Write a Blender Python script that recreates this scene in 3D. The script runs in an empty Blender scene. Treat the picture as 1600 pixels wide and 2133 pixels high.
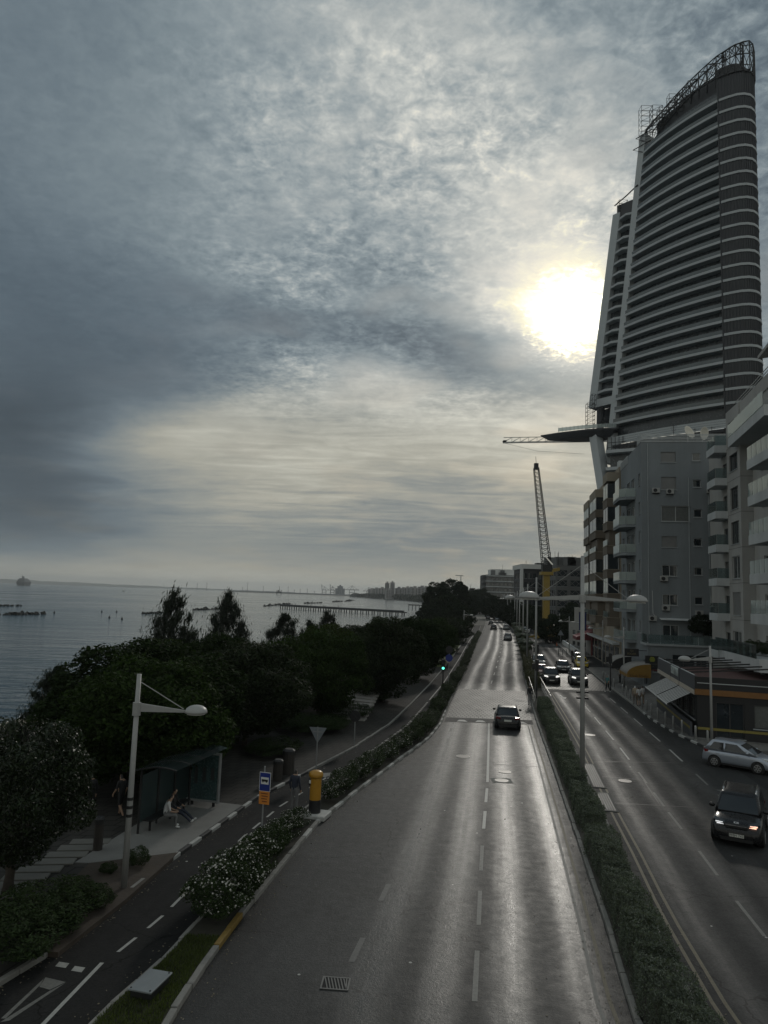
import bpy, bmesh, math, random
from mathutils import Vector, Matrix
R = math.radians
random.seed(7)
scene = bpy.context.scene
col = scene.collection

# ------------------------------------------------------------------ camera
H = 9.3                       # eye height on the footbridge
FPX, CXP, CYP = 1480.0, 800.0, 1066.5
PITCH = math.atan(173 / 1480.0)
ROLL = 0.034
_f = Vector((0, math.cos(PITCH), math.sin(PITCH)))
_r0 = Vector((1, 0, 0)); _u0 = _r0.cross(_f)
_r = _r0 * math.cos(ROLL) + _u0 * math.sin(ROLL)
_u = _u0 * math.cos(ROLL) - _r0 * math.sin(ROLL)
cam_d = bpy.data.cameras.new('camera'); cam = bpy.data.objects.new('camera', cam_d); col.objects.link(cam)
cam.matrix_world = Matrix(((_r.x, _u.x, -_f.x, 0), (_r.y, _u.y, -_f.y, 0), (_r.z, _u.z, -_f.z, H), (0, 0, 0, 1)))
cam_d.sensor_fit = 'VERTICAL'; cam_d.sensor_height = 36.0; cam_d.sensor_width = 27.0
cam_d.lens = 36.0 * FPX / 2133.0
cam_d.clip_start = 0.1; cam_d.clip_end = 60000
scene.camera = cam
def ray(px, py): return _f + _r * ((px - CXP) / FPX) - _u * ((py - CYP) / FPX)
def G(px, py, z=0.0):                     # surveyed ground point
    d = ray(px, py); t = (z - H) / d.z
    return Vector((d.x * t, d.y * t, z))
def AT(px, py, Y):                        # surveyed point at a known depth
    d = ray(px, py); t = Y / d.y
    return Vector((d.x * t, Y, H + d.z * t))

# ------------------------------------------------------------------ world: veiled afternoon sky
SUN_AZ, SUN_EL = R(14.8), R(22.0)
sun_dir = Vector((math.sin(SUN_AZ) * math.cos(SUN_EL), math.cos(SUN_AZ) * math.cos(SUN_EL), math.sin(SUN_EL)))
world = bpy.data.worlds.new('World'); scene.world = world; world.use_nodes = True

class NT:
    def __init__(s, tree): s.t = tree; s.n = tree.nodes; s.l = tree.links
    def node(s, typ, **kw):
        n = s.n.new(typ)
        for k, v in kw.items(): setattr(n, k, v)
        return n
    def put(s, sock, v):
        if isinstance(v, bpy.types.NodeSocket): s.l.new(v, sock)
        elif v is not None: sock.default_value = v
    def m(s, op, a, b=None, c=None, clamp=False):
        n = s.node('ShaderNodeMath', operation=op); n.use_clamp = clamp
        s.put(n.inputs[0], a); s.put(n.inputs[1], b); s.put(n.inputs[2], c)
        return n.outputs[0]
    def vm(s, op, a, b=None, out=0):
        n = s.node('ShaderNodeVectorMath', operation=op)
        s.put(n.inputs[0], a); s.put(n.inputs[1], b)
        return n.outputs[out]
    def noise(s, vec, scale, detail=4, rough=.55, dist=0.0, out=0):
        n = s.node('ShaderNodeTexNoise'); s.put(n.inputs['Vector'], vec)
        n.inputs['Scale'].default_value = scale; n.inputs['Detail'].default_value = detail
        n.inputs['Roughness'].default_value = rough; n.inputs['Distortion'].default_value = dist
        return n.outputs[out]
    def ramp(s, fac, stops, interp='LINEAR'):
        n = s.node('ShaderNodeValToRGB'); cr = n.color_ramp; cr.interpolation = interp
        while len(cr.elements) < len(stops): cr.elements.new(0.5)
        for e, (p, c) in zip(cr.elements, stops):
            e.position = p; e.color = (c, c, c, 1) if not hasattr(c, '__len__') else (*c, 1)
        s.put(n.inputs[0], fac); return n.outputs[0]
    def mix(s, fac, a, b, blend='MIX'):
        n = s.node('ShaderNodeMix', data_type='RGBA', blend_type=blend)
        s.put(n.inputs[0], fac); s.put(n.inputs[6], a if not isinstance(a, tuple) else (*a, 1)[:4]); s.put(n.inputs[7], b if not isinstance(b, tuple) else (*b, 1)[:4])
        return n.outputs[2]
    def mr(s, v, a, b, c, d, smooth=False):
        n = s.node('ShaderNodeMapRange'); 
        if smooth: n.interpolation_type = 'SMOOTHSTEP'
        s.put(n.inputs[0], v)
        for i, q in enumerate((a, b, c, d)): n.inputs[i + 1].default_value = q
        return n.outputs[0]

def build_sky():
    w = NT(world.node_tree); w.n.clear()
    tc = w.node('ShaderNodeTexCoord')
    D = w.vm('NORMALIZE', tc.outputs['Generated'])
    sx = w.node('ShaderNodeSeparateXYZ'); w.put(sx.inputs[0], D)
    X, Y, Z = sx.outputs
    az = w.m('MULTIPLY', w.m('ARCTAN2', X, Y), 57.29578)
    el = w.m('MULTIPLY', w.m('ARCSINE', Z), 57.29578)
    # cloud-deck plane coordinates (clouds flatten into streaks towards the horizon)
    zz = w.m('ADD', w.m('MAXIMUM', Z, 0.0), 0.13)
    cp = w.node('ShaderNodeCombineXYZ'); w.put(cp.inputs[0], w.m('DIVIDE', X, zz)); w.put(cp.inputs[1], w.m('DIVIDE', Y, zz))
    P = cp.outputs[0]
    warpc = w.noise(P, 2.0, 5, .6, 0.3, out=1)
    warp = w.vm('SCALE', w.vm('SUBTRACT', warpc, (0.5, 0.5, 0.5)), None)
    warp.node.inputs['Scale'].default_value = 9.0
    ae = w.node('ShaderNodeCombineXYZ'); w.put(ae.inputs[0], az); w.put(ae.inputs[1], el)
    elf = w.mr(el, 0, 22, 0.25, 1.0)
    ws = w.node('ShaderNodeVectorMath', operation='MULTIPLY'); w.put(ws.inputs[0], warp)
    cw = w.node('ShaderNodeCombineXYZ'); cw.inputs[0].default_value = 1.0; w.put(cw.inputs[1], w.m('MULTIPLY', elf, .55)); w.put(ws.inputs[1], cw.outputs[0])
    AE = w.vm('ADD', ae.outputs[0], ws.outputs[0])
    # broad cloud masses (bright deck, dark bar below the sun, pale lens over the sea, dull bank to the left)
    masses = [(-1.6,39.0,18.3,12.7,0.335,1.000),(14.9,26.8,10.6,10.8,0.032,1.119),(8.9,21.7,7.0,2.9,-0.070,0.452),
     (5.4,19.0,18.4,2.0,-0.158,-0.879),(5.1,21.0,10.3,3.9,-0.511,-0.640),(-7.5,9.9,11.9,5.4,0.278,0.870),
     (11.6,13.3,22.9,8.5,-0.381,0.854),(-27.1,9.1,6.3,6.6,0.280,-1.092),(-21.1,18.8,24.6,4.5,-0.325,-0.391),
     (-16.7,12.5,13.4,2.7,0.355,0.719),(-2.9,-0.1,200.,2.6,0.0,1.0)]
    F = None
    for a, e, s1, s2, r, amp in masses:
        mp = w.node('ShaderNodeMapping', vector_type='TEXTURE'); w.put(mp.inputs[0], AE)
        mp.inputs[1].default_value = (a, e, 0); mp.inputs[2].default_value = (0, 0, r); mp.inputs[3].default_value = (s1, s2, 1)
        d2 = w.vm('DOT_PRODUCT', mp.outputs[0], mp.outputs[0], out=1)
        g = w.m('POWER', 0.36788, d2)
        F = w.m('MULTIPLY_ADD', g, amp, F if F is not None else -1.815)
    # the deck goes on round the unseen sky, boosted to light walls facing the camera
    F = w.m('ADD', F, w.m('MULTIPLY', w.mr(w.m('ABSOLUTE', az), 34, 75, 0.0, 1.0, True), 0.85))
    # mottled altocumulus + soft streaks
    n1 = w.noise(P, 21.0, 5, .62, 0.35)
    n2 = w.noise(P, 7.0, 5, .6, 0.6)
    st = w.node('ShaderNodeMapping'); w.put(st.inputs[0], P); st.inputs[2].default_value = (0, 0, R(-14)); st.inputs[3].default_value = (0.55, 2.2, 1)
    n3 = w.noise(st.outputs[0], 3.4, 6, .6, 0.8)
    n4 = w.noise(P, 2.4, 3, .5, 0.2)
    n5 = w.noise(P, 52.0, 4, .6, 0.5)
    am1 = w.m('MULTIPLY', w.mr(el, 11, 19, 0.0, 1.0, True), w.mr(n4, .36, .62, .35, 1.25, True))
    t1 = w.m('MULTIPLY', w.m('ADD', w.mr(n1, .34, .68, -.26, .30), w.mr(n5, .32, .70, -.16, .18)), am1)
    t2 = w.m('MULTIPLY', w.mr(n2, .3, .7, -.17, .17), w.mr(el, 6, 22, .35, 1.0))
    t3 = w.m('MULTIPLY', w.mr(n3, .34, .68, -.20, .24), w.mr(el, 20, 9, .35, 1.0))
    lowk = w.mr(el, 1.0, 7.0, 0.12, 1.0, True)
    tx = w.m('MULTIPLY', w.m('ADD', w.m('ADD', t1, t2), t3), lowk)
    leftk = w.mr(az, -24, -6, .22, 1.0, True)
    tx = w.m('MULTIPLY', tx, leftk)
    L = w.m('EXPONENT', w.m('ADD', F, tx))
    # sun veil
    cs = w.vm('DOT_PRODUCT', D, tuple(sun_dir), out=1)
    th = w.m('MULTIPLY', w.m('ARCCOSINE', w.m('MINIMUM', cs, 1.0)), 57.29578)
    thw = w.m('ADD', th, w.m('MULTIPLY', w.m('ADD', w.m('SUBTRACT', n1, .5), w.m('SUBTRACT', n5, .5)), 3.6))
    core = w.m('MULTIPLY', w.m('POWER', 0.36788, w.m('POWER', w.m('DIVIDE', w.m('MAXIMUM', thw, 0.0), 1.4), 1.6)), 8.0)
    halo = w.m('MULTIPLY', w.m('POWER', 0.36788, w.m('DIVIDE', thw, 2.9)), 0.72)
    L2 = w.m('ADD', L, w.m('ADD', core, halo))
    # tint: dull bluish where thin/dark, neutral to warm where bright
    tint = w.ramp(L2, [(0.08, (.70, .98, 1.24)), (0.22, (.81, 1.01, 1.12)), (0.42, (.94, 1.01, 1.0)), (0.66, (1.0, .99, .90)), (0.9, (1.03, .98, .74)), (1.0, (1.0, .98, .80))])
    warm = w.mr(el, 20, 11, 0.0, 1.0, True)
    tint = w.mix(w.m('MULTIPLY', warm, w.mr(L2, .16, .34, .10, 1.0)), tint, (1.02, 1.01, .87))
    sc_ = w.vm('SCALE', tint, None); w.put(sc_.node.inputs['Scale'], L2)
    # clear Nishita air above and between the clouds
    nis = w.node('ShaderNodeTexSky', sky_type='NISHITA'); nis.sun_disc = False
    nis.sun_elevation = SUN_EL; nis.sun_rotation = SUN_AZ; nis.dust_density = 3.0
    nsc = w.vm('SCALE', nis.outputs[0], None); nsc.node.inputs['Scale'].default_value = 0.03
    cov = w.mr(n4, .30, .50, .88, .97, True)
    colr = w.mix(cov, nsc, sc_)
    bg = w.node('ShaderNodeBackground'); w.put(bg.inputs[0], colr); bg.inputs[1].default_value = 1.09
    out = w.node('ShaderNodeOutputWorld'); w.put(out.inputs[0], bg.outputs[0])
build_sky()
world.cycles.sampling_method = 'MANUAL'; world.cycles.sample_map_resolution = 1024

# ------------------------------------------------------------------ sun behind thin cloud, exposure
sl = bpy.data.lights.new('sun', 'SUN'); sl.energy = 0.65; sl.angle = R(5.0); sl.color = (1.0, 0.95, 0.87)
so = bpy.data.objects.new('sun', sl); col.objects.link(so)
so.rotation_euler = sun_dir.to_track_quat('Z', 'Y').to_euler(); so.location = (0, 0, 200)
vs = scene.view_settings; vs.view_transform = 'Standard'; vs.look = 'None'; vs.exposure = 0.0; vs.gamma = 1.0; vs.use_curve_mapping = False
scene.cycles.use_denoising = True
scene.cycles.max_bounces = 8; scene.cycles.transparent_max_bounces = 12
scene.cycles.volume_bounces = 0
scene.cycles.sample_clamp_indirect = 6.0
scene.render.film_transparent = False

# ================================================================== helpers
import numpy as np
class MB:
    """collects shapes into one mesh"""
    def __init__(s): s.v = []; s.f = []; s.mi = []; s.cur = 0
    def add(s, vs, fs):
        o = len(s.v); s.v += [tuple(p) for p in vs]
        for f in fs: s.f.append([o + i for i in f]); s.mi.append(s.cur)
        return s
    def box(s, cx, cy, cz, sx, sy, sz, rz=0.0, taper=1.0):
        c, n = math.cos(rz), math.sin(rz); vs = []
        for z, k in ((-.5, 1.0), (.5, taper)):
            for x, y in ((-.5, -.5), (.5, -.5), (.5, .5), (-.5, .5)):
                X, Y = x * sx * k, y * sy * k
                vs.append((cx + X * c - Y * n, cy + X * n + Y * c, cz + z * sz))
        return s.add(vs, [(3, 2, 1, 0), (4, 5, 6, 7), (0, 1, 5, 4), (1, 2, 6, 5), (2, 3, 7, 6), (3, 0, 4, 7)])
    def bb(s, x0, x1, y0, y1, z0, z1): return s.box((x0 + x1) / 2, (y0 + y1) / 2, (z0 + z1) / 2, abs(x1 - x0), abs(y1 - y0), abs(z1 - z0))
    def cyl(s, p0, p1, r0, r1=None, n=10, caps=True):
        p0, p1 = Vector(p0), Vector(p1); r1 = r0 if r1 is None else r1
        d = (p1 - p0); d = d.normalized() if d.length > 1e-9 else Vector((0, 0, 1))
        a = d.orthogonal().normalized(); b = d.cross(a); vs = []
        for p, r in ((p0, r0), (p1, r1)):
            for i in range(n):
                t = 2 * math.pi * i / n; vs.append(p + a * (r * math.cos(t)) + b * (r * math.sin(t)))
        fs = [(i, (i + 1) % n, n + (i + 1) % n, n + i) for i in range(n)]
        if caps: fs += [tuple(range(n - 1, -1, -1)), tuple(range(n, 2 * n))]
        return s.add(vs, fs)
    def bar(s, p0, p1, w, h=None):
        """square bar between two points"""
        h = h or w; p0, p1 = Vector(p0), Vector(p1); d = (p1 - p0).normalized()
        up = Vector((0, 0, 1)) if abs(d.z) < .95 else Vector((0, 1, 0))
        a = d.cross(up).normalized() * w / 2; b = a.cross(d).normalized() * h / 2
        vs = [p + q for p in (p0, p1) for q in (-a - b, a - b, a + b, -a + b)]
        return s.add(vs, [(3, 2, 1, 0), (4, 5, 6, 7), (0, 1, 5, 4), (1, 2, 6, 5), (2, 3, 7, 6), (3, 0, 4, 7)])
    def lathe(s, prof, cx=0, cy=0, cz=0, n=16):
        vs = []; fs = []
        for r, z in prof:
            for i in range(n):
                t = 2 * math.pi * i / n; vs.append((cx + r * math.cos(t), cy + r * math.sin(t), cz + z))
        for k in range(len(prof) - 1):
            for i in range(n):
                j = (i + 1) % n; fs.append((k * n + i, k * n + j, (k + 1) * n + j, (k + 1) * n + i))
        fs.append(tuple(range(n - 1, -1, -1))); fs.append(tuple(range((len(prof) - 1) * n, len(prof) * n)))
        return s.add(vs, fs)
    def prism(s, poly, z0, z1):
        n = len(poly); vs = [(x, y, z0) for x, y in poly] + [(x, y, z1) for x, y in poly]
        return s.add(vs, [tuple(range(n - 1, -1, -1)), tuple(range(n, 2 * n))] + [(i, (i + 1) % n, n + (i + 1) % n, n + i) for i in range(n)])
    def slab(s, pts, nrm, th):
        """planar polygon pts thickened by th along nrm"""
        nrm = Vector(nrm).normalized() * th; n = len(pts); a = [Vector(p) for p in pts]; vs = a + [p + nrm for p in a]
        return s.add(vs, [tuple(range(n - 1, -1, -1)), tuple(range(n, 2 * n))] + [(i, (i + 1) % n, n + (i + 1) % n, n + i) for i in range(n)])
    def loft(s, rings, cap=True):
        n = len(rings[0]); vs = [p for r in rings for p in r]; fs = []
        for k in range(len(rings) - 1):
            for i in range(n):
                j = (i + 1) % n; fs.append((k * n + i, k * n + j, (k + 1) * n + j, (k + 1) * n + i))
        if cap: fs += [tuple(range(n - 1, -1, -1)), tuple(range((len(rings) - 1) * n, len(rings) * n))]
        return s.add(vs, fs)
    def mesh(s, name, mats, smooth=False, fix=True):
        me = bpy.data.meshes.new(name); me.from_pydata(s.v, [], s.f)
        for m_ in (mats if isinstance(mats, (list, tuple)) else [mats]): me.materials.append(m_)
        if any(s.mi): me.polygons.foreach_set('material_index', s.mi)
        if fix:
            b = bmesh.new(); b.from_mesh(me); bmesh.ops.recalc_face_normals(b, faces=b.faces); b.to_mesh(me); b.free()
        if smooth: me.polygons.foreach_set('use_smooth', [True] * len(me.polygons))
        me.update(); return me
    def build(s, name, mats, parent=None, smooth=False, bevel=0, subd=0):
        o = link(name, s.mesh(name, mats, smooth), parent)
        if bevel: md = o.modifiers.new('bevel', 'BEVEL'); md.width = bevel; md.segments = 2; md.limit_method = 'ANGLE'
        if subd: md = o.modifiers.new('subd', 'SUBSURF'); md.levels = md.render_levels = subd
        return o
def link(name, data, parent=None):
    o = bpy.data.objects.new(name, data); col.objects.link(o)
    if parent is not None: o.parent = parent
    return o
def tag(o, label=None, cat=None, group=None, kind=None):
    if label: o['label'] = label
    if cat: o['category'] = cat
    if group: o['group'] = group
    if kind: o['kind'] = kind
    return o
def thing(name, loc=(0, 0, 0), rz=0.0, label=None, cat=None, group=None):
    o = link(name, None); o.location = loc; o.rotation_euler = (0, 0, rz); o.empty_display_size = .3
    return tag(o, label, cat, group)
CH = {}
def copy_tree(o, parent=None):
    c = o.copy(); col.objects.link(c); c.parent = parent
    for ch in [x for x in o.children]: copy_tree(ch, c)
    return c
def copies(o, loc, rz=0, label=None, scale=None):
    c = copy_tree(o); c.location = loc; c.rotation_euler = (0, 0, rz)
    if label: c['label'] = label
    if scale: c.scale = scale if hasattr(scale, '__len__') else (scale,) * 3
    return c
def tub(path, r, n=8, mb=None):
    mb = mb or MB(); P = [Vector(p) for p in path]; rings = []
    for i, p in enumerate(P):
        d = (P[min(i + 1, len(P) - 1)] - P[max(i - 1, 0)]).normalized()
        a = d.cross(Vector((0, 0, 1))) if abs(d.z) < .9 else d.cross(Vector((1, 0, 0)))
        a.normalize(); b = d.cross(a); rr = r[i] if hasattr(r, '__len__') else r
        rings.append([p + a * rr * math.cos(2 * math.pi * k / n) + b * rr * math.sin(2 * math.pi * k / n) for k in range(n)])
    return mb.loft(rings)
def text_mesh(body, size, mat, name, depth=.01):
    c = bpy.data.curves.new(name, 'FONT'); c.body = body; c.size = size; c.extrude = depth; c.align_x = 'CENTER'; c.align_y = 'CENTER'; c.resolution_u = 2
    t = bpy.data.objects.new(name, c); col.objects.link(t)
    dg = bpy.context.evaluated_depsgraph_get(); me = bpy.data.meshes.new_from_object(t.evaluated_get(dg))
    bpy.data.objects.remove(t); me.materials.clear(); me.materials.append(mat); me.name = name
    return me

# ================================================================== materials
MATS = {}
def mat(name, c, rough=.6, metal=0.0, var=.12, vscale=3.0, spec=.5, bump=0.0, bscale=30.0, coat=0.0, trans=0.0, emit=None, estr=0.0, streak=0.0):
    if name in MATS: return MATS[name]
    m = bpy.data.materials.new(name); m.use_nodes = True; MATS[name] = m
    t = NT(m.node_tree); b = t.n['Principled BSDF']
    tc = t.node('ShaderNodeTexCoord'); V = tc.outputs['Object']
    if var > 0:
        n = t.noise(V, vscale, 5, .6); n2 = t.noise(V, vscale * 9, 3, .6)
        k = t.m('ADD', t.m('MULTIPLY', n, .65), t.m('MULTIPLY', n2, .35))
        a = tuple(x * (1 - var) for x in c); d = tuple(min(1, x * (1 + var)) for x in c)
        bc = t.mix(t.mr(k, .3, .7, 0, 1), a, d)
        if streak:
            mp = t.node('ShaderNodeMapping'); t.put(mp.inputs[0], V); mp.inputs[3].default_value = (.45, .45, .05)
            bc = t.mix(1.0, bc, t.ramp(t.noise(mp.outputs[0], 1.0, 5, .65), [(.3, 1 - streak), (.62, 1.0), (.8, 1.0 + streak * .2)]), 'MULTIPLY')
        t.put(b.inputs['Base Color'], bc)
        t.put(b.inputs['Roughness'], t.mr(n2, .3, .7, max(.02, rough - .06), min(1, rough + .06)))
    else:
        b.inputs['Base Color'].default_value = (*c, 1); b.inputs['Roughness'].default_value = rough
    b.inputs['Metallic'].default_value = metal; b.inputs['Specular IOR Level'].default_value = spec
    b.inputs['Coat Weight'].default_value = coat; b.inputs['Coat Roughness'].default_value = .05
    b.inputs['Transmission Weight'].default_value = trans
    if emit: b.inputs['Emission Color'].default_value = (*emit, 1); b.inputs['Emission Strength'].default_value = estr
    if bump:
        bn = t.node('ShaderNodeBump'); bn.inputs['Strength'].default_value = bump; bn.inputs['Distance'].default_value = .02
        t.put(bn.inputs['Height'], t.noise(V, bscale, 4, .6)); t.put(b.inputs['Normal'], bn.outputs[0])
    return m
def glassy(name, tint=(.6, .68, .68), alpha=.35, rough=.05):
    """thin clear/tinted pane: part see-through, part reflective"""
    if name in MATS: return MATS[name]
    m = bpy.data.materials.new(name); m.use_nodes = True; MATS[name] = m
    t = NT(m.node_tree); t.n.clear()
    tr = t.node('ShaderNodeBsdfTransparent'); tr.inputs[0].default_value = (*tint, 1)
    gl = t.node('ShaderNodeBsdfGlossy'); gl.inputs['Roughness'].default_value = rough; gl.inputs[0].default_value = (.9, .95, .95, 1)
    df = t.node('ShaderNodeBsdfTranslucent'); df.inputs[0].default_value = (.85, .9, .88, 1)
    fr = t.node('ShaderNodeFresnel'); fr.inputs[0].default_value = 1.5
    mx = t.node('ShaderNodeMixShader'); t.put(mx.inputs[0], alpha); t.l.new(tr.outputs[0], mx.inputs[1]); t.l.new(df.outputs[0], mx.inputs[2])
    m2 = t.node('ShaderNodeMixShader'); t.put(m2.inputs[0], fr.outputs[0]); t.l.new(mx.outputs[0], m2.inputs[1]); t.l.new(gl.outputs[0], m2.inputs[2])
    o = t.node('ShaderNodeOutputMaterial'); t.l.new(m2.outputs[0], o.inputs[0]); return m

def asphalt(name, tracks, base=.05, tmin=.46, rmax=.72, bumpy=.5):
    m = bpy.data.materials.new(name); m.use_nodes = True; MATS[name] = m
    t = NT(m.node_tree); b = t.n['Principled BSDF']
    tc = t.node('ShaderNodeTexCoord'); UV = tc.outputs['UV']; V = tc.outputs['Object']
    sp = t.node('ShaderNodeSeparateXYZ'); t.put(sp.inputs[0], UV); u = sp.outputs[0]
    big = t.noise(V, .35, 5, .6); mid = t.noise(V, 3.0, 4, .6); fine = t.m('ADD', t.m('MULTIPLY', t.noise(V, 13.0, 3, .7), .55), t.m('MULTIPLY', t.noise(V, 38.0, 2, .7), .45))
    st = t.node('ShaderNodeMapping'); t.put(st.inputs[0], UV); st.inputs[3].default_value = (2.6, .06, 1)
    streak = t.noise(st.outputs[0], 1.0, 5, .6)
    uw = t.m('ADD', u, t.m('MULTIPLY', t.m('SUBTRACT', big, .5), .5))
    tr = None
    for c0 in tracks:
        d = t.m('DIVIDE', t.m('SUBTRACT', uw, c0), .48); g = t.m('POWER', .36788, t.m('MULTIPLY', d, d))
        tr = g if tr is None else t.m('MAXIMUM', tr, g)
    tr = tr if tr is not None else 0.0
    trk = t.m('MULTIPLY', tr, t.mr(streak, .25, .7, .55, 1.1))
    lum = t.m('MULTIPLY_ADD', trk, base * .45, base * .8)
    lum = t.m('MULTIPLY', lum, t.mr(fine, .34, .66, .45, 1.6))
    lum = t.m('MULTIPLY', lum, t.mr(big, .3, .7, .82, 1.2)); lum = t.m('MULTIPLY', lum, t.mr(streak, .25, .75, .85, 1.15))
    # hairline cracks and mended patches
    wv = t.vm('ADD', V, t.vm('SCALE', t.noise(V, 1.1, 3, .6, out=1), None)); wv.node.inputs[1].links[0].from_node.inputs['Scale'].default_value = .9
    ck = t.node('ShaderNodeTexVoronoi', feature='DISTANCE_TO_EDGE'); t.put(ck.inputs['Vector'], wv); ck.inputs['Scale'].default_value = .22
    crack = t.m('MULTIPLY', t.m('LESS_THAN', ck.outputs['Distance'], .0045), t.m('GREATER_THAN', t.noise(V, .13, 2, .5), .5))
    pt = t.node('ShaderNodeTexVoronoi'); pm_ = t.node('ShaderNodeMapping'); t.put(pm_.inputs[0], UV); pm_.inputs[3].default_value = (.42, .11, 1); t.put(pt.inputs['Vector'], pm_.outputs[0]); pt.distance = 'CHEBYCHEV'; pt.inputs['Scale'].default_value = 1.0
    cs_ = t.node('ShaderNodeSeparateColor'); t.put(cs_.inputs[0], pt.outputs['Color'])
    lum = t.m('MULTIPLY', lum, t.mr(cs_.outputs[0], .1, .9, .84, 1.12)); lum = t.m('MULTIPLY', lum, t.m('SUBTRACT', 1.0, t.m('MULTIPLY', crack, .7)))
    # oil drips between the tracks, small pale flecks
    vo = t.node('ShaderNodeTexVoronoi'); t.put(vo.inputs['Vector'], V); vo.inputs['Scale'].default_value = .8
    fleck = t.m('LESS_THAN', vo.outputs['Distance'], .034)
    cc = t.node('ShaderNodeCombineColor'); t.put(cc.inputs[0], t.m('MULTIPLY', lum, .98)); t.put(cc.inputs[1], lum); t.put(cc.inputs[2], t.m('MULTIPLY', lum, .99))
    t.put(b.inputs['Base Color'], t.mix(fleck, cc.outputs[0], (.32, .32, .3)))
    ro = t.m('SUBTRACT', rmax, t.m('MULTIPLY', trk, rmax - tmin)); ro = t.m('ADD', ro, t.mr(mid, .3, .7, -.05, .05))
    t.put(b.inputs['Roughness'], t.m('ADD', ro, t.mr(sp.outputs[1], 72, 82, 0.0, .17 if tracks else 0.0))); b.inputs['Specular IOR Level'].default_value = .20
    bn = t.node('ShaderNodeBump'); bn.inputs['Strength'].default_value = min(1, bumpy * 1.8); bn.inputs['Distance'].default_value = .022
    t.put(bn.inputs['Height'], t.m('ADD', fine, t.m('MULTIPLY', mid, .6))); t.put(b.inputs['Normal'], bn.outputs[0])
    return m

def brickmat(name, c, sx, sy, rough=.4, mortar=.5, coord='UV', bump=.6, msz=.014):
    m = bpy.data.materials.new(name); m.use_nodes = True; MATS[name] = m
    t = NT(m.node_tree); b = t.n['Principled BSDF']; tc = t.node('ShaderNodeTexCoord')
    br = t.node('ShaderNodeTexBrick'); t.put(br.inputs['Vector'], tc.outputs[coord])
    br.inputs['Color1'].default_value = (*[x * .85 for x in c], 1); br.inputs['Color2'].default_value = (*[x * 1.15 for x in c], 1)
    br.inputs['Mortar'].default_value = (*[x * mortar for x in c], 1); br.inputs['Scale'].default_value = 1.0
    br.inputs['Brick Width'].default_value = sx; br.inputs['Row Height'].default_value = sy; br.inputs['Mortar Size'].default_value = msz
    n = t.noise(tc.outputs['Object'], .8, 4, .6)
    t.put(b.inputs['Base Color'], t.mix(1.0, br.outputs[0], t.ramp(n, [(.3, .7), (.7, 1.2)]), 'MULTIPLY'))
    t.put(b.inputs['Roughness'], t.mr(n, .3, .7, rough - .05, rough + .08)); b.inputs['Specular IOR Level'].default_value = .2
    bn = t.node('ShaderNodeBump'); bn.inputs['Strength'].default_value = bump; bn.inputs['Distance'].default_value = .01; bn.invert = True
    t.put(bn.inputs['Height'], br.outputs[1]); t.put(b.inputs['Normal'], bn.outputs[0]); return m

def leafmat(name, c, rough=.45, tr=.25, sp=.5):
    if name in MATS: return MATS[name]
    m = bpy.data.materials.new(name); m.use_nodes = True; MATS[name] = m
    t = NT(m.node_tree); t.n.clear()
    ge = t.node('ShaderNodeNewGeometry'); n = t.noise(t.node('ShaderNodeTexCoord').outputs['Object'], 2.2, 3, .5)
    rn = t.m('ADD', t.m('MULTIPLY', ge.outputs['Random Per Island'], .6), t.m('MULTIPLY', n, .5))
    base = t.mix(t.mr(rn, .25, .85, 0, 1), tuple(x * .55 for x in c), tuple(x * 1.5 for x in c))
    pb = t.node('ShaderNodeBsdfPrincipled'); t.put(pb.inputs['Base Color'], base); pb.inputs['Roughness'].default_value = rough; pb.inputs['Specular IOR Level'].default_value = sp
    tl = t.node('ShaderNodeBsdfTranslucent'); t.put(tl.inputs[0], t.mix(1.0, base, (1.3, 1.6, .5), 'MULTIPLY'))
    mx = t.node('ShaderNodeMixShader'); mx.inputs[0].default_value = tr; t.l.new(pb.outputs[0], mx.inputs[1]); t.l.new(tl.outputs[0], mx.inputs[2])
    o = t.node('ShaderNodeOutputMaterial'); t.l.new(mx.outputs[0], o.inputs[0]); return m

# ================================================================== survey lines (x as a function of distance y)
def line(*pts):
    ys = np.array([p[1] for p in pts], float); xs = np.array([p[0] for p in pts], float)
    return lambda y: float(np.interp(y, ys, xs))
kerbL = line((-5, -30), (-4.5, 0), (-4.2, 16.5), (-4.0, 18.9), (-3.6, 21.9), (-2.9, 26.1), (-2.2, 30.2), (-.5, 35.8), (2.0, 43.6), (3.5, 48.1), (4.7, 53.5), (6.2, 62.9), (7.8, 72.6), (12.1, 97.7), (18, 135.4), (27, 190), (38.5, 262), (62, 420), (95, 640), (140, 950))
medL = line((4.6, -30), (5.3, 0), (5.95, 17), (6.8, 21.8), (8.1, 29.8), (9.9, 41.1), (12.4, 57), (14.7, 70.8), (19.3, 97), (27.3, 140), (41.5, 225), (55.5, 329), (78, 470), (103, 640), (150, 950))
medR = line((6.4, -30), (6.9, 0), (7.6, 17.1), (8.4, 22.8), (9.3, 27.7), (10.2, 33.1), (12.6, 46.5), (14.7, 59.6), (17.1, 74.9), (22.3, 104.6), (29.3, 145), (44, 230), (58, 330), (80.5, 470), (105.5, 640), (153, 950))
kerbR = line((16, -30), (17, 0), (19, 30), (21.6, 47.3), (21.6, 52.8), (22.1, 58.8), (23.7, 68.2), (26, 83.3), (28.3, 96.9), (32, 120.3), (37.5, 150), (51, 232), (66, 335), (89, 475), (114, 645), (163, 950))
cycL = line((-9.8, -5), (-8.6, 17.4), (-7.9, 19.5), (-7.4, 22.3), (-6.9, 25.3), (-6.2, 28.6), (-5.2, 33.4), (-3.6, 37.8), (-1.3, 44.4), (1.0, 52.8), (3.0, 63), (6.1, 80), (11.4, 112), (18.4, 156.6), (24, 190), (33, 250))
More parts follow.
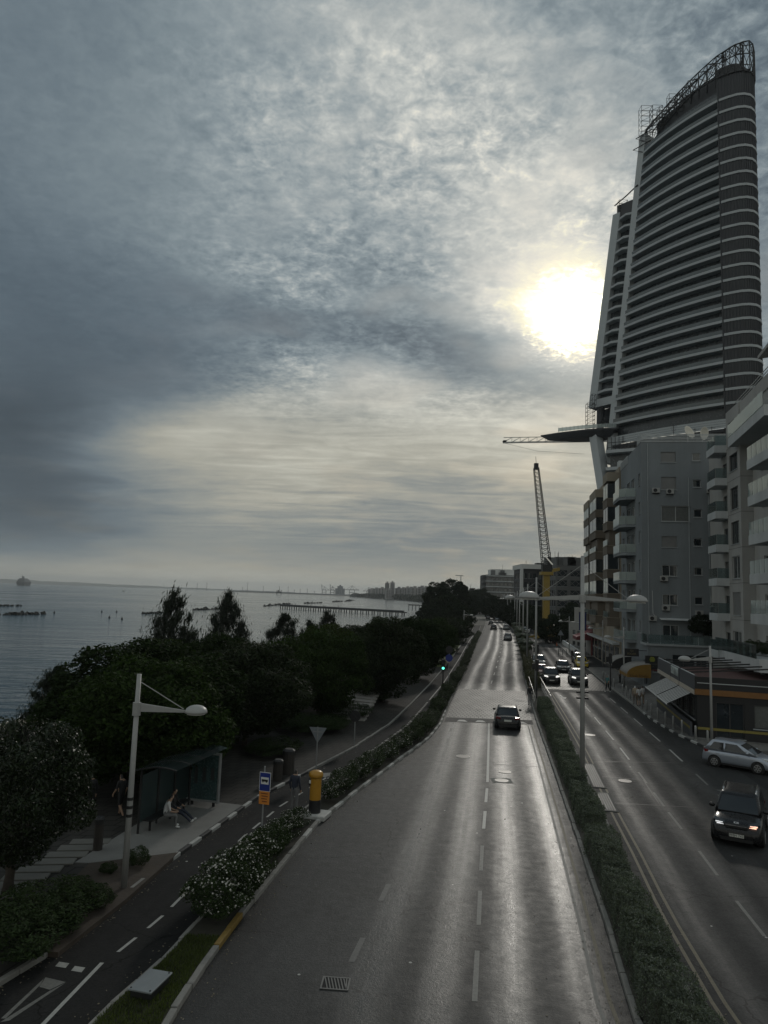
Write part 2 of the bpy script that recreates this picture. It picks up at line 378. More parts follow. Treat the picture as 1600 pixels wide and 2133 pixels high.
cycR = line((-7.2, -5), (-5.9, 16.4), (-5.25, 18.8), (-4.9, 20.9), (-4.4, 24.5), (-3.9, 28), (-3.0, 32), (-1.6, 36.6), (.7, 44), (3.1, 52.5), (4.9, 62), (7.9, 78), (13.2, 111), (20.2, 156), (25.8, 190), (35, 250))
shore = line((-60, -60), (-40, 20), (-29.3, 58), (-20, 90), (-6, 130), (10, 200), (26, 300), (40, 400), (56, 560), (74, 800), (92, 1327), (75, 1880), (12, 2550), (-108, 3010), (-560, 3600), (-900, 4050), (-700, 4500))
def strip(name, fl, fr, ys, z, m, ref=None, nx=2, kind='structure', parent=None, z2=None):
    """sheet between two survey lines; uv = metres from ref line, metres along"""
    vs = []; fs = []; uv = []
    for y in ys:
        a, b = fl(y), fr(y); r = ref(y) if ref else a
        for i in range(nx):
            k = i / (nx - 1); x = a + (b - a) * k; vs.append((x, y, z + ((z2 - z) * k if z2 is not None else 0))); uv.append((x - r, y))
    for j in range(len(ys) - 1):
        for i in range(nx - 1): q = j * nx + i; fs.append((q, q + 1, q + nx + 1, q + nx))
    me = bpy.data.meshes.new(name); me.from_pydata(vs, [], fs); me.materials.append(m)
    ul = me.uv_layers.new(name='UVMap')
    for lp in me.loops: ul.data[lp.index].uv = uv[lp.vertex_index]
    me.update(); o = link(name, me, parent)
    if kind: o['kind'] = kind
    return o
def rng_(a, b, st): return [a + (b - a) * i / max(1, int(round((b - a) / st))) for i in range(int(round((b - a) / st)) + 1)]
YS = rng_(-25, 130, 2.5) + rng_(135, 640, 10) + rng_(660, 950, 40)

# ------------------------------------------------------------------ setting: land, beach, sea, headland
m_soil = mat('soil', (.045, .034, .025), .95, var=.35, vscale=1.2, bump=.8, bscale=9)
m_land = mat('dry ground', (.09, .085, .07), .95, var=.3, vscale=.15)
m_sand = mat('beach sand', (.30, .265, .21), .95, var=.15, vscale=.6, bump=.3, bscale=6)
land_ys = rng_(-60, 600, 20) + rng_(650, 4400, 50)
strip('ground', lambda y: shore(y) + 9, lambda y: 7000, land_ys, -.06, m_land)
strip('beach', lambda y: shore(y) - 6, lambda y: shore(y) + 9.4, land_ys, -2.7, m_sand, nx=6, z2=-.055)
def seamat():
    m = bpy.data.materials.new('sea water'); m.use_nodes = True; t = NT(m.node_tree); b = t.n['Principled BSDF']
    ge = t.node('ShaderNodeNewGeometry'); V = ge.outputs['Position']
    mp = t.node('ShaderNodeMapping'); t.put(mp.inputs[0], V); mp.inputs[2].default_value = (0, 0, R(12)); mp.inputs[3].default_value = (.35, 1, 1)
    a = t.noise(mp.outputs[0], .55, 4, .6, .4); c = t.noise(mp.outputs[0], .10, 3, .55, .4); d = t.noise(V, .012, 3, .5)
    b.inputs['Base Color'].default_value = (.016, .03, .036, 1); b.inputs['Specular IOR Level'].default_value = .5; b.inputs['IOR'].default_value = 1.33
    t.put(b.inputs['Base Color'], t.mix(t.mr(d, .35, .65, 0, 1), (.018, .046, .064), (.032, .068, .086)))
    t.put(b.inputs['Roughness'], t.mr(d, .35, .65, .08, .15))
    bn = t.node('ShaderNodeBump'); bn.inputs['Strength'].default_value = .6; bn.inputs['Distance'].default_value = 1.0
    t.put(bn.inputs['Height'], t.m('ADD', t.m('MULTIPLY', a, .45), t.m('MULTIPLY', c, 1.0))); t.put(b.inputs['Normal'], bn.outputs[0]); return m
mb = MB(); mb.add([(-14000, -900, -1.7), (9000, -900, -1.7), (9000, 16000, -1.7), (-14000, 16000, -1.7)], [(0, 1, 2, 3)])
tag(mb.build('sea', seamat()), kind='structure')
# foam line at the water's edge
strip('surf', lambda y: shore(y) - .5 + .5 * math.sin(y * .9) - .25 * math.sin(y * 2.3), lambda y: shore(y) + .35 + .35 * math.sin(y * .9 + .6), rng_(20, 140, .8), -1.69, mat('foam', (.6, .62, .62), .8, var=.3, vscale=2), kind='structure', z2=-1.688)
# headland across the bay
mb = MB(); N = 60; top = []
for i in range(N + 1):
    k = i / N; X = -8200 + k * 7000; hh = 92 * (1 - k) ** 1.3 + 10 + 6 * math.sin(i * .9) * (1 - k) + 3 * math.sin(i * 2.3)
    top.append((X, hh))
vs = []; fs = []
for X, hh in top:
    vs += [(X, 8600 - 200 * math.sin(X * .001), -2), (X, 8900, hh * .75), (X, 9400, hh), (X, 10500, -2)]
for i in range(N):
    for j in range(3): q = i * 4 + j; fs.append((q, q + 4, q + 5, q + 1))
tag(mb.add(vs, fs).build('hills', mat('headland scrub', (.07, .075, .06), .95, var=.3, vscale=.004), smooth=True), kind='structure')

# ------------------------------------------------------------------ carriageways, cycle path, median, pavements
TRK = [-1.0, -2.75, -4.45, -6.2]
m_roadL = asphalt('worn asphalt west', TRK, base=.034, tmin=.30, rmax=.60, bumpy=.34)
m_roadR = asphalt('worn asphalt east', [1.35, 3.0, 4.5, 6.1], base=.028, tmin=.50, rmax=.74, bumpy=.34)
m_cyc = asphalt('cycle path asphalt', [], base=.016, rmax=.9, bumpy=.3)
m_side = asphalt('side street asphalt', [], base=.022, rmax=.85)
m_conc = mat('concrete kerb', (.19, .185, .17), .9, var=.25, vscale=4, bump=.4, bscale=40)
m_kwhite = mat('white kerb paint', (.36, .36, .34), .7, var=.2, vscale=6)
m_kblack = mat('black kerb paint', (.03, .03, .03), .7, var=.3, vscale=6)
m_kyel = mat('yellow kerb paint', (.20, .13, .03), .7, var=.3, vscale=6)
m_line = mat('road paint', (.30, .30, .28), .6, var=.25, vscale=8)
m_lineold = mat('worn road paint', (.12, .12, .11), .65, var=.4, vscale=9)
m_lineyel = mat('worn yellow paint', (.11, .095, .06), .7, var=.35, vscale=9)
road_l = strip('carriageway_left', kerbL, medL, YS, 0.0, m_roadL, ref=medL, nx=12)
road_r = strip('carriageway_right', medR, lambda y: kerbR(y) if y > 47 else kerbR(y), YS, 0.0, m_roadR, ref=medR, nx=12)
strip('side_street', lambda y: kerbR(y) - .02, lambda y: 95, [-25, 0, 20, 30, 36, 42, 46.8], -.004, m_side)
strip('side_street_far', lambda y: kerbR(y) - .02, lambda y: 95, [103, 108, 113, 118, 122], -.004, m_side)
cyc = strip('cycle_path', cycL, cycR, rng_(-5, 250, 2.5), .0, m_cyc)
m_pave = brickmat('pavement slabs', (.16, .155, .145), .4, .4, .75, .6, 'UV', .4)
m_median = mat('median soil', (.05, .045, .035), .95, var=.3, vscale=2)
strip('median', lambda y: medL(y) + .14, lambda y: medR(y) - .14, YS, .11, m_median)
strip('verge', lambda y: cycR(y) + .12, lambda y: kerbL(y) - .14, rng_(10, 250, 2), .09, mat('verge soil', (.026, .024, .016), .95, var=.35, vscale=1.5, bump=.6, bscale=12))
pav_fn = lambda y: kerbR(y) + 4.2
pr_ = strip('pavement', lambda y: kerbR(y) + .15, lambda y: kerbR(y) + (9 if y < 52 else 5.2), rng_(47.2, 103, 1.5), .12, m_pave)
strip('pavement_far', lambda y: kerbR(y) + .15, lambda y: kerbR(y) + 14, rng_(122, 640, 8), .12, m_pave)
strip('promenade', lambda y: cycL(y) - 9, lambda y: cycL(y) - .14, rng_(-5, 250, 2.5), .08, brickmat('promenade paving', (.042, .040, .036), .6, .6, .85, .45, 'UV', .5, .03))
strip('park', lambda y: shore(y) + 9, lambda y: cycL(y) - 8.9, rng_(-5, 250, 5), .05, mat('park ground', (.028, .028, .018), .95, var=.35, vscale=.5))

# paved speed table across both carriageways
m_table = brickmat('speed table pavers', (.095, .092, .084), .32, .7, .50, .12, 'UV', 1.0, .05)
def ytab(y): return y
strip('speed_table', lambda y: kerbL(y) + .15, lambda y: medL(y) - .3, rng_(56.6, 74.2, 2), .05, m_table, ref=medL, nx=4, parent=None)
strip('speed_table_far', lambda y: medR(y) + .25, lambda y: kerbR(y) - .2, rng_(76.5, 93.5, 2), .05, m_table, ref=medR, nx=4)
m_ramp = asphalt('ramp asphalt', [], base=.03, rmax=.7)
rampL = strip('speed_table_ramp', lambda y: kerbL(y) + .15, lambda y: medL(y) - .3, [54.9, 56.61], .006, m_ramp, ref=medL, nx=4)
for v in rampL.data.vertices:
    if v.co.y > 56: v.co.z = .05
rampR = strip('speed_table_ramp_far', lambda y: medR(y) + .25, lambda y: kerbR(y) - .2, [74.6, 76.51], .006, m_ramp, ref=medR, nx=4)
for v in rampR.data.vertices:
    if v.co.y > 76: v.co.z = .05

# painted markings, each a thin sheet of its own under its carriageway
def mark(name, pts, m, parent, z=.005):
    return MB().add([(x, y, z) for x, y in pts], [tuple(range(len(pts)))]).build(name, m, parent)
def dash(fn, y0, y1, w, m, parent, name='lane_dash', z=.005):
    a, b = fn(y0), fn(y1); return mark(name, [(a - w / 2, y0), (a + w / 2, y0), (b + w / 2, y1), (b - w / 2, y1)], m, parent, z)
divL = line((1.9, 12), (2.5, 17.8), (3.1, 21.5), (4.0, 27.3), (4.9, 32.6), (5.9, 38.5), (8.6, 56), (11.5, 75), (15.9, 98), (23.7, 140), (36, 215), (50, 320))
for y0, y1 in ((14.5, 16.2), (17.7, 20.1), (21.6, 24.0), (25.7, 28.2), (30.2, 32.6), (34.0, 36.4), (37.6, 44), (44.02, 50), (50.02, 54.8)):
    dash(divL, y0, y1, .13, m_lineold if y0 < 30 else m_line, road_l)
y = 80.0
while y < 210: dash(divL, y, y + 3, .13, m_lineold, road_l); y += 9
busl = line((-1.4, 12), (-.9, 17), (-.2, 20.5), (.9, 26), (1.9, 31), (3.1, 38), (4.4, 46), (5.6, 54))
for y0 in (14.5, 19.3, 23.0, 27, 31, 35, 39, 43, 47, 51): dash(busl, y0, y0 + 1.3, .16, mat('faded road paint', (.065, .065, .062), .6, var=.35, vscale=9), road_l)
for ofs, m_ in ((.42, m_lineyel), (.72, m_lineold)):
    fn = lambda y, o=ofs: medL(y) - o
    for y0 in rng_(12, 54, 2): dash(fn, y0, min(54.6, y0 + 2), .10, m_, road_l, 'edge_line')
    fn2 = lambda y, o=ofs: medR(y) + o
    for y0 in rng_(12, 72, 2): dash(fn2, y0, y0 + 2, .10, m_lineyel, road_r, 'edge_line')
for o in (3.05, 6.25):
    fn = lambda y, o=o: medR(y) + o
    for y0 in (17, 21.5, 26, 31, 34.3, 38.5, 44, 50, 56, 62, 68): dash(fn, y0, y0 + (2.4 if y0 < 40 else 3.4), .11, m_lineold if y0 < 40 else m_line, road_r)
for k in (1.1, 2.5, 4.4, 5.6):   # white ramp triangles
    x0 = kerbL(55.6) + .3 + k; mark('ramp_triangle', [(x0 - .42, 55.05), (x0 + .42, 55.05), (x0 + .1, 56.55)], m_line, road_l, .03)
# arrow, corner of box marking
ax, ay = medR(71) + 1.7, 71.5
mark('lane_arrow', [(ax - .08, ay + 1), (ax + .08, ay + 1), (ax - .1, ay - .8), (ax - .26, ay - .8)], m_line, road_r)
mark('lane_arrow', [(ax - .5, ay - .7), (ax + .2, ay - .7), (ax - .2, ay - 1.8)], m_line, road_r)
gx = G(1490, 1645); mark('lane_arrow', [(gx.x, gx.y), (gx.x + .9, gx.y), (gx.x + 1.3, gx.y - 2.4), (gx.x + .9, gx.y - 2.5)], m_lineold, road_r)
# asphalt repair seams on the right carriageway
m_seam = mat('bitumen seam', (.012, .012, .012), .5, var=.2)
def seam(p, q, w=.06, m=m_seam, parent=None):
    p, q = G(*p), G(*q); d = (q - p).normalized(); n_ = Vector((-d.y, d.x, 0)) * w / 2
    mark('seam', [tuple((p - n_)[:2]), tuple((q - n_)[:2]), tuple((q + n_)[:2]), tuple((p + n_)[:2])], m, parent or road_r, .0045)
for a, b in (((1260, 1586), (1430, 1590)), ((1255, 1617), (1340, 1625)), ((1340, 1625), (1372, 1672)), ((1268, 1672), (1450, 1682)), ((1262, 1522), (1310, 1525))): seam(a, b)
for a, b in (((1000, 1590), (1130, 1598)), ((880, 1585), (965, 1590)), ((985, 1404), (1085, 1406)), ((1040, 1388), (1080, 1372))): seam(a, b, .12, mat('asphalt patch', (.03, .03, .03), .6, var=.2), road_l)
# cycle path paint
cdm = lambda y: cycL(y) + (cycR(y) - cycL(y)) * (.56 if y < 34 else .55)
for i in range(16):
    y0 = 19.4 + i * 1.32 + i * i * .012; dash(lambda y: line((-6.55, 18.9), (-5.95, 21.3), (-5.4, 25.3), (-4.9, 28.4), (-4.1, 32.3), (-2.6, 37), (-.2, 44))(y), y0, y0 + .78, .09, m_line, cyc)
dash(line((-7.0, 15), (-6.6, 19)), 15.4, 18.85, .10, m_line, cyc, 'centre_line')
for y0 in rng_(44, 64, .75): dash(cdm, y0, y0 + .5, .16, m_lineold, cyc)
for y0 in rng_(66, 190, 4): dash(cdm, y0, y0 + 3.9, .12, m_lineold, cyc)
for px, py in ((130, 2010), (163, 2019)):
    g_ = G(px, py); mark('give_way_block', [(g_.x - .14, g_.y - .08), (g_.x + .14, g_.y - .14), (g_.x + .14, g_.y + .08), (g_.x - .14, g_.y + .14)], m_line, cyc)
tri = [G(95, 2036), G(137, 2046), G(50, 2105), G(8, 2122)]
mark('give_way_triangle', [tuple(p[:2]) for p in (tri[0], tri[1], G(104, 2062), G(82, 2056))], m_lineold, cyc)
mark('give_way_triangle', [tuple(p[:2]) for p in (G(92, 2038), G(84, 2052), G(12, 2122), G(2, 2122))], m_lineold, cyc)
mark('give_way_triangle', [tuple(p[:2]) for p in (G(136, 2048), G(104, 2064), G(0, 2130), G(20, 2126))], m_lineold, cyc)
tw = G(675, 1612); mark('give_way_triangle', [(tw.x - .5, tw.y), (tw.x + .35, tw.y + .3), (tw.x + .3, tw.y - 1.0)], m_lineold, cyc)

# ------------------------------------------------------------------ kerbs: every near stone a piece of its own
def kerb(name, fn, y0, y1, st, h, w, side, pick, far_to=None, jitter=.012):
    root = link(name, None); root['kind'] = 'structure'; rnd = random.Random(len(name)); y = y0; i = 0
    while y < y1:
        ya, yb = y + .012, y + st - .012; a, b = fn(ya), fn(yb); dz = rnd.uniform(-jitter, jitter); dx = rnd.uniform(-jitter, jitter)
        o = MB().prism([(a + dx - (w if side < 0 else 0), ya), (a + dx + (w if side > 0 else 0), ya), (b + dx + (w if side > 0 else 0), yb), (b + dx - (w if side < 0 else 0), yb)], -.05, h + dz)
        o.build('kerb_stone', pick(i, y), root, bevel=.02); y += st; i += 1
    if far_to:
        ys = rng_(y1, far_to, 5); mb = MB(); rings = []
        for yy in ys:
            a = fn(yy); x0, x1 = (a - w, a) if side < 0 else (a, a + w); rings.append([(x0, yy, -.05), (x1, yy, -.05), (x1, yy, h), (x0, yy, h)])
        mb.loft(rings).build('kerb_run', m_conc, root)
    return root
kerb('kerb_main', kerbL, 14, 70, .95, .13, .16, -1, lambda i, y: (m_kyel if 19.6 < y < 21.4 else (m_kwhite if (27.5 < y < 60 and i % 2) else m_conc)), 420)
kerb('kerb_cycle_path', cycL, 15, 58, .8, .12, .15, -1, lambda i, y: ((m_kwhite if i % 2 else m_kblack) if 24.6 < y < 38 else m_conc), 240)
kerb('kerb_verge', cycR, 14, 52, 1.0, .10, .12, 1, lambda i, y: m_conc, 240)
kerb('kerb_median_left', medL, 14, 72, 1.0, .13, .15, 1, lambda i, y: m_conc, 640)
kerb('kerb_median_right', medR, 14, 72, 1.0, .13, .15, -1, lambda i, y: m_conc, 640)
kerb('kerb_pavement', kerbR, 47.3, 90, 1.0, .14, .16, 1, lambda i, y: (m_kblack if i % 2 else m_kwhite) if y < 62 else m_conc, 103)
kerb('kerb_pavement_far', kerbR, 122, 150, 2.0, .14, .16, 1, lambda i, y: m_conc, 640)
# kerb sweeping round the corner into the side street
root = link('kerb_corner', None); root['kind'] = 'structure'
pts = [(21.6, 47.3), (22.0, 46.4), (22.9, 45.7), (24.1, 45.3), (25.3, 45.1), (26.5, 45.0), (27.7, 44.9), (28.9, 44.85)]
for i in range(len(pts) - 1): MB().bar((*pts[i], .05), (*pts[i + 1], .05), .16, .2).build('kerb_stone', m_kwhite if i % 2 else m_kblack, root, bevel=.02)
MB().prism([(21.75, 47.3), (22.1, 46.5), (23.0, 45.85), (24.1, 45.45), (29, 45), (32, 45), (32, 47.25), (21.8, 47.25)], .0, .12).build('pavement_corner', m_pave)['kind'] = 'structure'

# ================================================================== vegetation
def leaf_mesh(name, C, size, m, nrm=None, aspect=.5, spread=1.0, seed=1, up=None):
    """many small diamond leaves at points C (N,3)"""
    r = np.random.default_rng(seed); n = len(C)
    a = r.normal(size=(n, 3))
    if up is not None: a = a * .35 + np.asarray(up)[None, :]
    if nrm is not None:
        nn = nrm + r.normal(size=(n, 3)) * spread; nn /= np.linalg.norm(nn, axis=1, keepdims=True) + 1e-9
        a -= nn * (a * nn).sum(1, keepdims=True)
    a /= np.linalg.norm(a, axis=1, keepdims=True) + 1e-9
    b = np.cross(nn, a) if nrm is not None else np.cross(a, r.normal(size=(n, 3)))
    b /= np.linalg.norm(b, axis=1, keepdims=True) + 1e-9
    s = (size * r.uniform(.65, 1.35, n))[:, None]
    V = np.empty((n, 4, 3)); V[:, 0] = C - a * s * .5; V[:, 1] = C + b * s * aspect * .5; V[:, 2] = C + a * s * .5; V[:, 3] = C - b * s * aspect * .5
    me = bpy.data.meshes.new(name); me.vertices.add(n * 4); me.vertices.foreach_set('co', V.reshape(-1))
    me.loops.add(n * 4); me.loops.foreach_set('vertex_index', np.arange(n * 4, dtype=np.int32))
    me.polygons.add(n); me.polygons.foreach_set('loop_start', np.arange(0, n * 4, 4, dtype=np.int32)); me.polygons.foreach_set('loop_total', np.full(n, 4, dtype=np.int32))
    me.materials.append(m); me.update(calc_edges=True); return me
def sphere_pts(n, r): 
    v = r.normal(size=(n, 3)); return v / np.linalg.norm(v, axis=1, keepdims=True)
def crown_pts(seed, lobes, per, rx, ry, rz, lr, flat=.55, inner=.12):
    """points on the skins of many lobes on an ellipsoid of unit scale (centre 0)"""
    r = np.random.default_rng(seed); d = sphere_pts(lobes, r); d[:, 2] = np.where(d[:, 2] < 0, d[:, 2] * flat, d[:, 2])
    ctr = d * np.array([rx, ry, rz]) * r.uniform(.72, .98, (lobes, 1)); rad = lr * r.uniform(.65, 1.35, lobes)
    P = []; Nn = []
    for c, q in zip(ctr, rad):
        k = int(per * (q / lr) ** 2); e = sphere_pts(k, r); e = e + .5 * c / np.linalg.norm(c); e /= np.linalg.norm(e, axis=1, keepdims=True)
        P.append(c + e * q * r.uniform(.72, 1.08, (k, 1)) * np.array([1, 1, .8])); Nn.append(e)
    k = int(lobes * per * inner); e = sphere_pts(k, r); e[:, 2] = np.where(e[:, 2] < 0, e[:, 2] * flat, e[:, 2])
    P.append(e * np.array([rx, ry, rz]) * r.uniform(.35, .85, (k, 1))); Nn.append(e)
    return np.concatenate(P), np.concatenate(Nn)
m_fic = leafmat('ficus leaf', (.014, .023, .008), .8, .14, .06)
m_fic2 = leafmat('ficus leaf light', (.026, .038, .010), .8, .22, .08)
m_tam = leafmat('tamarisk frond', (.015, .021, .014), .7, .25, .3)
m_hedge = leafmat('hedge leaf', (.094, .108, .086), .7, .2, .2)
m_hedge2 = leafmat('dry hedge leaf', (.060, .058, .030), .6, .2, .4)
m_ole = leafmat('oleander leaf', (.026, .040, .016), .75, .2, .1)
m_pine = leafmat('pine needle', (.014, .021, .011), .8, .15, .08)
m_petal = mat('petals', (.40, .385, .35), .7, var=.15, vscale=3)
m_bark = mat('bark', (.055, .045, .036), .9, var=.35, vscale=5, bump=.7, bscale=14)
m_palm = leafmat('palm frond', (.045, .055, .028), .5, .2, .5)
def trunk_mesh(name, h, r, limbs=5, seed=0, spread=1.2, top=1.6):
    rd = random.Random(seed); mb = MB()
    tub([(0, 0, -.1), (rd.uniform(-.08, .08), rd.uniform(-.08, .08), h * .5), (rd.uniform(-.12, .12), rd.uniform(-.12, .12), h)], [r * 1.35, r, r * .85], 8, mb)
    for i in range(limbs):
        a = 2 * math.pi * i / limbs + rd.uniform(-.4, .4); q = rd.uniform(.6, 1.0) * spread
        tub([(0, 0, h * .86), (q * .45 * math.cos(a), q * .45 * math.sin(a), h + top * .45), (q * math.cos(a), q * math.sin(a), h + top)], [r * .6, r * .38, r * .14], 6, mb)
    return mb.mesh(name, m_bark, True)
# three ficus crowns, used at several sizes
fic = []
for i in range(3):
    P_, N_ = crown_pts(10 + i, 110, 260, 1.0, 1.0, .95, .25, .95, .25)
    fic.append(leaf_mesh('crown', P_, .060, (m_fic, leafmat('ficus leaf green', (.020, .034, .009), .75, .16, .08), leafmat('ficus leaf dusky', (.017, .024, .011), .7, .14, .1))[i], N_, .5, .7, i))
P_, N_ = crown_pts(31, 110, 260, 1.0, 1.0, .95, .24, .9); fic_near = leaf_mesh('crown', P_, .052, leafmat('glossy ficus leaf', (.013, .021, .008), .42, .10, .22), N_, .46, .7, 8)
P_, N_ = crown_pts(41, 70, 150, 1.0, 1.0, .7, .3, .7); fic_lt = leaf_mesh('crown', P_, .07, m_fic2, N_, .5, .9, 9)
fic_trunks = [trunk_mesh('trunk', 1.9, .17, 5, i, 1.3, 1.6) for i in range(3)]
def ficus(x, y, cz, rxy, rz, label, mi=0, cm=None, rot=0, z0=.05, name='ficus_tree'):
    t = thing(name, (x, y, z0), 0, label, 'tree', 'round clipped trees along the promenade')
    tr = link('trunk', fic_trunks[mi % 3], t); k = (cz - rz * .5) / 2.6; tr.scale = (k * 1.1, k * 1.1, k)
    c = link('crown', cm or fic[mi % 3], t); c.location = (0, 0, cz); c.scale = (rxy, rxy, rz); c.rotation_euler = (0, 0, rot)
    return t
def by_px(px, Y, top_px, z_only=False): return AT(px, top_px, Y)
# (px centre, depth, crown top px, radius)
p = AT(28, 1700, 22.3); ficus(p.x, 22.3, 2.95, 2.05, 2.15, 'nearest leafy ficus with glinting leaves, cut by the left picture edge', 0, fic_near, .4)
for i, (px, Y, tp, rad, rzz, lab) in enumerate((
    (318, 37.5, 1332, 4.0, 3.2, 'broad round ficus behind the tall white lamp post and bus shelter'),
    (178, 41.0, 1425, 2.1, 2.4, 'dark ficus between the feathery shoreline tree and the bus shelter ficus'),
    (520, 44.0, 1335, 3.2, 2.9, 'round ficus just beyond the bus shelter roof'),
    (440, 53.0, 1318, 3.4, 2.9, 'ficus behind the bus shelter trees, below the two tall feathery trees'),
    (672, 54.0, 1308, 2.9, 3.0, 'round ficus behind the no dogs sign post, left of the park steps'),
    (800, 63.5, 1281, 3.1, 3.4, 'tall round ficus to the right of the park steps'),
    (868, 82.0, 1283, 2.9, 3.4, 'ficus by the cycle path bend, second beyond the park steps'),
    (905, 103.0, 1284, 3.0, 3.6, 'ficus by the cycle path, third beyond the park steps'),
    (928, 126.0, 1285, 3.3, 3.6, 'ficus beside the small strip of bright green lawn'),
    (947, 152.0, 1287, 3.6, 3.7, 'farthest round ficus where the cycle path narrows'))):
    a = AT(px, tp, Y); rzz = (a.z - .3) / 2 * .92; ficus(a.x, Y, (a.z + .3) / 2, rad * 1.12, rzz, lab, i, None, i * 1.3)
for i, (px, Y, tp, rad, lab) in enumerate((
    (318, 33.2, 1362, 3.5, 'ficus standing right behind the bus shelter, overhanging its roof'),
    (255, 46.0, 1400, 2.9, 'ficus in the second row behind the broad bus shelter ficus'), (400, 49.0, 1372, 3.4, 'ficus in the second row left of the bus shelter trees'), (590, 60.0, 1335, 3.2, 'ficus in the second row above the two litter bins'),
    (735, 78.0, 1300, 3.2, 'ficus in the second row behind the park steps'), (825, 96.0, 1290, 3.4, 'ficus in the second row beyond the park steps'), (870, 120.0, 1288, 3.6, 'ficus in the second row level with the traffic light'))):
    a = AT(px, tp, Y); rzz = (a.z - .3) / 2 * .92; ficus(a.x, Y, (a.z + .3) / 2, rad, rzz, lab, i + 1, None, i * 2.1)
for i, (px, Y, tp, rad, rzz, lab) in enumerate((
    (690, 68.0, 1300, 2.6, 2.0, 'lighter yellow green tree showing between two dark ficus crowns'),
    (330, 60.0, 1332, 3.0, 2.2, 'lighter green tree behind the broad ficus, at the foot of a feathery tree'))):
    a = AT(px, tp, Y); ficus(a.x, Y, a.z - rzz * .85, rad, rzz, lab, i, fic_lt, i * 2.0, name='park_tree')
# feathery tamarisks by the beach
def tam_mesh(seed, lobes=95, n=190):
    r = np.random.default_rng(seed); P = []
    for k in range(lobes):
        t = r.uniform(.02, 1) ** 1.15; a = r.uniform(0, 2 * np.pi); q = (.80 * (1 - t) ** .65 + .03) * r.uniform(.15, 1.0) ** .7; c = np.array([np.cos(a) * q + .12 * np.sin(seed * 3) * t, np.sin(a) * q, t * .9 * (1 - .18 * q)])
        lr = .13 * (1.2 - t * .7) * r.uniform(.6, 1.5); e = sphere_pts(n, r) * (np.abs(r.normal(0, .55, n)) * lr * 1.25)[:, None]; e[:, 2] = e[:, 2] * .9 + .35 * np.abs(e[:, 0]) + .05 * r.random(n)
        P.append(c + e * np.array([1.3, 1.3, .9]))
    return np.concatenate(P)
tams = [leaf_mesh('crown', tam_mesh(50 + i), .06, m_tam, None, .2, 1, i, up=(.3, .1, .7)) for i in range(3)]
tam_tr = trunk_mesh('trunk', 1.0, .13, 4, 5, .7, 1.6)
def tamarisk(px, Y, tp, bp, w, label, i):
    a = AT(px, tp, Y); g0 = -.1; t = thing('tamarisk_tree', (a.x, Y, g0), 0, label, 'tree', 'feathery trees at the top of the beach')
    c = link('crown', tams[i % 3], t); hgt = (a.z - g0) ; c.location = (0, 0, hgt * .06); c.scale = (w * 1.12, w * 1.12, hgt * .96); c.rotation_euler = (0, 0, i * 1.7)
    tr = link('trunk', tam_tr, t); return t
for i, (px, Y, tp, w, lab) in enumerate((
    (375, 66, 1228, 4.1, 'tallest feathery tree against the sea, left of its twin'),
    (478, 76, 1231, 3.9, 'tall feathery tree against the sea, right of its twin'),
    (588, 88, 1273, 3.9, 'low feathery tree in front of the seaward end of the pier'),
    (683, 96, 1272, 3.9, 'low feathery tree in front of the middle of the pier'),
    (112, 47, 1385, 2.5, 'wispy feathery tree at the water edge, leftmost of its kind'),
    (30, 33, 1495, 1.7, 'small wispy shrub tree on the sand behind the nearest ficus'),
    (640, 100, 1290, 3.0, 'small feathery tree between the two low ones by the pier'))):
    tamarisk(px, Y, tp, 0, w, lab, i)
# far pines and trees beside the road
P_, N_ = crown_pts(61, 120, 120, 1.0, 1.0, .95, .2, .9); pine_cr = leaf_mesh('crown', P_, .085, m_pine, N_, .5, .8, 3)
P_, N_ = crown_pts(62, 60, 110, 1.0, 1.0, .85, .3, .8); bush_cr = leaf_mesh('crown', P_, .11, m_pine, N_, .5, .8, 4)
pine_tr = trunk_mesh('trunk', 3.0, .3, 5, 9, 2.5, 3)
def tree2(px, Y, tp, rad, rz, label, cm, name='roadside_tree', grp='trees lining the far road', z0=0.0, trunk=True, cat='tree'):
    a = AT(px, tp, Y); cz = a.z - rz * .9
    t = thing(name, (a.x, Y, z0), 0, label, cat, grp); c = link('crown', cm, t); c.location = (0, 0, cz - z0); c.scale = (rad, rad, rz); c.rotation_euler = (0, 0, px * .37)
    if trunk: q = link('trunk', pine_tr, t); k = max(.25, (cz - z0) / 5.5); q.scale = (min(1, k), min(1, k), k)
    return t
